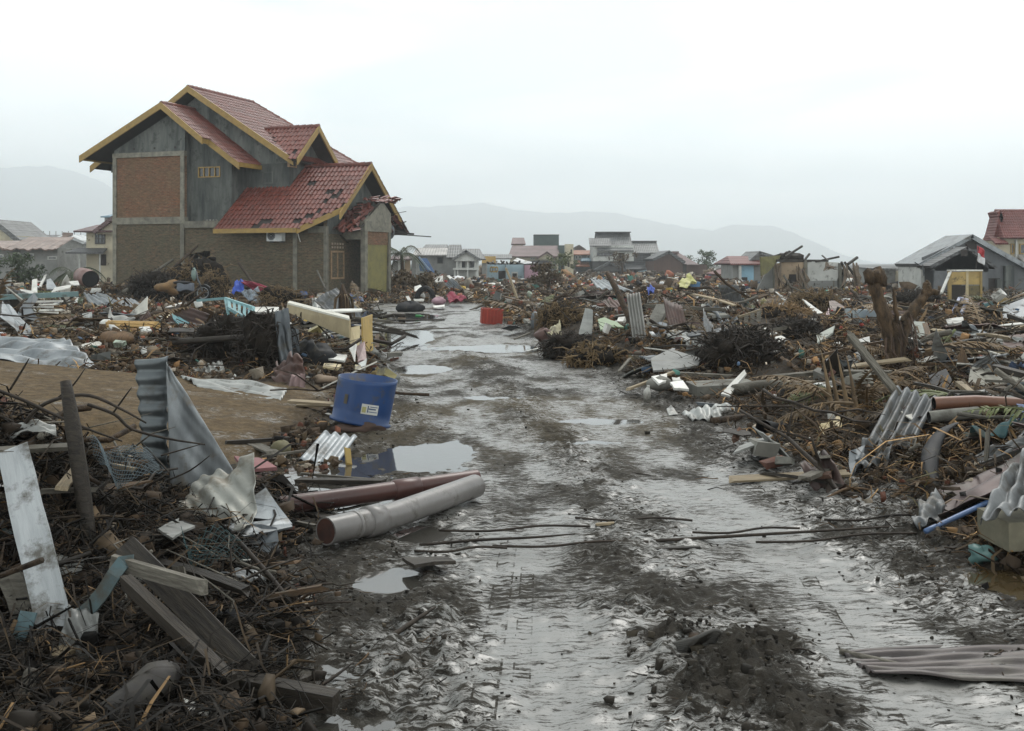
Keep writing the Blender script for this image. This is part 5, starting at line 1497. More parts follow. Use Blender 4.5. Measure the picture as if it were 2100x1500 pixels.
iron('long white corrugated sheet lying along the tan side soil', (368, 772, 14.6), (590, 798, 14.2), (575, 826, 13.2), (410, 795, 13.7), 4, .018, GALVW(), 'u', crumple=.02, tear=.06, nu=30, nv=40)
iron('wide silver corrugated sheet draped over the bank', (-40, 690, 17.2), (128, 690, 17.0), (205, 758, 15.2), (-40, 748, 15.2), 5, .03, GALV(), 'u', crumple=.05, nu=40, nv=50)
iron('short striped corrugated piece behind the tall curled sheet', (395, 757, 16.5), (455, 740, 16.6), (465, 772, 16.0), (405, 778, 16.0), 6, .02, GALVW(), 'v', nu=48, nv=8)
iron('grey corrugated offcut before the fallen poles', (240, 612, 33), (275, 614, 33), (310, 640, 28), (255, 635, 29), 4, .03, GALV(), 'v', nu=36, nv=8)
iron('small dark corrugated offcut beside the turquoise beam', (172, 605, 33), (205, 600, 33), (250, 622, 30), (190, 628, 29), 4, .03, GALVD(), 'v', crumple=.03, nu=36, nv=10)
panel('grey iron flap folded upright behind the silver sheet', [(5, 618, 21), (25, 630, 20.5), (80, 690, 18), (40, 690, 18), (0, 650, 19)], .01, GALV(), 'iron_plate', 'metal sheet', rag=3, amp=.03)
panel('dark triangular iron flap under the turquoise beam', [(70, 600, 22), (78, 612, 22), (60, 640, 21), (82, 662, 20), (30, 645, 21)], .01, GALVD(), 'iron_plate', 'metal sheet')

# ------------------------------------------------------------------ things in the wet verge
rock('mossy round coconut-like stone in the puddle', (576, 922, 10.2), (.10, .10, .085), mat('mossy_stone', (.14, .125, .06), (.07, .06, .03), 6, .7, .3, mud=.1), 'stone', 'stone', 2, .1)
for i, (lab, a, b_, w, h, mt) in enumerate((('dark plank floating at the back of the puddle', (465, 908, 10.4), (592, 900, 10.5), .05, .035, WOODD()), ('thin wet batten beside the mossy stone', (540, 936, 9.95), (630, 924, 10.1), .035, .02, WOODG()), ('black plank behind the brown drain pipe', (615, 988, 8.95), (790, 990, 8.8), .10, .05, WOODD()), ('grey batten in the puddle before the corrugated offcut', (620, 972, 9.2), (770, 985, 8.95), .03, .02, WOODG()), ('short dark board between the two drain pipes', (600, 1040, 7.9), (690, 1068, 7.4), .1, .02, WOODD()), ('pale batten beside the grey drain pipe end', (590, 1068, 7.25), (650, 1080, 7.0), .03, .02, WOODG()), ('thin batten lying on the tan side soil', (210, 822, 12.6), (505, 874, 11.7), .035, .02, WOODG()), ('flat grey plank at the foot of the bent plate', (505, 905, 10.6), (560, 928, 10.0), .12, .02, WOODG()))):
    plank(lab, a, b_, w, h, mt)
panel('pink cloth rag beside the bent plate', [(480, 935, 9.6), (530, 938, 9.6), (568, 958, 9.3), (500, 962, 9.3)], .03, paint('pink_rag', (.34, .16, .16), .8), 'rag', 'rag')
plank('short ochre stake standing in the puddle', (716, 955, 9.7), (712, 918, 9.75), .05, .03, YELLOW(), 0, name='stake', cat='stake')

# ------------------------------------------------------------------ wreckage between the tan soil and the brick house
root_mass('tall dark mass of roots and straw beside the grey iron post', (545, 722, 16.6), (.42, .45, .62), 3, BARK(), TWIG(), 420)
root_mass('low dark tangle of roots behind the tall root mass', (465, 700, 17.6), (.55, .5, .38), 5, BARK(), TWIG(), 360)
iron('dull grey iron sheet standing beside the tall root mass', (562, 640, 16.4), (592, 632, 16.4), (602, 752, 16.2), (575, 745, 16.2), 1.5, .02, GALVD(), 'v', crumple=.02, nu=16, nv=16)
panel('dark blue-grey board behind the standing iron sheet', [(592, 668, 17), (612, 676, 17), (615, 728, 16.8), (592, 735, 16.8)], .03, GALVD(), 'broken_board', 'board')
cb = thing('fallen_cabinet', 'long cream cabinet lying on its side with a white top', 'cabinet', at(652, 690, 20))
def cabface(name, pts, m, th=.03):
    mb = MB(); mb.slab([at(*p) - cb.location for p in pts], th, None); return mb.build(name, m, cb)
cabface('side_panel', [(588, 640, 19.6), (716, 694, 17.6), (716, 655, 17.6), (590, 622, 19.6)], mat('cabinet_cream', (.42, .34, .20), (.30, .24, .14), 3, .5, .1, mud=.15))
cabface('top_panel', [(590, 621, 19.6), (717, 654, 17.58), (716, 648, 18.3), (594, 617, 20.4)], mat('cabinet_white', (.80, .78, .68), (.66, .63, .52), 3, .5, .05, mud=.06))
cabface('end_panel', [(586, 640, 20.3), (588, 642, 19.6), (590, 622, 19.6), (590, 618, 20.3)], mat('cabinet_cream', (.5, .4, .2)))
cabface('back_panel', [(594, 617, 20.42), (716, 648, 18.32), (716, 690, 18.3), (594, 640, 20.4)], WOODB())
for lab, pts, mt in (('ochre door leaf standing at the road edge', [(744, 652, 19.5), (764, 645, 20.5), (766, 718, 20.3), (748, 728, 19.3)], YELLOW()), ('narrow ochre frame with red backing beside the door leaf', [(720, 672, 18.6), (738, 668, 18.8), (736, 728, 18.4), (716, 722, 18.4)], CREAM()), ('pale drawer front below the fallen cabinet', [(658, 722, 17.4), (712, 728, 17.0), (706, 740, 16.6), (655, 733, 17)], WHITE()), ('cream drawer box below the pale drawer front', [(665, 745, 16.4), (700, 748, 16.2), (692, 756, 15.8), (662, 752, 16)], CREAM()), ('white strip of board behind the fallen cabinet', [(660, 636, 22), (742, 633, 22), (742, 637, 21.8), (660, 640, 21.8)], WHITE()), ('white rim of a sheet behind the teal crib', [(518, 630, 23), (572, 630, 23), (572, 640, 22.6), (518, 640, 22.6)], WHITE()), ('torn white and red panel near the maroon sheet', [(716, 715, 17), (730, 705, 17), (726, 740, 16.5)], WHITE()), ('folded pinkish sheet at the road edge', [(730, 712, 17.4), (748, 700, 17.6), (752, 738, 16.8), (734, 742, 16.6)], mat('pink_grey_sheet', (.3, .2, .19))), ('grey torn sack at the road edge', [(735, 745, 16.2), (752, 735, 16.4), (748, 758, 15.8)], GALVW())):
    panel(lab, pts, .03, mt, 'board_fragment', 'board')
sb = rock('dark burnt sack heap below the fallen cabinet', (640, 735, 17), (.30, .25, .24), BLACK(), 'sack', 'sack', 12, .35)
rock('pale brown sack beside the corrugated sheets', (662, 778, 15.2), (.16, .13, .06), mat('sack_cloth', (.28, .21, .15), None, 4, .9, .2, mud=.2), 'sack', 'sack', 4, .2)
# charred stump with fibres
st = thing('splintered_stump', 'dark splintered banana stump with drooping dry leaves', 'stump', at(706, 660, 24))
m = MB(); m.tube([(0, 0, 0), (.02, 0, .3), (-.02, 0, .55), (-.05, .02, .82)], [.17, .15, .11, .03], 9); m.build('trunk', BARK(), st, True)
for i in range(16):
    rr = random.Random(i); a = rr.uniform(0, 6.28); m = MB(); r0 = .1
    m.tube([(r0 * math.cos(a), r0 * math.sin(a), .6), (.2 * math.cos(a), .2 * math.sin(a), .5), (.25 * math.cos(a), .25 * math.sin(a), .1)], [.02, .03, .01], 4, flat=.3); m.build('dry_leaf', FROND(), st)
# turquoise crib
cr = thing('crib_frame', 'turquoise wooden crib frame tipped over before the brick house', 'crib', at(465, 660, 22))
TQ = paint('turquoise_paint', (.22, .40, .42), .5, .15)
def rod(par, p, q, w, m, name='rail', h=None):
    mb = MB(); mb.beam(at(*p) - par.location, at(*q) - par.location, w, h or w); return mb.build(name, m, par)
for p, q, w in (((405, 617, 23), (462, 612, 22.4), .05), ((462, 613, 22.4), (520, 632, 22), .06), ((468, 632, 22), (514, 658, 21.6), .06), ((462, 613, 22.4), (470, 655, 21.8), .05), ((520, 632, 22), (515, 664, 21.6), .06)): rod(cr, p, q, w, TQ)
for i in range(5):
    t = .12 + i * .19; rod(cr, (462 + 58 * t, 613 + 19 * t, 22.4 - .4 * t), (466 + 50 * t, 634 + 25 * t, 21.95 - .3 * t), .06, TQ, 'slat', .03)
# turquoise beam, fluted column, white strips
plank('long turquoise painted beam resting on the wreckage', (-20, 611, 26), (162, 603, 27), .18, .12, mat('turquoise_beam', (.21, .33, .33), (.14, .22, .22), 3, .55, .2, mud=.25), name='beam', cat='beam')
fc = thing('fluted_column', 'fallen ochre fluted column lying behind the silver sheet', 'column', at(268, 682, 20))
k = 40; a, b_ = at(222, 668, 20.2) - fc.location, at(322, 671, 19.6) - fc.location
ax_ = (b_ - a).normalized(); s_ = ax_.cross(Vector((0, 0, 1))).normalized(); t_ = s_.cross(ax_)
m = MB(); m.add([p + (s_ * math.cos(2 * PI * i / k) + t_ * math.sin(2 * PI * i / k)) * (.10 if i % 4 < 2 else .085) for p in (a, b_) for i in range(k)], [(i, (i + 1) % k, (i + 1) % k + k, i + k) for i in range(k)] + [tuple(range(k - 1, -1, -1)), tuple(range(k, 2 * k))]); m.build('shaft', mat('column_ochre', (.50, .32, .12), (.38, .24, .09), 4, .6, .1, mud=.1), fc)
m = MB(); m.tube([a - ax_ * .16, a - ax_ * .1, a, a + ax_ * .02], [.08, .115, .115, .10], 20); m.build('capital', WHITE(), fc)
plank('straight white painted strip behind the tall curled sheet', (205, 716, 17.8), (330, 711, 17.6), .09, .03, WHITE())
pole('dark straight pole lying across the wreckage by the root masses', [(355, 702, 17.2), (440, 696, 17.1), (540, 690, 17)], .05, WOODD(), 'pole', 'pole', 8)
pole('dark trunk lying before the fluted column', [(205, 655, 23), (270, 652, 23), (345, 640, 23.5)], .05, BARK(), 'log', 'log', 8)
rock('round brown straw bale below the fluted column', (240, 696, 18), (.32, .2, .13), mat('bale', (.20, .12, .06), (.10, .06, .035), 9, .9, .5, mud=.15, st=(4, 1, 1)), 'straw_bale', 'straw bale', 6, .15)
for lab, pts, mt in (('white bent panel standing upright behind the turquoise beam', [(66, 574, 31), (76, 572, 31), (76, 600, 30), (64, 602, 30)], WHITE()), ('white tray like panel lying behind the turquoise beam', [(40, 593, 31), (72, 598, 30), (66, 604, 29), (48, 602, 30)], WHITE()), ('large white board tilted before the rusty drum', [(112, 590, 31), (146, 584, 32), (143, 590, 31), (105, 600, 29.5)], WHITE()), ('grey board leaning behind the white tray', [(96, 574, 32), (104, 571, 32.5), (118, 592, 31), (96, 594, 31)], GALV()), ('white strip leaning beside the grey board', [(90, 566, 33), (95, 563, 33), (84, 588, 31.5), (80, 587, 31.5)], WHITE()), ('white plastic tub lid before the brick house', [(140, 578, 34), (160, 576, 34), (163, 584, 33), (146, 584, 33)], WHITE()), ('torn white wrapper among the reeds', [(168, 644, 22), (188, 640, 22), (190, 662, 21.5), (172, 666, 21.5)], GALVW()), ('small white bottle shaped scrap', [(318, 640, 24), (334, 648, 23.6), (322, 652, 23.5)], WHITE()), ('pale board end before the motorbike', [(340, 630, 27), (374, 620, 27.5), (372, 624, 27), (336, 634, 26.5)], WHITE()), ('pale crumpled bag near the teal scrap', [(342, 636, 24), (352, 640, 24), (344, 652, 23.6), (338, 646, 23.6)], CREAM()), ('bright teal torn tarpaulin by the crib', [(352, 642, 23), (368, 650, 22.6), (388, 662, 22.2), (372, 670, 22), (356, 655, 22.4)], paint('teal_tarp', (.05, .20, .23), .5))):
    panel(lab, pts, .03, mt, 'board_fragment', 'board')
for i in range(5):
    plank('short whitish slat stacked under the turquoise beam', (68 + 14 * (i % 2), 619 + 6 * i, 24 - i * .5), (128 - 10 * (i % 3), 618 + 6 * i, 24 - i * .5), .08, .04, WHITE(), name='slat', cat='slat', group='white slats under the turquoise beam')
# rusty drum
rd = thing('rusty_drum', 'rusty pink oil drum lying on its side with its mouth open', 'drum', at(178, 585, 38))
a, b_ = at(168, 566, 38.6) - rd.location, at(186, 573, 37.6) - rd.location
m = MB(); m.tube([a, a.lerp(b_, .35), a.lerp(b_, .37), a.lerp(b_, .66), a.lerp(b_, .68), b_], [.29, .29, .305, .305, .29, .29], 22, cap=False); m.build('shell', mat('pink_rust', (.34, .22, .20), (.2, .1, .08), 4, .6, .2, mud=.15), rd, True)
m = MB(); m.tube([a.lerp(b_, .02), b_.lerp(a, .03)], .27, 22); m.build('inside', BLACK(), rd)

# ------------------------------------------------------------------ motorbike half buried before the house
mo = thing('motorbike', 'muddy motorbike half buried in wreckage before the brick house', 'motorbike', at(395, 612, 42))
def mk(name, mb, m, sm=True): return mb.build(name, m, mo, sm)
def mpt(px, py, dy=0): return at(px, py, 42 + dy) - mo.location
wc = mpt(416, 601); k = 28
m = MB(); m.tube([wc + Vector((.27 * math.cos(2 * PI * i / k), .02 * math.sin(2 * PI * i / k), .27 * math.sin(2 * PI * i / k))) for i in range(k + 1)], .045, 8, cap=False); tyre = mk('front_tyre', m, BLACK())
m = MB(); m.tube([wc + Vector((.21 * math.cos(2 * PI * i / k), .02 * math.sin(2 * PI * i / k), .21 * math.sin(2 * PI * i / k))) for i in range(k + 1)], .018, 6, cap=False); mk('front_rim', m, GALV())
for i in range(6):
    m = MB(); m.tube([wc, wc + Vector((.21 * math.cos(PI * i / 3), 0, .21 * math.sin(PI * i / 3)))], .008, 4); mk('spoke', m, GALV())
m = MB(); m.tube([wc, mpt(412, 588), mpt(405, 572), mpt(402, 556)], [.03, .03, .035, .03], 7); mk('fork', m, GALVD())
m = MB(); m.blob(mpt(398, 563), (.10, .12, .24), 3, .15); mk('front_cowl', m, paint('cowl_green', (.22, .30, .27), .4, .15))
m = MB(); m.tube([mpt(388, 556, -.3), mpt(400, 552), mpt(412, 556, .3)], .015, 6); mk('handlebar', m, BLACK())
m = MB(); m.blob(mpt(380, 592), (.34, .16, .14), 5, .25); mk('engine', m, GALVD())
m = MB(); m.blob(mpt(372, 580), (.36, .14, .07), 7, .1); mk('seat', m, BLACK())
m = MB(); m.grid(lambda u, v: mpt(366 + 34 * u, 582 + 14 * v) + Vector((0, -.2 - .1 * math.sin(5 * u), .03 * math.sin(9 * u + 3 * v))), 14, 8, .01); mk('mud_sheet', m, mat('grey_tarp', (.13, .15, .18), (.07, .08, .1), 4, .4, .2, mud=.15))
m = MB(); m.grid(lambda u, v: wc + Vector(((.33) * math.cos(.6 + 1.6 * u), -.06 + .12 * v, (.33) * math.sin(.6 + 1.6 * u))), 10, 3, .01); mk('mudguard', m, GALVD())
# cloths beside it
def cloth(label, c00, c10, c11, c01, m, crumple=.06, name='cloth', cat='cloth'):
    return iron(label, c00, c10, c11, c01, 1, .0, m, crumple=crumple, name=name, cat=cat, nu=22, nv=16, th=.012)
cloth('crimson cloth strung above the heap before the brick house', (493, 573, 43), (548, 588, 42), (556, 612, 41), (512, 592, 42.5), paint('crimson_cloth', (.23, .02, .045), .8, .1), .12)
cloth('bright blue cloth hanging beside the crimson one', (490, 576, 43), (500, 580, 42.8), (500, 600, 42), (474, 596, 42.2), paint('royal_blue_cloth', (.04, .09, .42), .7, .05), .08)
cloth('pale blue rag below the bright blue cloth', (495, 594, 41), (530, 598, 41), (540, 618, 40), (500, 610, 40.5), paint('pale_blue_rag', (.36, .42, .48), .8, .25), .1)
# poles and timber leaning on the house
for lab, a, b_, r in (('long pale pole leaning against the house left of the hole', (252, 600, 46), (355, 533, 51), .09), ('long pole leaning into the hole in the wall', (322, 580, 47), (405, 505, 51.5), .08), ('second pole crossing the hole in the wall', (345, 575, 47), (398, 525, 51), .06), ('short slanting stick above the motorbike', (408, 530, 50), (442, 558, 48), .06), ('upright stake beside the hole in the wall', (421, 600, 47), (423, 532, 49), .06), ('thin brown stick leaning on the lower wall', (650, 555, 50), (668, 594, 48), .05), ('dark fallen rafter leaning against the lower wall', (490, 540, 50), (525, 590, 47), .07)):
    pole(lab, [a, tuple((x + y) / 2 for x, y in zip(a, b_)), b_], [r, r * .9, r * .7], WOODG() if 'pale' in lab or 'stick' in lab else BARK(), 'pole', 'pole', 7)
root_mass('brown tangle of palm roots beneath the hole in the house wall', (400, 575, 47.5), (1.3, .7, .95), 21, BARK(), STRAW(), 320, 'root_tangle', 'root tangle')
root_mass('dark root tangle against the bay wall', (325, 585, 47), (1.3, .7, .6), 22, BARK(), TWIG(), 320, 'root_tangle', 'root tangle')
root_mass('drooping brown root tangle beside the motorbike', (440, 590, 46), (.7, .5, .75), 23, BARK(), STRAW(), 260, 'root_tangle', 'root tangle')
root_mass('pale straw tangle below the corner column', (575, 612, 40), (.8, .6, .4), 24, BARK(), STRAW(), 300, 'straw_tangle', 'straw')
rock('orange-brown cardboard heap beside the motorbike', (345, 590, 43), (.45, .4, .22), mat('cardboard', (.26, .15, .06), (.15, .09, .04), 3, .9, .3, mud=.2), 'cardboard_heap', 'cardboard', 9, .5)
# ------------------------------------------------------------------ wreckage on the right of the track
# forked tree stump
STUMP = mat('stump_bark', (.13, .085, .048), (.028, .019, .013), 7, .75, .9, mud=.1, st=(2, 2, .7), dist=.05, spec=.25)
ts = thing('tree_stump', 'broken forked tree trunk standing in the wreckage', 'tree', gp(1835, 800, .05))
def tpt(px, py, Y=15.0): return at(px, py, Y) - ts.location
def limb(name, pts, rad, seed, n=14, m=None):
    rr = random.Random(seed); P = [Vector(p) for p in pts]; sm = []; rs = []
    for i in range(len(P) - 1):
        for k in range(5):
            t = k / 5; p0, p1, p2, p3 = P[max(i - 1, 0)], P[i], P[i + 1], P[min(i + 2, len(P) - 1)]
            sm.append(.5 * ((2 * p1) + (p2 - p0) * t + (2 * p0 - 5 * p1 + 4 * p2 - p3) * t * t + (3 * p1 - p0 - 3 * p2 + p3) * t ** 3) + Vector([rr.uniform(-.008, .008) for _ in range(3)]))
            rs.append((rad[i] * (1 - t) + rad[i + 1] * t) * rr.uniform(.93, 1.07))
    sm.append(P[-1]); rs.append(rad[-1])
    mb = MB(); mb.tube(sm, rs, n)
    vs = []
    for i, v in enumerate(mb.v):                                   # knotty bark
        c = sm[min(i // n, len(sm) - 1)]; d = Vector(v) - c
        vs.append(tuple(c + d * (1 + .16 * math.sin(i % n * 2.3 + i // n * .8 + seed) * math.sin(i // n * .9 + (i % n)))))
    mb.v = vs
    return mb.build(name, m or STUMP, ts, True)
limb('trunk', [tpt(1838, 815), tpt(1836, 770), tpt(1838, 720), tpt(1841, 685), tpt(1843, 660)], [0.192, 0.148, 0.132, 0.136, 0.096], 1)
limb('left_fork', [tpt(1838, 740), tpt(1826, 690), tpt(1813, 650), tpt(1801, 615), tpt(1794, 588), tpt(1793, 566)], [0.112, 0.100, 0.096, 0.084, 0.088, 0.108], 2)
limb('right_fork', [tpt(1845, 705), tpt(1857, 665), tpt(1872, 640), tpt(1888, 618), tpt(1901, 601)], [0.096, 0.084, 0.076, 0.068, 0.060], 3)
limb('right_stub', [tpt(1893, 611), tpt(1900, 596), tpt(1902, 584), tpt(1900, 578)], [0.056, 0.060, 0.050, 0.024], 5)
limb('right_stub', [tpt(1896, 606), tpt(1912, 599), tpt(1926, 602)], [0.040, 0.042, 0.036], 6)
limb('middle_branch', [tpt(1842, 690), tpt(1838, 645), tpt(1834, 612), tpt(1833, 592)], [0.040, 0.032, 0.024, 0.012], 7)
for i, (dx, dz, r0, r1, h) in enumerate(((-.09, .02, .085, .05, .06), (.06, .0, .09, .05, .12), (.13, -.03, .05, .02, .10), (-.01, .03, .08, .04, .05), (.02, -.02, .10, .08, .02))):   # torn crown of the left fork
    c = tpt(1795, 566) + Vector((dx, -.05 + .05 * (i % 3), dz))
    mb = MB(); mb.tube([c - Vector((0, 0, .12)), c + Vector((0, 0, .0)), c + Vector((.03 * (i - 2), .02, h))], [r0 * .9, r0, r1], 8); mb.build('torn_wood', STUMP, ts, True)
for i in range(14):                                                # peeling bark and roots hanging down
    rr = random.Random(i + 50); px0 = rr.uniform(1815, 1868); y0 = rr.uniform(640, 730)
    mb = MB(); p = tpt(px0, y0, 14.8); mb.tube([p, p + Vector((rr.uniform(-.05, .05), -.12, -.2)), p + Vector((rr.uniform(-.15, .15), -.2 - rr.random() * .1, -rr.uniform(.2, .8)))], [.012, .02, .004], 4, flat=.4); mb.build('bark_strip', mat('red_bark', (.085, .048, .028), (.04, .024, .015), 7, .8, .3, mud=.05), ts)

# big corrugated sheet hanging over the edge
iron('big grey corrugated sheet hanging beside the palm leaves', (1836, 796, 10.3), (1922, 816, 10.1), (1868, 925, 9.3), (1778, 908, 9.45), 4.5, .024, GALVM(), 'v', crumple=.010, nu=60, nv=20)
iron('buckled lower end of the big corrugated sheet', (1770, 905, 9.4), (1832, 912, 9.3), (1822, 965, 8.95), (1752, 975, 8.95), 2.2, .03, GALVM(), 'v', crumple=.05, tear=.03, name='buckled_sheet', nu=40, nv=24)
panel('thin edge flap bent off the big corrugated sheet', [(1742, 925, 9.2), (1775, 912, 9.3), (1765, 970, 9.0), (1746, 978, 8.9)], .006, GALVD(), 'iron_plate', 'metal sheet')
pipe('copper coloured pipe lying along the rubble', [(1915, 828, 9.75), (2000, 824, 9.75), (2140, 832, 9.6)], .058, mat('copper_pipe', (.17, .075, .042), (.10, .045, .028), 2, .42, .1, mud=.08, rnd=0), BLACK())
pipe('grey concrete pipe below the copper coloured one', [(1905, 856, 9.6), (1960, 850, 9.6), (2005, 846, 9.65)], .052, CONC(), BLACK())
pole('black curved rubber strip arching up beside the rusty sheets', [(1962, 868, 9.2), (1930, 888, 8.9), (1910, 925, 8.6), (1908, 965, 8.3), (1926, 1000, 8.1)], [.02, .05, .07, .06, .03], BLACK(), 'rubber_strip', 'rubber strip', 10, flat=.4)
plank('grey upright board behind the rusty sheets', (2022, 958, 8.3), (2026, 884, 8.4), .065, .03, WOODG(), PI / 2)
iron('long rusty corrugated sheet sloping down to the mud', (1930, 1004, 8.1), (2130, 898, 8.4), (2130, 985, 7.3), (1925, 1062, 7.2), 2.6, .030, mat('purple_rust_sheet', (.10, .06, .055), (.055, .036, .034), 3, .5, .25, metal=.25, mud=.3), 'u', crumple=.015, nu=40, nv=40)
iron('grey corrugated sheet end above the rusty one', (2000, 935, 8.6), (2110, 880, 8.8), (2110, 925, 8.3), (2020, 968, 8.2), 3, .02, GALVM(), 'u', crumple=.02, nu=30, nv=36)
pole('straight blue plastic pipe sloping to the mud', [(1898, 1090, 6.9), (1980, 1052, 7.15), (2068, 1010, 7.4)], .017, paint('blue_pipe', (.10, .18, .36), .35, .1), 'blue_pipe', 'pipe', 10)
iron('grey torn sheet overhanging the concrete block', (2085, 955, 6.9), (2150, 930, 6.9), (2150, 1052, 6.3), (2003, 1062, 6.35), 4, .022, GALVM(), 'v', crumple=.03, tear=.05, nu=40, nv=24)
bx('concrete block under the torn grey sheet', 'concrete_block', 'concrete block', at(2085, 1112, 6.55), (.30, .35, .17), (.03, -.03, .1), mat('mossy_block', (.22, .20, .14), (.12, .11, .075), 5, .85, .35, mud=.15))
iron('mangled grey wrapper at the foot of the rusty sheet', (1872, 1060, 7.4), (1925, 1012, 7.6), (1942, 1040, 7.3), (1880, 1082, 7.1), 2, .02, GALVM(), 'v', crumple=.03, tear=.05, name='plastic_film', cat='plastic film', nu=24, nv=18)
iron('flat mud coated corrugated sheet lying on the track', (1722, 1338, 5.0), (2170, 1306, 5.15), (2170, 1405, 4.55), (1790, 1385, 4.68), 5, .010, mat('mud_coated_sheet', (.085, .068, .065), (.045, .038, .036), 3, .42, .3, metal=.25, mud=.33, spec=.4), 'u', crumple=.007, nu=50, nv=50)
pole('peeled stick lying on the mud coated sheet', [(1722, 1336, 4.98), (1800, 1355, 4.9), (1900, 1378, 4.82), (2005, 1394, 4.76)], [.013, .016, .014, .010], WOODG(), 'stick', 'stick', 7)
rock('teal torn bag beside the brown puddle', (2012, 1138, 6.5), (.085, .07, .05), paint('teal_bag', (.10, .20, .19), .5, .3), 'bag', 'bag', 6, .4)
plank('brown board lying at the puddle edge', (1870, 1142, 6.7), (1990, 1118, 6.85), .06, .03, WOODD())
plank('yellowish batten lying at the foot of the rubble', (1812, 1028, 8.0), (1895, 1032, 7.95), .02, .02, WOODP())
for lab, a, b_, r in (('thin brown stick arching over the mud edge', (1690, 1025, 8.3), (1790, 1006, 8.4), .012), ('bent pale root below the buckled sheet', (1842, 960, 9.0), (1876, 1002, 8.5), .012), ('dark stick under the buckled sheet', (1765, 985, 8.8), (1850, 965, 8.9), .015), ('dark branch below the curved rubber strip', (1830, 1020, 8.1), (1930, 990, 8.2), .014)):
    mid = tuple((x + y) / 2 + (0, -14, 0)[i] for i, (x, y) in enumerate(zip(a, b_))); pole(lab, [a, mid, b_], [r, r, r * .6], WOODB(), 'branch', 'branch', 6)
# palm litter below the stump
rr = random.Random(77)
for i in range(16):
    x = rr.uniform(1680, 1800); frond(('short ', 'long ')[i % 2] + ('dry brown palm frond drooping beside the big corrugated sheet', 'dry brown palm frond lying under the fallen banana trunk', 'dry brown palm frond spread below the upright palm sheaths', 'dry brown palm frond curled behind the ribbed cream board')[i % 4], (x, 800 + rr.uniform(0, 45), 11.8 + rr.uniform(-.6, .6)), (.5, .85)[i % 2] + rr.uniform(-.05, .05), rr.uniform(0, 6.28), rr.uniform(-.5, .3), i, None, 'dry palm fronds below the forked trunk', .8)
for i, (x, y) in enumerate(((1715, 800), (1733, 795), (1752, 800), (1700, 790))):
    pole('upright brown palm sheath below the forked trunk', [(x + 10, y + 85, 11.3), (x + 4, y + 40, 11.4), (x - 6, y - 20, 11.5), (x - 16, y - 70, 11.6)], [.05, .055, .03, .006], FROND(), 'palm_sheath', 'palm leaf', 7, 'palm sheaths below the forked trunk', .35)
panel('ribbed cream board with a jagged edge below the palm leaves', [(1675, 880, 11.0), (1690, 868, 11.1), (1722, 852, 11.2), (1728, 892, 10.9), (1690, 905, 10.7)], .02, CREAM(), 'board_fragment', 'board', rag=4, amp=.015)
panel('pale split board wedged behind the ribbed cream one', [(1738, 838, 11.3), (1752, 850, 11.3), (1756, 885, 11.1), (1735, 880, 11.1)], .02, WOODP(), 'board_fragment', 'board')
pole('fallen banana trunk below the big corrugated sheet', [(1690, 912, 10.7), (1750, 895, 10.7), (1830, 868, 10.8)], [.05, .07, .08], mat('banana_trunk', (.22, .13, .055), (.11, .065, .03), 5, .6, .3, mud=.2), 'log', 'log', 10)
bk = thing('bucket', 'black plastic bucket lying on its side by the track', 'bucket', at(1588, 897, 11.4))
m = MB(); a, b_ = at(1566, 880, 11.2) - bk.location, at(1608, 882, 11.6) - bk.location; m.tube([a, b_], [.085, .07], 18, cap=False); m.build('shell', BLACK(), bk, True)
m = MB(); m.tube([b_, b_ + (b_ - a) * .02], .07, 18); m.build('bottom', BLACK(), bk)
m = MB(); m.tube([a, a + (b_ - a) * .06], .092, 18, cap=False); m.build('rim', BLACK(), bk, True)
bo = thing('tin_can', 'dented cream tin can beside the black bucket', 'can', at(1658, 905, 11.1))
m = MB(); m.tube([(0, 0, 0), (0, 0, .015), (0, 0, .018), (0, 0, .075), (0, 0, .08), (0, 0, .095)], [.085, .085, .08, .08, .085, .085], 18); m.build('body', CREAM(), bo, True)
m = MB(); m.tube([(0, 0, .096), (0, 0, .10)], .075, 18); m.build('lid', WHITE(), bo)
wb = thing('plastic_bottle', 'white plastic bottle standing at the track edge', 'bottle', gp(1327, 826, .01))
m = MB(); m.tube([(0, 0, 0), (0, 0, .14), (.01, 0, .17), (.015, 0, .19)], [.045, .045, .03, .018], 14); m.build('body', WHITE(), wb, True)
m = MB(); m.tube([(.015, 0, .19), (.017, 0, .215)], .02, 10); m.build('cap', WHITE(), wb)
iron('crumpled silver foil sheet lying at the track edge', (1395, 846, 12.9), (1505, 838, 13.0), (1510, 860, 12.4), (1420, 866, 12.2), 5, .02, GALVW(), 'v', crumple=.03, tear=.1, curl=lambda u, v: .05 * math.sin(PI * u), nu=44, nv=16)
panel('torn silver scrap beside the foil sheet', [(1367, 838, 12.8), (1376, 830, 12.9), (1390, 850, 12.6), (1372, 852, 12.5)], .01, GALVW(), 'metal_scrap', 'metal scrap')
rock('grey boulder with a white tile on it', (1352, 787, 14.6), (.16, .14, .10), CONC(), 'boulder', 'stone', 8, .2)
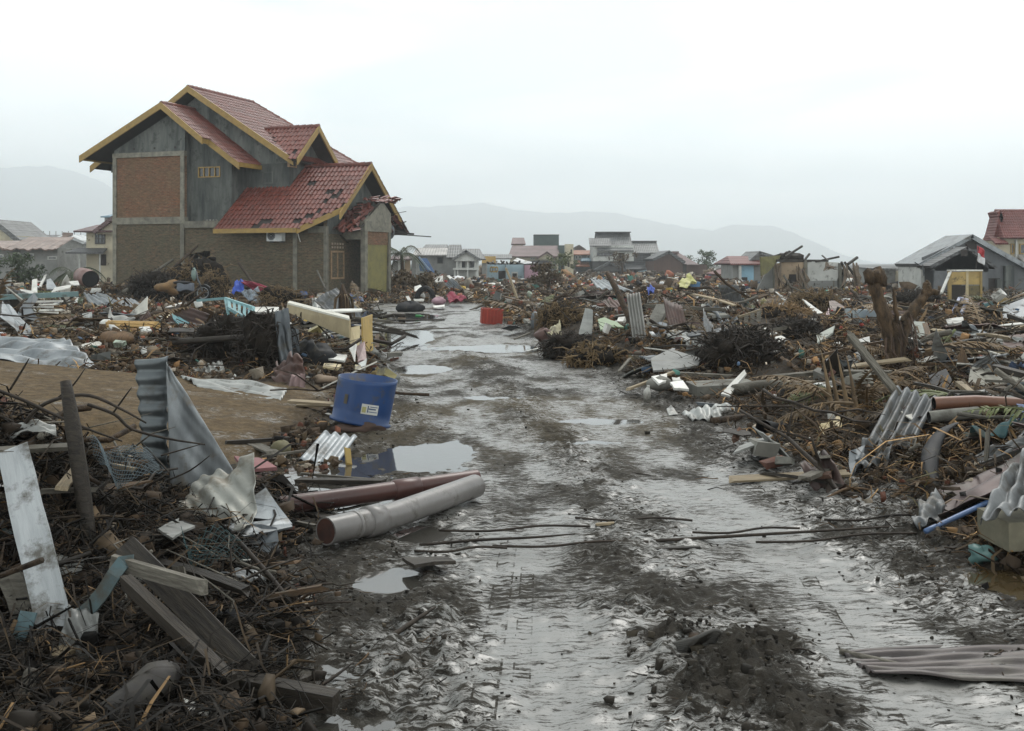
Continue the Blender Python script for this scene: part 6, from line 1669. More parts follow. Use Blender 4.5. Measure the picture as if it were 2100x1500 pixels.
for lab, pts, mt in (('white tile shard lying on the grey boulder', [(1336, 772, 14.6), (1368, 766, 14.8), (1366, 782, 14.5), (1352, 787, 14.3)], WHITE()), ('white tile shard beside the grey boulder', [(1374, 784, 14.3), (1400, 780, 14.4), (1413, 798, 14.0), (1382, 796, 14.0)], WHITE()), ('small white tile shard behind its larger neighbour', [(1378, 774, 14.8), (1394, 773, 14.8), (1398, 779, 14.6), (1380, 781, 14.6)], WHITE()), ('tall white board leaning on the concrete slab', [(1478, 808, 13.9), (1496, 812, 13.8), (1531, 766, 14.4), (1527, 758, 14.5)], WHITE()), ('white jagged board before the straw heap', [(1565, 674, 20), (1573, 672, 20), (1616, 696, 19), (1600, 702, 18.8)], WHITE()), ('white sharp triangular board behind the fridge', [(1645, 613, 28), (1652, 616, 28), (1688, 642, 26), (1672, 644, 26)], WHITE()), ('grey pink wall shard behind the fridge', [(1700, 618, 28), (1712, 617, 28), (1742, 636, 26), (1704, 638, 26)], mat('pinkish_plaster', (.36, .29, .26), None, 4, .85, .2, mud=.2)), ('pale pink wedge beside the fridge', [(1700, 631, 26), (1703, 655, 25.4), (1690, 656, 25.4)], paint('pink_wedge', (.55, .36, .38))), ('white board under the pale pink wedge', [(1705, 698, 18.5), (1715, 694, 18.6), (1745, 712, 18), (1738, 720, 17.8)], WHITE()), ('pale square board behind the forked trunk', [(1870, 660, 18.5), (1897, 660, 18.5), (1896, 688, 18), (1872, 698, 18)], mat('pale_green_board', (.46, .48, .42), None, 3, .7, .1, mud=.2)), ('small green torn panel on the grey slab', [(1226, 655, 22.6), (1240, 651, 22.8), (1265, 660, 22.6), (1280, 671, 22.2), (1252, 670, 22.1), (1232, 677, 21.8)], paint('pale_green_panel', (.25, .33, .19), .6, .2)), ('grey slab leaning left of the green torn panel', [(1200, 632, 23.5), (1216, 636, 23.3), (1214, 684, 22.2), (1186, 686, 22.0)], CONCD()), ('white board edge leaning on the dark boards', [(1242, 722, 20), (1266, 704, 20.4), (1268, 708, 20.3), (1244, 728, 19.8)], WHITE()), ('dark board panel leaning above the white edge', [(1246, 724, 19.9), (1290, 690, 20.6), (1330, 700, 20.2), (1318, 740, 19.3)], WOODD()), ('blue-grey door shield beside the leaning corrugated sheet', [(1338, 668, 20), (1352, 660, 20), (1368, 664, 20), (1362, 712, 19.4), (1336, 700, 19.4)], mat('blue_grey_enamel', (.20, .23, .26), None, 3, .45, .1, mud=.2)), ('grey broken concrete sheet behind the tile shards', [(1335, 735, 16.6), (1375, 716, 17.2), (1440, 735, 16.6), (1430, 750, 16.2), (1340, 760, 15.8)], mat('grey_fibre_sheet', (.36, .36, .34), None, 3, .7, .3, mud=.2)), ('big pale stone slab beside the copper pipe', [(1990, 758, 14), (2003, 744, 14.4), (2120, 772, 14), (2120, 812, 13.2), (1985, 808, 13.2)], mat('stone_slab', (.33, .31, .26), (.2, .19, .16), 3, .8, .4, mud=.15)), ('black plastic sheet beside the stone slab', [(1905, 770, 13.6), (1940, 756, 13.8), (1958, 800, 13), (1912, 815, 12.8)], BLACK()), ('dark sheet sticking up right of the blue frame', [(2058, 628, 22), (2100, 612, 22), (2110, 660, 21), (2052, 668, 21)], GALVD()), ('rusty brown panel at the edge of the wreckage', [(2060, 690, 17), (2130, 680, 17), (2130, 722, 16), (2052, 728, 16)], RUST()), ('grey-white board under the blue frame', [(1940, 655, 19), (1975, 650, 19), (1976, 660, 18.6), (1944, 664, 18.6)], WHITE()), ('pale striped board before the forked trunk', [(1752, 700, 17.4), (1783, 690, 17.6), (1784, 712, 17), (1760, 718, 16.8)], GALVW()), ('pale curved gutter beside the striped board', [(1674, 688, 19), (1712, 668, 19.6), (1708, 682, 19), (1676, 704, 18.4)], mat('pale_green_board', (.46, .48, .42)))):
    panel(lab, pts, .03, mt, 'board_fragment', 'board')
# leaning post and sheet
pole('old post leaning across the upright corrugated sheet', [(1335, 745, 19.2), (1310, 690, 20), (1285, 640, 20.6), (1262, 590, 21), (1246, 560, 21.4)], [.05, .06, .06, .06, .05], BARK(), 'post', 'post', 8)
iron('narrow corrugated sheet standing upright beside the leaning post', (1285, 605, 20.4), (1312, 600, 20.3), (1330, 718, 19.7), (1300, 712, 19.8), 4.5, .02, mat('weathered_sheet', (.27, .26, .24), (.17, .165, .15), 3, .55, .3, metal=.2, mud=.12), 'v', nu=50, nv=10)
iron('long corrugated sheet lying on top of the rubble', (1212, 574, 34), (1245, 575, 34), (1300, 598, 31), (1225, 592, 31.5), 5, .03, GALV(), 'v', nu=40, nv=8)
plank('long grey rail lying over the rubble behind the root ball', (1322, 627, 24), (1490, 636, 23.5), .09, .07, WOODG(), name='rail', cat='rail')
plank('straight pale rail behind the root ball', (1370, 688, 18.6), (1446, 712, 18), .035, .035, GALVW(), name='rail', cat='rail')
plank('brown rafter propped on the rubble by the root ball', (1574, 716, 16.6), (1648, 768, 15.2), .09, .05, WOODB())
plank('pale board propped beside the brown rafter', (1576, 728, 16.4), (1604, 774, 15.2), .08, .03, WOODG())
plank('metal strip lying before the brown rafter', (1620, 778, 15), (1678, 766, 15.3), .06, .02, GALV())
plank('long flat grey plank lying at the foot of the root ball', (1370, 765, 15.8), (1500, 772, 15.5), .14, .04, WOODG())
pole('weathered grey log lying by the concrete slab', [(1505, 800, 14), (1570, 793, 14.2), (1660, 800, 14)], [.07, .09, .08], WOODG(), 'log', 'log', 10)
bx('broken concrete beam at the foot of the root ball', 'concrete_beam', 'concrete beam', at(1480, 812, 14.6), (.85, .45, .18), (.05, -.03, .2), CONC())
plank('long thin dark pipe lying along the track edge', (1430, 828, 13.4), (1580, 842, 12.9), .035, .035, GALVD(), name='rail', cat='rail')
pole('dark trunk lying along the track edge', [(1460, 866, 12.1), (1540, 858, 12.3), (1620, 852, 12.5)], [.05, .06, .05], BARK(), 'log', 'log', 9)
panel('cream flat board resting over the dark trunk', [(1628, 858, 12.2), (1690, 838, 12.7), (1700, 866, 12), (1640, 866, 12)], .02, WOODP(), 'board_fragment', 'board')
iron('crumpled grey sheet draped behind the pallet', (1447, 632, 25), (1482, 634, 25), (1524, 668, 23.4), (1490, 670, 23.5), 2, .04, GALVD(), 'v', crumple=.06, nu=26, nv=18)
pa = thing('pallet', 'small wooden crate side standing in the rubble', 'crate', at(1537, 674, 24))
rod(pa, (1514, 651, 24), (1560, 636, 24.2), .05, WOODP(), 'top_rail'); rod(pa, (1516, 672, 23.8), (1556, 664, 24), .05, WOODG(), 'bottom_rail')
for i in range(4): t = i / 3; rod(pa, (1517 + 40 * t, 651 - 13 * t, 24.05), (1517 + 38 * t, 673 - 8 * t, 23.85), .09, WOODG(), 'slat', .02)
root_mass('big dark upturned root ball at the right of the track', (1520, 722, 16.4), (.60, .55, .38), 31, BARK(), TWIG(), 520)
GOLD = mat('golden_straw', (.27, .17, .07), (.13, .08, .04), 9, .7, .2, mud=.05)
root_mass('golden straw heap behind the crate side', (1612, 655, 25), (.62, .5, .32), 32, STRAW(), GOLD, 520, 'straw_heap', 'straw')
root_mass('dark brown root tangle behind the forked trunk', (1640, 690, 20), (.5, .5, .35), 33, BARK(), TWIG(), 320, 'root_tangle', 'root tangle')
root_mass('reddish brown root tangle by the road bend', (1150, 655, 26), (.6, .5, .4), 34, BARK(), STRAW(), 340, 'root_tangle', 'root tangle')
root_mass('grey green weed tangle at the edge of the road bend', (1170, 715, 20.5), (.55, .5, .28), 35, BARK(), TWIG(), 320, 'root_tangle', 'root tangle')
root_mass('brown weed tangle left of the dark boards', (1215, 735, 18.8), (.5, .45, .25), 36, BARK(), STRAW(), 320, 'root_tangle', 'root tangle')
root_mass('grass tangle between the fridge and the concrete shell', (1668, 618, 34), (.8, .6, .25), 37, BARK(), STRAW(), 320, 'root_tangle', 'root tangle')
root_mass('brown tangle beneath the grey gabled house', (1880, 612, 40), (.8, .5, .22), 38, BARK(), TWIG(), 320, 'root_tangle', 'root tangle')
# boxes and household goods
def hollow(name, label, cat, px, py, Y, w, d, h, rot, m, m_in):
    t = thing(name, label, cat, at(px, py, Y)); t.rotation_euler = rot
    q = .02
    for nm, b_ in (('base', (-w / 2, w / 2, -d / 2, d / 2, 0, q)), ('front', (-w / 2, w / 2, -d / 2, -d / 2 + q, q, h)), ('back', (-w / 2, w / 2, d / 2 - q, d / 2, q, h)), ('side', (-w / 2, -w / 2 + q, -d / 2 + q, d / 2 - q, q, h)), ('side', (w / 2 - q, w / 2, -d / 2 + q, d / 2 - q, q, h))):
        mb = MB(); mb.box(*b_); mb.build(nm, m, t)
    return t
RED = paint('crate_red', (.45, .055, .03), .5, .12)
cr = hollow('red_crate', 'red plastic crate standing in the muddy road bend', 'crate', 1007, 664, 31.8, .60, .42, .44, (.05, .06, .15), RED, RED)
for i in range(6):
    mb = MB(); x = -.25 + i * .1; mb.box(x - .015, x + .015, -.225, -.21, .03, .40); mb.build('rib', RED, cr)
mb = MB(); mb.box(-.315, .315, -.225, -.19, .40, .445); mb.build('rim', RED, cr)
fr = thing('fridge', 'pale blue fridge lying on its back in the rubble', 'fridge', at(1764, 682, 23))
mb = MB(); mb.box(-.22, .24, -.2, .25, 0, .48); mb.build('body', paint('fridge_blue', (.33, .39, .43), .4, .12), fr)
mb = MB(); mb.box(-.255, -.225, -.19, .24, .02, .47); mb.build('door', paint('fridge_pale', (.48, .54, .56), .4, .1), fr)
mb = MB(); mb.box(-.28, -.257, -.1, -.07, .1, .3); mb.build('handle', GALVD(), fr)
fr.rotation_euler = (0, .06, .15)
bs = thing('basin', 'blue plastic basin tipped against the fridge', 'basin', at(1775, 688, 22))
mb = MB(); mb.tube([(0, 0, 0), (0, 0, .02), (0, 0, .2), (0, 0, .22)], [.14, .15, .22, .235], 20, cap=False); mb.build('shell', paint('basin_blue', (.12, .24, .32), .35, .2), bs, True)
mb = MB(); mb.tube([(0, 0, 0), (0, 0, .01)], .145, 20); mb.build('bottom', paint('basin_blue', (.12, .24, .32)), bs); bs.rotation_euler = (.5, .3, 0)
GRN = paint('box_green', (.36, .52, .26), .5, .1)
gb = thing('green_box', 'pale green plastic box tipped on its corner', 'box', at(1392, 660, 26)); mb = MB(); mb.slab([(-.14, 0, 0), (.13, 0, .03), (.16, 0, .22), (.02, 0, .31), (-.09, 0, .19)], .28, (0, -1, 0)); mb.build('body', GRN, gb); mb = MB(); mb.slab([(.015, .0, .312), (.165, 0, .225), (.165, .28, .225), (.015, .28, .312)], .02); mb.build('lid', GRN, gb)
bx('pale green plastic tub beside the tipped green box', 'plastic_tub', 'tub', at(1414, 662, 25.6), (.2, .2, .16), (.1, .05, .3), paint('tub_green', (.45, .56, .34), .5, .1))
wf = thing('window_frame', 'lavender blue window frame tilted in the rubble', 'window frame', at(1968, 668, 22))
LAV = paint('lavender_paint', (.24, .27, .40), .5, .15)
for p, q in (((1948, 655, 21.6), (1968, 612, 22.4)), ((1968, 612, 22.4), (1984, 616, 22.2)), ((1984, 616, 22.2), (1966, 656, 21.5)), ((1948, 655, 21.6), (1966, 656, 21.5)), ((1955, 642, 21.8), (1973, 643, 21.7))): rod(wf, p, q, .055, LAV, 'frame_bar')
bx('blue plastic box below the lavender frame', 'plastic_box', 'box', at(1962, 680, 21), (.32, .25, .18), (.1, .05, .2), paint('drawer_blue', (.12, .18, .32), .5, .25))
yc = thing('ruined_cupboard', 'ochre cupboard front with dark lower panels before the grey house', 'cupboard', at(1975, 616, 40))
def yb(name, x0, x1, y0, y1, d0, d1, m):
    p, q = at(x0, y1, 40) - yc.location, at(x1, y0, 40) - yc.location
    mb = MB(); mb.box(p.x, q.x, d0, d1, p.z, q.z); return mb.build(name, m, yc)
YC = mat('cupboard_ochre', (.46, .32, .11), (.34, .24, .085), 3, .6, .1, mud=.15)
yb('upper_panel', 1950, 1982, 558, 584, 0, .06, YC); yb('upper_panel', 1986, 2012, 557, 584, .02, .08, YC); yb('post', 1945, 1951, 556, 618, -.03, .09, YC); yb('post', 1981, 1986, 556, 618, -.02, .05, CREAM()); yb('post', 2010, 2014, 556, 618, -.03, .09, YC); yb('dark_opening', 1952, 1980, 586, 618, .03, .05, WOODD()); yb('lower_panel', 1987, 2010, 586, 618, .02, .06, mat('olive_panel', (.24, .19, .08), None, 3, .7, .1, mud=.3)); yb('top_rail', 1944, 2015, 553.5, 556.5, -.05, .1, WHITE())
plank('white painted post leaning on the ochre cupboard', (1930, 602, 39.5), (1949, 557, 40), .09, .06, WHITE(), name='post', cat='post')
cloth('yellow tarpaulin draped over a branch in the far rubble', (1398, 580, 40), (1418, 566, 40), (1428, 578, 39.5), (1392, 588, 39), paint('yellow_tarp', (.52, .50, .20), .6, .1), .08, 'tarpaulin', 'tarpaulin')
bx('blue plastic bin beside the yellow tarpaulin', 'plastic_bin', 'bin', at(1424, 592, 40), (.32, .3, .25), (.05, .05, .2), paint('bin_blue', (.09, .22, .40), .45, .1))
pole('dark branch under the yellow tarpaulin', [(1390, 588, 39.5), (1425, 592, 39.5), (1455, 590, 39.5), (1470, 602, 39)], [.07, .06, .05, .03], BARK(), 'branch', 'branch', 7)
cloth('bright blue bag in the far rubble', (1328, 592, 38), (1342, 588, 38), (1342, 602, 37), (1328, 602, 37), paint('royal_blue_cloth', (.04, .09, .42)), .06, 'bag', 'bag')
# at the far end of the road
pole('thin straight stick lying in the far puddle', [(765, 657, 33.5), (840, 657, 33.4), (912, 656, 33.6)], .025, WOODD(), 'stick', 'stick', 6)
gbt = thing('bottle', 'green bottle lying at the far puddle', 'bottle', gp(860, 651, .02)); m = MB(); m.tube([(-.12, 0, .04), (.04, 0, .04), (.08, 0, .04), (.14, 0, .04)], [.045, .045, .02, .015], 10); m.build('body', paint('bottle_green', (.03, .25, .06), .3, 0), gbt, True); m = MB(); m.tube([(.14, 0, .04), (.16, 0, .04)], .02, 8); m.build('cap', WHITE(), gbt)
rock('dark sack lying at the end of the road', (842, 632, 40), (.50, .4, .22), BLACK(), 'sack', 'sack', 3, .3)
rock('small brown sack on the stick by the far puddle', (824, 655, 33.6), (.13, .12, .09), mat('sack_cloth', (.28, .21, .15)), 'sack', 'sack', 5, .3)
ty = thing('tyre', 'black tyre standing half buried at the end of the road', 'tyre', at(872, 615, 46)); k = 26
m = MB(); m.tube([(.36 * math.cos(PI * i / k), 0, .05 + .45 * math.sin(PI * i / k)) for i in range(k + 1)], .09, 8); m.build('tread', BLACK(), ty, True)
m = MB(); m.tube([(.25 * math.cos(PI * i / k), 0, .05 + .33 * math.sin(PI * i / k)) for i in range(k + 1)], .03, 6); m.build('bead', BLACK(), ty, True)
cloth('crimson cloth bundle at the end of the road', (915, 606, 46), (945, 602, 46), (958, 618, 44), (922, 620, 44), paint('crimson_cloth', (.23, .02, .045)), .09)
rock('pink plastic bag beside the crimson bundle', (900, 618, 45), (.28, .2, .16), paint('pink_bag', (.42, .26, .30), .6, .2), 'bag', 'bag', 3, .3)
for lab, pts in (('white board at the end of the road beside the tyre', [(850, 588, 50), (862, 584, 50), (868, 592, 49), (850, 597, 48.5)]), ('long white board lying flat beyond the crimson bundle', [(958, 594, 58), (1000, 592, 60), (998, 598, 54), (962, 597, 55)]), ('white sheet lying flat before the blue room row', [(1001, 581, 72), (1027, 579, 75), (1026, 583, 70), (1003, 584, 69)]), ('bent white strip beside the dark sack', [(832, 608, 46), (838, 607, 46), (844, 618, 44), (838, 620, 44)]), ('pale board lying before the crimson bundle', [(886, 627, 42), (912, 625, 43), (912, 629, 41), (890, 630, 41)]), ('white strip lying behind the dark sack', [(848, 613, 46), (870, 613, 46), (868, 617, 45), (850, 617, 45)]), ('white board leaning in the rubble beyond the tyre', [(890, 572, 66), (908, 565, 66), (908, 577, 64), (892, 580, 64)]), ('white plank slanting beyond the end of the road', [(916, 566, 68), (922, 565, 68), (936, 577, 66), (930, 579, 66)])):
    panel(lab, pts, .04, WHITE(), 'board_fragment', 'board')
plank('long grey pole lying across the far side of the road', (1005, 625, 44), (1075, 643, 36), .10, .08, WOODG(), name='pole', cat='pole')
plank('second grey pole lying across the far side of the road', (1020, 622, 45), (1085, 636, 38), .08, .07, WOODG(), name='pole', cat='pole')
rock('grey tyre like hump at the far road edge', (1098, 662, 27.5), (.14, .2, .28), GALVD(), 'sack', 'sack', 7, .1)
rock('brown broken chest at the road bend', (1115, 688, 23.5), (.24, .2, .14), mat('chest_brown', (.17, .10, .085), None, 4, .7, .2, mud=.2), 'chest', 'chest', 13, .3)
cloth('yellowish crumpled sack at the road bend', (1120, 678, 24), (1150, 664, 24.5), (1150, 682, 23.6), (1124, 692, 23.2), paint('yellow_sack', (.40, .36, .22), .7, .25), .06, 'sack', 'sack')
for i, (a, b_) in enumerate((((1055, 696, 23.6), (1085, 684, 24.4)), ((1108, 716, 21.4), (1130, 704, 22)), ((1080, 722, 20.8), (1110, 714, 21.2)), ((1270, 762, 17), (1292, 736, 17.6)))):
    plank(('pale stick poking from the road bend rubble', 'short white batten in the weeds by the road bend', 'white batten lying on the road edge', 'thin grey stick leaning at the track edge')[i], a, b_, .045, .03, WHITE() if i in (1, 2) else WOODG(), name='stick', cat='stick')
# sticks and strips lying in the mud
for i, (lab, pa, r) in enumerate((('long thin twig lying across the wheel track', [(985, 1350, 5.0), (1090, 1335, 5.1), (1180, 1318, 5.2), (1265, 1298, 5.35)], .007), ('thin curved twig beside the torn mud ridge', [(1225, 1290, 5.4), (1275, 1283, 5.4), (1310, 1300, 5.3)], .005), ('dark forked stick at the foot of the mud ridge', [(1236, 1354, 4.95), (1280, 1365, 4.9), (1315, 1385, 4.85), (1345, 1395, 4.8)], .012), ('straight thin cane lying near the mud ridge', [(1000, 1458, 4.5), (1130, 1446, 4.5), (1260, 1440, 4.5), (1450, 1425, 4.55)], .007), ('wiry stem arching from the mud ridge', [(1605, 1340, 5.0), (1640, 1330, 4.95), (1680, 1345, 4.9), (1715, 1366, 4.85)], .005), ('long dark cane lying across the road', [(860, 1118, 6.85), (980, 1108, 6.9), (1100, 1102, 6.95), (1180, 1095, 7.0)], .010), ('long dark cane lying across the road past the flat lath', [(1340, 1110, 6.9), (1500, 1100, 6.95), (1700, 1088, 7.1), (1860, 1078, 7.2)], .011), ('thin straw lying on the far wheel track', [(1220, 965, 9.3), (1280, 968, 9.25), (1335, 975, 9.1)], .008), ('thin dark twig slanting out of the left mud', [(645, 1415, 4.6), (690, 1385, 4.7), (725, 1358, 4.8)], .008), ('thin blade of wood slanting out of the left mud', [(785, 1318, 5.1), (840, 1280, 5.25), (893, 1245, 5.4)], .014), ('short forked twig in the left mud', [(710, 1340, 5.0), (750, 1352, 4.95), (790, 1356, 4.9)], .007))):
    pole(lab, pa, [r, r, r * .8, r * .4], TWIG(), 'twig', 'twig', 5)
for i, (x0, y0, x1, y1) in enumerate(((900, 1088, 1210, 1080), (1010, 1120, 1330, 1112), (1420, 1092, 1640, 1084), (1550, 1112, 1880, 1094), (1180, 1062, 1420, 1068), (1690, 1066, 1900, 1058), (850, 1130, 1040, 1124))):
    pole(('muddy cable lying beyond the pale splinter', 'muddy cable reaching towards the flat dark lath', 'muddy cable lying beyond the flat dark lath', 'long muddy cable ending under the blue pipe', 'muddy cable crossing at the pale splinter', 'muddy cable ending at the mangled wrapper', 'short muddy cable beside the soaked board')[i], [(x0, y0, D(y0, .015)), (x0 * .66 + x1 * .34, y0 * .66 + y1 * .34 + 4, D(y0 * .66 + y1 * .34 + 4, .02)), (x0 * .33 + x1 * .67, y0 * .33 + y1 * .67 - 4, D(y0 * .33 + y1 * .67 - 4, .02)), (x1, y1, D(y1, .015))], .008, TWIG(), 'cable', 'cable', 5, 'muddy cables across the track')
plank('flat dark lath lying in the middle of the road', (1325, 1128, 6.7), (1430, 1124, 6.75), .035, .02, WOODD(), name='lath', cat='lath')
plank('pale splinter lying beyond the flat lath', (1222, 1076, 7.3), (1275, 1072, 7.35), .03, .015, WOODP(), name='lath', cat='lath')
panel('dark soaked board lying in the left mud', [(825, 1150, 6.4), (905, 1148, 6.45), (935, 1158, 6.3), (850, 1166, 6.2)], .02, WOODD(), 'broken_board', 'board')
panel('small dark board sticking out of the left puddle', [(608, 1392, 4.7), (640, 1380, 4.75), (648, 1388, 4.7), (615, 1404, 4.62)], .02, WOODD(), 'broken_board', 'board')
rock('grey knotted root lump in the torn mud ridge', (1440, 1325, 5.0), (.10, .07, .05), BARK(), 'root_lump', 'root', 5, .5)
for i in range(9):
    rr = random.Random(i + 3); x0 = 1345 + i * 14
    pole('flattened muddy reed bundled in the torn mud ridge', [(1300 + i * 6, 1352 - i * 3, 4.95), (1380 + i * 5, 1352 - i * 5, 4.9), (1440 + i * 4, 1318 - i * 3, 4.95), (1500 + i * 2, 1322 + i * 3, 4.95)], [.006, .012, .012, .004], mat('muddy_reed', (.055, .05, .042), (.03, .027, .022), 9, .5, .3, mud=0), 'reed', 'reed', 5, 'muddy reeds in the torn mud ridge')
# ------------------------------------------------------------------ loose wreckage, piece by piece
EXCL = [(-1.2, 7.6, 1.1), (-1.6, 11.6, 1.0), (-1.5, 9.8, 1.2), (-2.2, 7.5, .5), (3.9, 9.5, .5), (3.6, 7.0, .55), (4.4, 9.7, .5), (5.2, 14.6, .7), (3.4, 16.2, .8), (-3.6, 19, 1.0), (-5.3, 22, .9), (-2.0, 31.5, 1.0), (2.3, 20.2, .6), (2.0, 22.4, .6)]
# keep the hand-placed things clear: what would stand right before them is left out
bpy.context.view_layer.update()
HERO = []
for o_ in list(SC.objects):
    if o_.parent is not None or o_.get('kind') == 'structure' or o_.get('category') in (None, 'house', 'hill', 'tree', 'barn', 'twig', 'branch', 'ground', 'shed', 'outbuilding', 'net') and o_.name.split('.')[0] != 'tree_stump': continue
    pts = []
    for q in [o_] + list(o_.children):
        if q.type == 'MESH':
            pts += [q.matrix_world @ Vector(c) for c in q.bound_box]
    if not pts: continue
    ys_ = [p.y for p in pts]
    if min(ys_) < 3 or min(ys_) > 61: continue
    us = [p.x / p.y for p in pts]; vs = [(p.z - CH) / p.y for p in pts]
    HERO.append((min(us), max(us), min(vs), max(vs), sum(ys_) / len(ys_)))
HERO = np.array(HERO)
def hides(x, y, z, pad=.0, back=.12):
    u, v = x / y, (z - CH) / y
    hit = np.zeros(np.shape(x), bool)
    for a0, a1, b0, b1, yy in HERO:
        ma, mb_ = (a1 - a0) * .08, (b1 - b0) * .32
        hit |= (u > a0 + ma - pad) & (u < a1 - ma + pad) & (v > b0 + mb_ - pad) & (v < b1 + pad) & (y < yy + back) & (y > yy * .55)
    return hit
def hides1(x, y, z, pad=.007, back=.12):
    u, v = x / y, (z - CH) / y
    a0, a1, b0, b1, yy = HERO.T
    ma, mb_ = (a1 - a0) * .08, (b1 - b0) * .06
    return bool(((u > a0 + ma - pad) & (u < a1 - ma + pad) & (v > b0 + mb_ - pad) & (v < b1 + pad) & (y < yy + back) & (y > yy * .55)).any())
def zone_point(zone, rg):
    """a spot in the wreckage; nearer ground is strewn more densely"""
    for _ in range(200):
        if zone == 'heap':
            y = rg.uniform(4.0, 7.4); x = rg.uniform(-.56 * y, -.9)
        elif zone == 'left':
            y = 15.2 * (46 / 15.2) ** rg.uniform(0, 1) ; x = rg.uniform(-.52 * y, -.08 * y)
        elif zone == 'right':
            y = 6.8 * (19 / 6.8) ** rg.uniform(0, 1); x = rg.uniform(.02 * y, .54 * y)
        elif zone == 'mid':
            y = 17 * (46 / 17) ** rg.uniform(0, 1); x = rg.uniform(-.05 * y, .54 * y)
        elif zone == 'far':
            y = 44 * (130 / 44) ** rg.uniform(0, 1); x = rg.uniform(-.50 * y, .54 * y)
        else:                                   # verge
            y = 8 * (40 / 8) ** rg.uniform(0, 1); x = rg.uniform(-.25 * y, .3 * y)
        d = float(road_d(np.array([x]), np.array([y]))[0])
        lim = .25 if zone != 'verge' else -.3
        if any((x - e[0]) ** 2 + (y - e[1]) ** 2 < e[2] ** 2 for e in EXCL): continue
        if d < lim or (zone == 'verge' and d > .6): continue
        if apron(np.array([x]), np.array([y]))[0] > .3: continue
        u_, v_ = (Vector((x, y, 0)) - HC).xy.dot(Vector((math.cos(TH), -math.sin(TH)))), (Vector((x, y, 0)) - HC).xy.dot(Vector((math.sin(TH), math.cos(TH))))
        if -13 < u_ < 1.6 and -.2 < v_ < 9: continue
        return x, y
    return x, y
ZONES = {'heap': 'in the dark heap below the tall curled iron sheet', 'left': 'in the wreckage before the brick house', 'right': 'in the rubble around the forked trunk',
         'mid': 'in the debris field before the grey gabled house', 'far': 'on the plain before the far houses', 'verge': 'at the muddy edge of the track'}
def mesh_of(name, mb, smooth=False):
    me_ = bpy.data.meshes.new(name); me_.from_pydata([tuple(v) for v in mb.v], [], mb.f)
    if smooth: me_.polygons.foreach_set('use_smooth', [True] * len(me_.polygons))
    return me_
def scatter(name, noun, cat, meshes, mats, counts, size, lift=.05, tilt=.35, prop=.15, seed=0, gname=None, vadj=None):
    """mats: list of (adjective, material); one mesh copy per variant and material, shared by all pieces"""
    rg = np.random.default_rng(seed)
    lib = {}
    for vi, me_ in enumerate(meshes):
        for mi, (adj, m) in enumerate(mats):
            c = me_.copy(); c.materials.clear(); c.materials.append(m); lib[vi, mi] = c
    for zone, n in counts.items():
        for i in range(n):
            for _try in range(12):
                x, y = zone_point(zone, rg)
                if not hides1(x, y, base(x, y) + .08): break
            else: continue
            vi, mi = int(rg.integers(len(meshes))), int(rg.integers(len(mats)))
            o = bpy.data.objects.new(name, lib[vi, mi]); COL.objects.link(o)
            k = rg.uniform(*size) * (1 + .35 * (y > 20) + .5 * (y > 42))
            if zone == 'heap': k *= .62
            t = tilt if rg.random() > prop * (.25 if zone == 'heap' else 1) else 1.0
            z = base(x, y) + abs(rg.normal()) * lift * (1.4 if zone in ('mid', 'left') and y < 28 else .7 if y > 30 else 1) + .02
            o.location = (x, y, z + (k * .12 if t > .5 else 0))
            o.rotation_euler = (rg.normal() * t * .6, rg.normal() * t * .6, rg.uniform(0, 6.28))
            o.scale = (k, k, k)
            tag(o, '%s%s %s %s' % (vadj[vi] + ' ' if vadj else '', mats[mi][0], noun, ZONES[zone]), cat, '%s %s' % (gname or noun + 's', ZONES[zone]))

pl = [mesh_of('plank', plank_mb(L, w, h, i, .05, b_)) for i, (L, w, h, b_) in enumerate(((1.6, .11, .025, .02), (1.1, .14, .02, 0), (2.1, .07, .05, .04), (.8, .10, .03, 0), (1.3, .05, .04, .03)))]
for me_ in pl:                                  # centre them on their length
    xs = [v.co.x for v in me_.vertices]; c = (max(xs) + min(xs)) / 2
    for v in me_.vertices: v.co.x -= c
scatter('plank', 'plank lying', 'plank', pl, [('weathered grey', WOODG()), ('dark wet', WOODD()), ('brown', WOODB()), ('pale', WOODP())], {'heap': 20, 'left': 72, 'right': 92, 'mid': 80, 'far': 14, 'verge': 14}, (.6, 1.25), .10, .22, .07, 1, 'planks', vadj=['long thin', 'wide short', 'long narrow', 'stubby', 'slim'])
def shard(seed, w, h, th):
    rr = random.Random(seed); mb = MB(); n = rr.randint(4, 6)
    pts = [Vector((w * math.cos(2 * PI * i / n + rr.uniform(-.3, .3)) * rr.uniform(.7, 1.1), h * math.sin(2 * PI * i / n + rr.uniform(-.3, .3)) * rr.uniform(.7, 1.1), 0)) for i in range(n)]
    pts = ragged(pts, 2, .03, seed); cen = sum(pts, Vector()) / len(pts); k = len(pts); n_ = Vector((0, 0, 1))
    for p in pts: p.z = 0
    cen.z = 0
    vs = [cen + n_ * th] + [p + n_ * th for p in pts] + [cen] + pts; fs = []
    for i in range(k):
        j = (i + 1) % k; fs += [(0, 1 + i, 1 + j), (k + 1, k + 2 + j, k + 2 + i), (1 + j, 1 + i, k + 2 + i, k + 2 + j)]
    return mb.add(vs, fs)
sh = [mesh_of('board', shard(i, w, h, .018)) for i, (w, h) in enumerate(((.35, .2), (.5, .16), (.28, .24), (.45, .28), (.22, .12), (.6, .13)))]
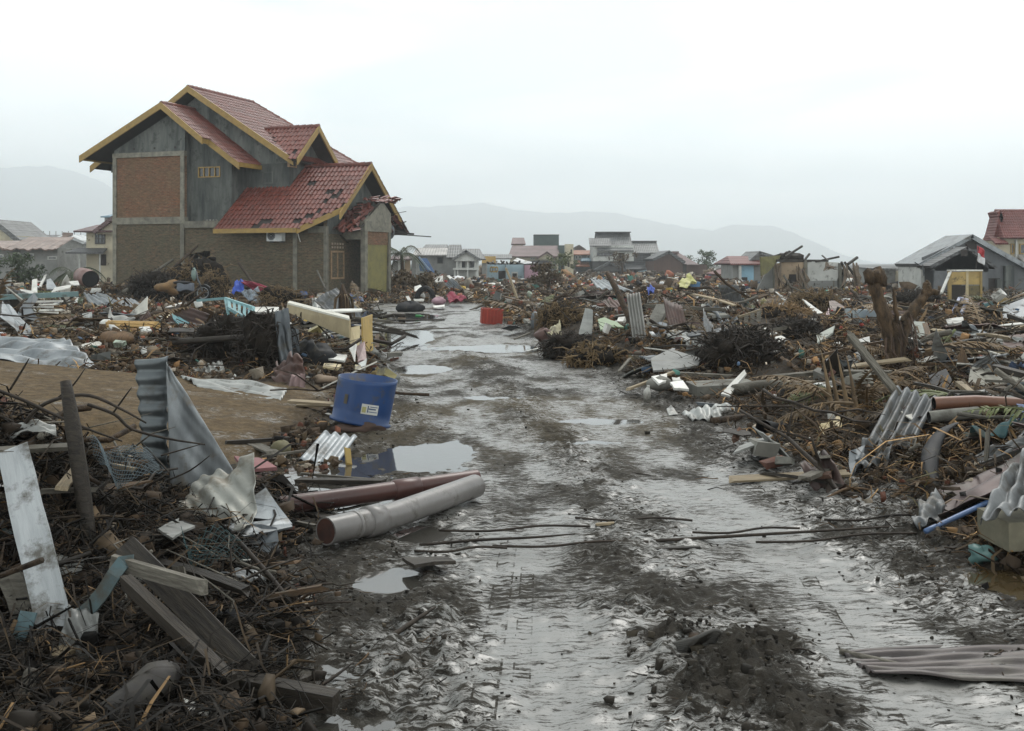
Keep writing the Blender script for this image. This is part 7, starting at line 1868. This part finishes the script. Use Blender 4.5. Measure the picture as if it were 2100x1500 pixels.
scatter('broken_board', 'broken board lying', 'board', sh, [('white', WHITE()), ('off white', mat('off_white_board', (.58, .56, .50), (.42, .40, .35), 4, .6, .1, mud=.3)), ('grey', mat('grey_board', (.30, .30, .28), None, 4, .7, .2, mud=.3)), ('brown', WOODB()), ('dark', WOODD())], {'heap': 12, 'left': 90, 'right': 72, 'mid': 90, 'far': 26, 'verge': 8}, (.45, 1.1), .10, .3, .25, 2, 'broken boards', vadj=['pointed', 'long', 'squarish', 'large', 'small', 'narrow'])
def corr_mb(w, l, nw, amp, cr, seed):
    rr = random.Random(seed); ph = [rr.uniform(0, 6) for _ in range(4)]; mb = MB()
    mb.grid(lambda u, v: ((u - .5) * w, (v - .5) * l, .04 + amp * math.sin(2 * PI * nw * u) + cr * (math.sin(4 * v + ph[0]) + .5 * math.sin(7 * u + 5 * v + ph[1]) + .4 * math.sin(13 * v - 9 * u + ph[2]))), 28, 8, .004)
    return mb
cm = [mesh_of('sheet', corr_mb(w, l, n, .02, c, i), True) for i, (w, l, n, c) in enumerate(((.6, .9, 5, .03), (.75, 1.3, 6, .06), (.5, .6, 4, .05), (.7, 1.6, 6, .02), (.4, .8, 3, .10)))]
scatter('corrugated_sheet', 'corrugated sheet lying', 'metal sheet', cm, [('grey', GALVM()), ('dull dark', GALVD()), ('whitish', GALVW()), ('rusty', RUST())], {'heap': 6, 'left': 46, 'right': 40, 'mid': 56, 'far': 22, 'verge': 2}, (.36, .75), .10, .3, .3, 3, 'corrugated sheets', vadj=['dented', 'large buckled', 'small bent', 'long flat', 'crushed narrow'])
def stick_mb(L, r, seed, fork=True):
    rr = random.Random(seed); mb = MB(); pts = [Vector((L * (i / 6 - .5), rr.uniform(-.05, .05) * L, .05 + rr.uniform(-.03, .05) * L)) for i in range(7)]
    mb.tube(pts, [r * (1 - .09 * i) for i in range(7)], 6)
    if fork:
        for k in (2, 4): mb.tube([pts[k], pts[k] + Vector((.1 * L, rr.uniform(-.18, .18) * L, .1 * L)), pts[k] + Vector((.24 * L, rr.uniform(-.3, .3) * L, .14 * L))], [r * .6, r * .45, r * .15], 5)
    return mb
sk = [mesh_of('branch', stick_mb(L, r, i), True) for i, (L, r) in enumerate(((1.4, .02), (2.2, .035), (1.0, .012), (1.8, .05), (2.6, .025)))]
scatter('branch', 'broken branch lying', 'branch', sk, [('dark', TWIG()), ('brown', BARK()), ('grey', WOODG())], {'heap': 40, 'left': 60, 'right': 60, 'mid': 80, 'far': 16, 'verge': 14}, (.4, .9), .10, .35, .15, 4, 'broken branches', vadj=['slender', 'long thick', 'short thin', 'stout', 'long slender'])
fm = [mesh_of('frond', frond_mb(1.2, i, .5 + .1 * i)) for i in range(4)]
scatter('palm_frond', 'palm frond lying', 'palm frond', fm, [('dry brown', FROND()), ('faded green', FRONDG()), ('dark rotting', mat('rotting_frond', (.12, .085, .05), (.06, .042, .028), 5, .7, .1, mud=.1))], {'left': 42, 'right': 46, 'mid': 60, 'far': 10}, (.5, 1.1), .10, .35, .2, 5, 'palm fronds', vadj=['spread', 'arched', 'drooping', 'curled'])
def chunk_mb(seed, s):
    rr = random.Random(seed); mb = MB(); mb.box(-s[0], s[0], -s[1], s[1], 0, s[2])
    mb.v = [tuple(c * rr.uniform(.7, 1.15) + rr.uniform(-.01, .01) for c in v) for v in mb.v]
    return mb
ck = [mesh_of('chunk', chunk_mb(i, s)) for i, s in enumerate(((.2, .15, .14), (.28, .18, .1), (.14, .12, .12), (.34, .12, .12)))]
scatter('concrete_chunk', 'concrete chunk lying', 'concrete', ck, [('pale grey', CONC()), ('dark grey', CONCD())], {'heap': 4, 'left': 32, 'right': 34, 'mid': 46, 'far': 16, 'verge': 8}, (.35, 1.0), .04, .35, .1, 6, 'concrete chunks', vadj=['blocky', 'flat', 'small', 'long'])
bk_ = [mesh_of('brick', chunk_mb(i + 9, (.105, .05, .055))) for i in range(3)]
scatter('brick', 'brick lying', 'brick', bk_, [('broken red', BRICKF()), ('mud stained', mat('muddy_brick', (.16, .085, .055), None, 6, .9, .3, mud=.4))], {'heap': 8, 'left': 46, 'right': 66, 'mid': 50, 'verge': 20}, (.7, 1.05), .04, .4, .1, 7, 'bricks')
def rag_mb(seed):
    rr = random.Random(seed); ph = [rr.uniform(0, 6) for _ in range(5)]; mb = MB()
    def fn(u, v):
        k = 1 - .3 * abs(math.sin(5 * u + ph[3]))
        return ((u - .5) * .6 * (1 - .3 * v), (v - .5) * .45 * k, .05 + .05 * (math.sin(6 * u + ph[0]) + math.sin(7 * v + ph[1]) + .6 * math.sin(13 * u - 9 * v + ph[2])))
    mb.grid(fn, 14, 12, .006); return mb
rg_ = [mesh_of('rag', rag_mb(i), True) for i in range(4)]
scatter('rag', 'rag lying', 'rag', rg_, [('maroon', paint('rag_maroon', (.10, .03, .036), .9, .4)), ('faded blue', paint('rag_blue', (.06, .085, .15), .9, .4)), ('dirty white', paint('rag_white', (.50, .49, .46), .9, .3)), ('teal', paint('rag_teal', (.05, .11, .115), .9, .4)), ('mustard', paint('rag_mustard', (.20, .15, .06), .9, .4)), ('black', BLACK())], {'heap': 4, 'left': 30, 'right': 22, 'mid': 40, 'far': 12, 'verge': 4}, (.35, .9), .09, .4, .2, 8, 'rags', vadj=['spread', 'bunched', 'folded', 'twisted'])
def jar_mb(seed):
    mb = MB(); r = .1
    mb.tube([(0, 0, 0), (0, 0, .03), (0, 0, .18), (0, 0, .22), (0, 0, .23), (0, 0, .26)], [r * .9, r, r, r * .6, r * .35, r * .35], 12); return mb
jm = [mesh_of('jar', jar_mb(0), True), mesh_of('tub', chunk_mb(3, (.16, .12, .14)))]
scatter('plastic_container', 'plastic container lying', 'container', jm, [('white', WHITE()), ('dirty white', WHITE()), ('blue', paint('tub_blue', (.05, .09, .22), .5, .35)), ('pale green', paint('tub_pale', (.30, .36, .28), .5, .3)), ('dull red', paint('tub_red', (.17, .04, .035), .5, .35)), ('pale yellow', paint('tub_yellow', (.34, .29, .12), .5, .35))], {'left': 22, 'right': 8, 'mid': 26, 'far': 12, 'verge': 2}, (.3, .75), .09, .9, .5, 9, 'plastic containers')

# ------------------------------------------------------------------ what nobody could count: litter in millions of bits
def litter(name, label, cat, n, ymin, ymax, kind, palette, size, seed, zmax=.12, xr=(-.56, .58), where='out'):
    rg = np.random.default_rng(seed)
    y = ymin * (ymax / ymin) ** rg.random(n * 3)
    x = y * rg.uniform(xr[0], xr[1], n * 3)
    d = road_d(x, y) + .5 * (fbm(x * 1.1, y * .9, 77, 3) - .5)
    ap = apron(x, y)
    rel = Vector
    ux = (x - HC.x) * math.cos(TH) - (y - HC.y) * math.sin(TH); vx = (x - HC.x) * math.sin(TH) + (y - HC.y) * math.cos(TH)
    inh = (ux > -12.6) & (ux < 1.4) & (vx > -.1) & (vx < 8.5)
    if where == 'ridge':
        y = rg.normal(4.7, .45, n * 3); x = .93 + .06 * (y - 4.7) + rg.normal(0, .20, n * 3); d = road_d(x, y); ok = (y > 3.9)
    elif where == 'out':
        ok = (rg.random(n * 3) < sstep(-.05, .65, d) ** 1.3) & (ap < .35) & ~inh
        clump = fbm(x * .8, y * .8, 88, 3)
        ok &= rg.random(n * 3) < .25 + 1.5 * sstep(.38, .62, clump)
    else:
        ok = (d < .6) & (ap < .8) & ~inh & (rg.random(n * 3) < .15 + .85 * sstep(-.9, .3, d)) & (rg.random(n * 3) > .85 * tracks(x, y))
    if where != 'out': ok &= terrain(x, y) > WZ + .004
    x, y = x[ok][:n], y[ok][:n]; n = len(x)
    z = terrain(x, y) + (zmax * rg.random(n) ** 2 if where == 'out' else 0)
    if where == 'out':
        k_ = ~(hides(x, y, z + .03) & (rg.random(n) < .88))
        x, y, z = x[k_], y[k_], z[k_]; n = len(x)
    sc_ = size * (1 + y / 22) * rg.lognormal(0, .4, n)
    yaw = rg.uniform(0, 2 * PI, n); pit = rg.normal(0, .35 if where == 'out' else .06, n)
    dx, dy, dz = np.cos(yaw) * np.cos(pit), np.sin(yaw) * np.cos(pit), np.sin(pit)
    c = np.stack([x, y, z], -1); dvec = np.stack([dx, dy, dz], -1)
    side = np.stack([-np.sin(yaw), np.cos(yaw), np.zeros(n)], -1); up = np.cross(dvec, side); up *= np.sign(up[:, 2:3] + 1e-9)
    S = sc_[:, None]
    if kind == 'stick':
        r = S * rg.uniform(.010, .034, n)[:, None]; bend = up * S * rg.normal(0, .12, n)[:, None] + side * S * rg.normal(0, .20, n)[:, None]
        rings = []
        for t, k in ((-.5, 1), (0, 1), (.5, .5)):
            p = c + dvec * S * t + bend * (1 - 4 * t * t)
            for a in range(3):
                rings.append(p + (side * math.cos(2.1 * a) + up * math.sin(2.1 * a)) * r * k)
        V = np.stack(rings, 1); Fm = [(0, 1, 4, 3), (1, 2, 5, 4), (2, 0, 3, 5), (3, 4, 7, 6), (4, 5, 8, 7), (5, 3, 6, 8)]
    elif kind == 'blade':
        w = S * rg.uniform(*((.006, .018) if ymax < 9 else (.012, .036)), n)[:, None]; bend = up * S * rg.normal(.12, .15, n)[:, None] + side * S * rg.normal(0, .18, n)[:, None]
        rings = []
        for t, k in ((-.5, .7), (-.17, 1), (.17, .9), (.5, .15)):
            p = c + dvec * S * t + bend * (1 - 4 * t * t)
            rings += [p - side * w * k, p + side * w * k]
        V = np.stack(rings, 1); Fm = [(0, 1, 3, 2), (2, 3, 5, 4), (4, 5, 7, 6)]
    else:
        a = S * rg.uniform(.3, .7, n)[:, None]; b_ = S * rg.uniform(.15, .5, n)[:, None]; h = S * rg.uniform(.04, .35, n)[:, None]
        rings = []
        for k in (-.3, 1):
            for sx, sy in ((-1, -1), (1, -1), (1, 1), (-1, 1)):
                j = 1 + rg.normal(0, .22, (n, 1))
                rings.append(c + dvec * a * sx * j * .5 + side * b_ * sy * j * .5 + up * h * k * (1 + rg.normal(0, .2, (n, 1))))
        V = np.stack(rings, 1); Fm = [(0, 1, 5, 4), (1, 2, 6, 5), (2, 3, 7, 6), (3, 0, 4, 7), (4, 5, 6, 7)]
    nv_ = V.shape[1]; Fm = np.array(Fm)
    faces = (np.arange(n)[:, None, None] * nv_ + Fm[None]).reshape(-1, Fm.shape[1]).astype(np.int32)
    me_ = bpy.data.meshes.new(name)
    me_.vertices.add(n * nv_); me_.vertices.foreach_set('co', V.astype(np.float32).ravel())
    me_.loops.add(faces.size); me_.loops.foreach_set('vertex_index', faces.ravel())
    me_.polygons.add(len(faces)); me_.polygons.foreach_set('loop_start', np.arange(0, faces.size, faces.shape[1], dtype=np.int32))
    me_.update()
    if where != 'out': me_.polygons.foreach_set('use_smooth', np.ones(len(faces), dtype=bool))
    pal = np.array([p[:3] for p in palette]); wts = np.array([p[3] for p in palette]); wts = wts / wts.sum()
    col = pal[rg.choice(len(pal), n, p=wts)] * rg.lognormal(0, .3, (n, 1))
    col = np.clip(np.concatenate([col, np.ones((n, 1))], 1), 0, .85)
    ca_ = me_.color_attributes.new('tint', 'FLOAT_COLOR', 'POINT')
    ca_.data.foreach_set('color', np.repeat(col, nv_, 0).astype(np.float32).ravel())
    me_.materials.append(mat('litter_' + kind, (1, 1, 1), (.75, .75, .75), 9, .8, .1, mud=0, rnd=0, attr='tint', spec=.18))
    o = bpy.data.objects.new(name, me_); COL.objects.link(o)
    return tag(o, label, cat, kind='stuff')
warm = lambda P: [(r * 1.12, g, b * .88, w) if r < .5 else (r, g, b, w) for r, g, b, w in P]
WOODPAL = warm([(.030, .023, .017, 6), (.058, .042, .027, 5), (.105, .072, .042, 3), (.20, .135, .07, 1.2), (.13, .12, .105, 1.5), (.34, .25, .14, .4)])
STRAWPAL = warm([(.045, .034, .021, 5), (.095, .066, .034, 4), (.175, .118, .058, 2.2), (.30, .205, .10, .8), (.07, .066, .03, 1.2)])
CHIPPAL = warm([(.05, .038, .027, 6), (.09, .068, .047, 5), (.13, .11, .085, 3), (.22, .21, .19, 2.4), (.42, .41, .38, 1.3), (.72, .71, .67, .9), (.19, .075, .048, 1.5), (.24, .15, .075, 1.5), (.05, .09, .16, .35), (.06, .16, .15, .3), (.28, .05, .05, .35), (.36, .28, .08, .3), (.015, .015, .016, 2)])
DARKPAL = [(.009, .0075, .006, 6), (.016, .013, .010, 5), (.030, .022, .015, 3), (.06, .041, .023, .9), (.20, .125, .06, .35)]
NEARPAL = warm([(.035, .027, .02, 7), (.06, .045, .031, 6), (.10, .08, .056, 4), (.16, .15, .13, 2), (.34, .32, .28, .9), (.62, .60, .55, .35), (.12, .055, .04, 1), (.20, .13, .065, 2), (.015, .015, .016, 2)])
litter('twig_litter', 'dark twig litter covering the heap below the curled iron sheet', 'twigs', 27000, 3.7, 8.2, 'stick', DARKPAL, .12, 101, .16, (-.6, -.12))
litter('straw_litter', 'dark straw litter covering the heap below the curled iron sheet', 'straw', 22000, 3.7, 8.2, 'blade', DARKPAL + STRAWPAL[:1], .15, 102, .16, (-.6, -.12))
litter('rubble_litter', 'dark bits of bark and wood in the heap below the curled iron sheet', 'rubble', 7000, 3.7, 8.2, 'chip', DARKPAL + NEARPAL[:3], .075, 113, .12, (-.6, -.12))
litter('twig_litter', 'twig litter strewn over the nearer rubble by the corrugated sheets', 'twigs', 16000, 6.3, 22, 'stick', WOODPAL, .13, 103, .14, (.05, .58))
litter('straw_litter', 'brown straw strewn over the nearer rubble by the corrugated sheets', 'straw', 14000, 6.3, 22, 'blade', STRAWPAL, .17, 104, .12, (.05, .58))
litter('twig_litter', 'twig litter strewn over the wreckage field', 'twigs', 46000, 14, 62, 'stick', WOODPAL, .13, 105, .16)
litter('straw_litter', 'brown straw strewn over the wreckage field', 'straw', 34000, 14, 62, 'blade', STRAWPAL, .16, 106, .16)
litter('rubble_litter', 'small mixed rubble bits in the nearer wreckage', 'rubble', 34000, 5, 22, 'chip', NEARPAL, .055, 107, .07)
litter('rubble_litter', 'small mixed rubble bits across the wreckage field', 'rubble', 34000, 15, 70, 'chip', CHIPPAL, .075, 108, .16)
litter('rubble_litter', 'distant mixed rubble before the far houses', 'rubble', 26000, 55, 210, 'chip', CHIPPAL, .10, 109, .35)
MUDPAL = [(.026, .022, .017, 6), (.038, .032, .025, 4), (.06, .05, .036, 1.5)]
litter('mud_clods', 'small clods of mud kicked up along the track', 'mud', 9000, 3.9, 24, 'chip', MUDPAL, .016, 110, 0, (-.3, .5), 'road')
litter('mud_litter', 'bits of straw and twig trodden into the track', 'straw', 5000, 3.9, 40, 'stick', MUDPAL + WOODPAL[:3], .06, 111, 0, (-.3, .5), 'road')
litter('mud_clods', 'dark crumbling clods on the torn mud ridge between the wheel tracks', 'mud', 420, 3.9, 6, 'chip', MUDPAL, .026, 112, 0, (-.3, .5), 'ridge')
# ------------------------------------------------------------------ the rainy air
hz = MB(); hz.box(-5600, 5600, -100, 5300, -4, 430)
hzm = bpy.data.materials.new('rain_haze'); hzm.use_nodes = True
hn, hl = hzm.node_tree.nodes, hzm.node_tree.links
hn.clear()
ho = hn.new('ShaderNodeOutputMaterial')
pv = hn.new('ShaderNodeVolumePrincipled')
pv.inputs['Color'].default_value = (.93, .975, 1.0, 1)
pv.inputs['Density'].default_value = 0.00068
pv.inputs['Anisotropy'].default_value = 0.5
hl.new(pv.outputs[0], ho.inputs['Volume'])
hzo = hz.build('haze', hzm)
tag(hzo, 'thin grey rain haze over the whole plain', 'haze', kind='stuff')
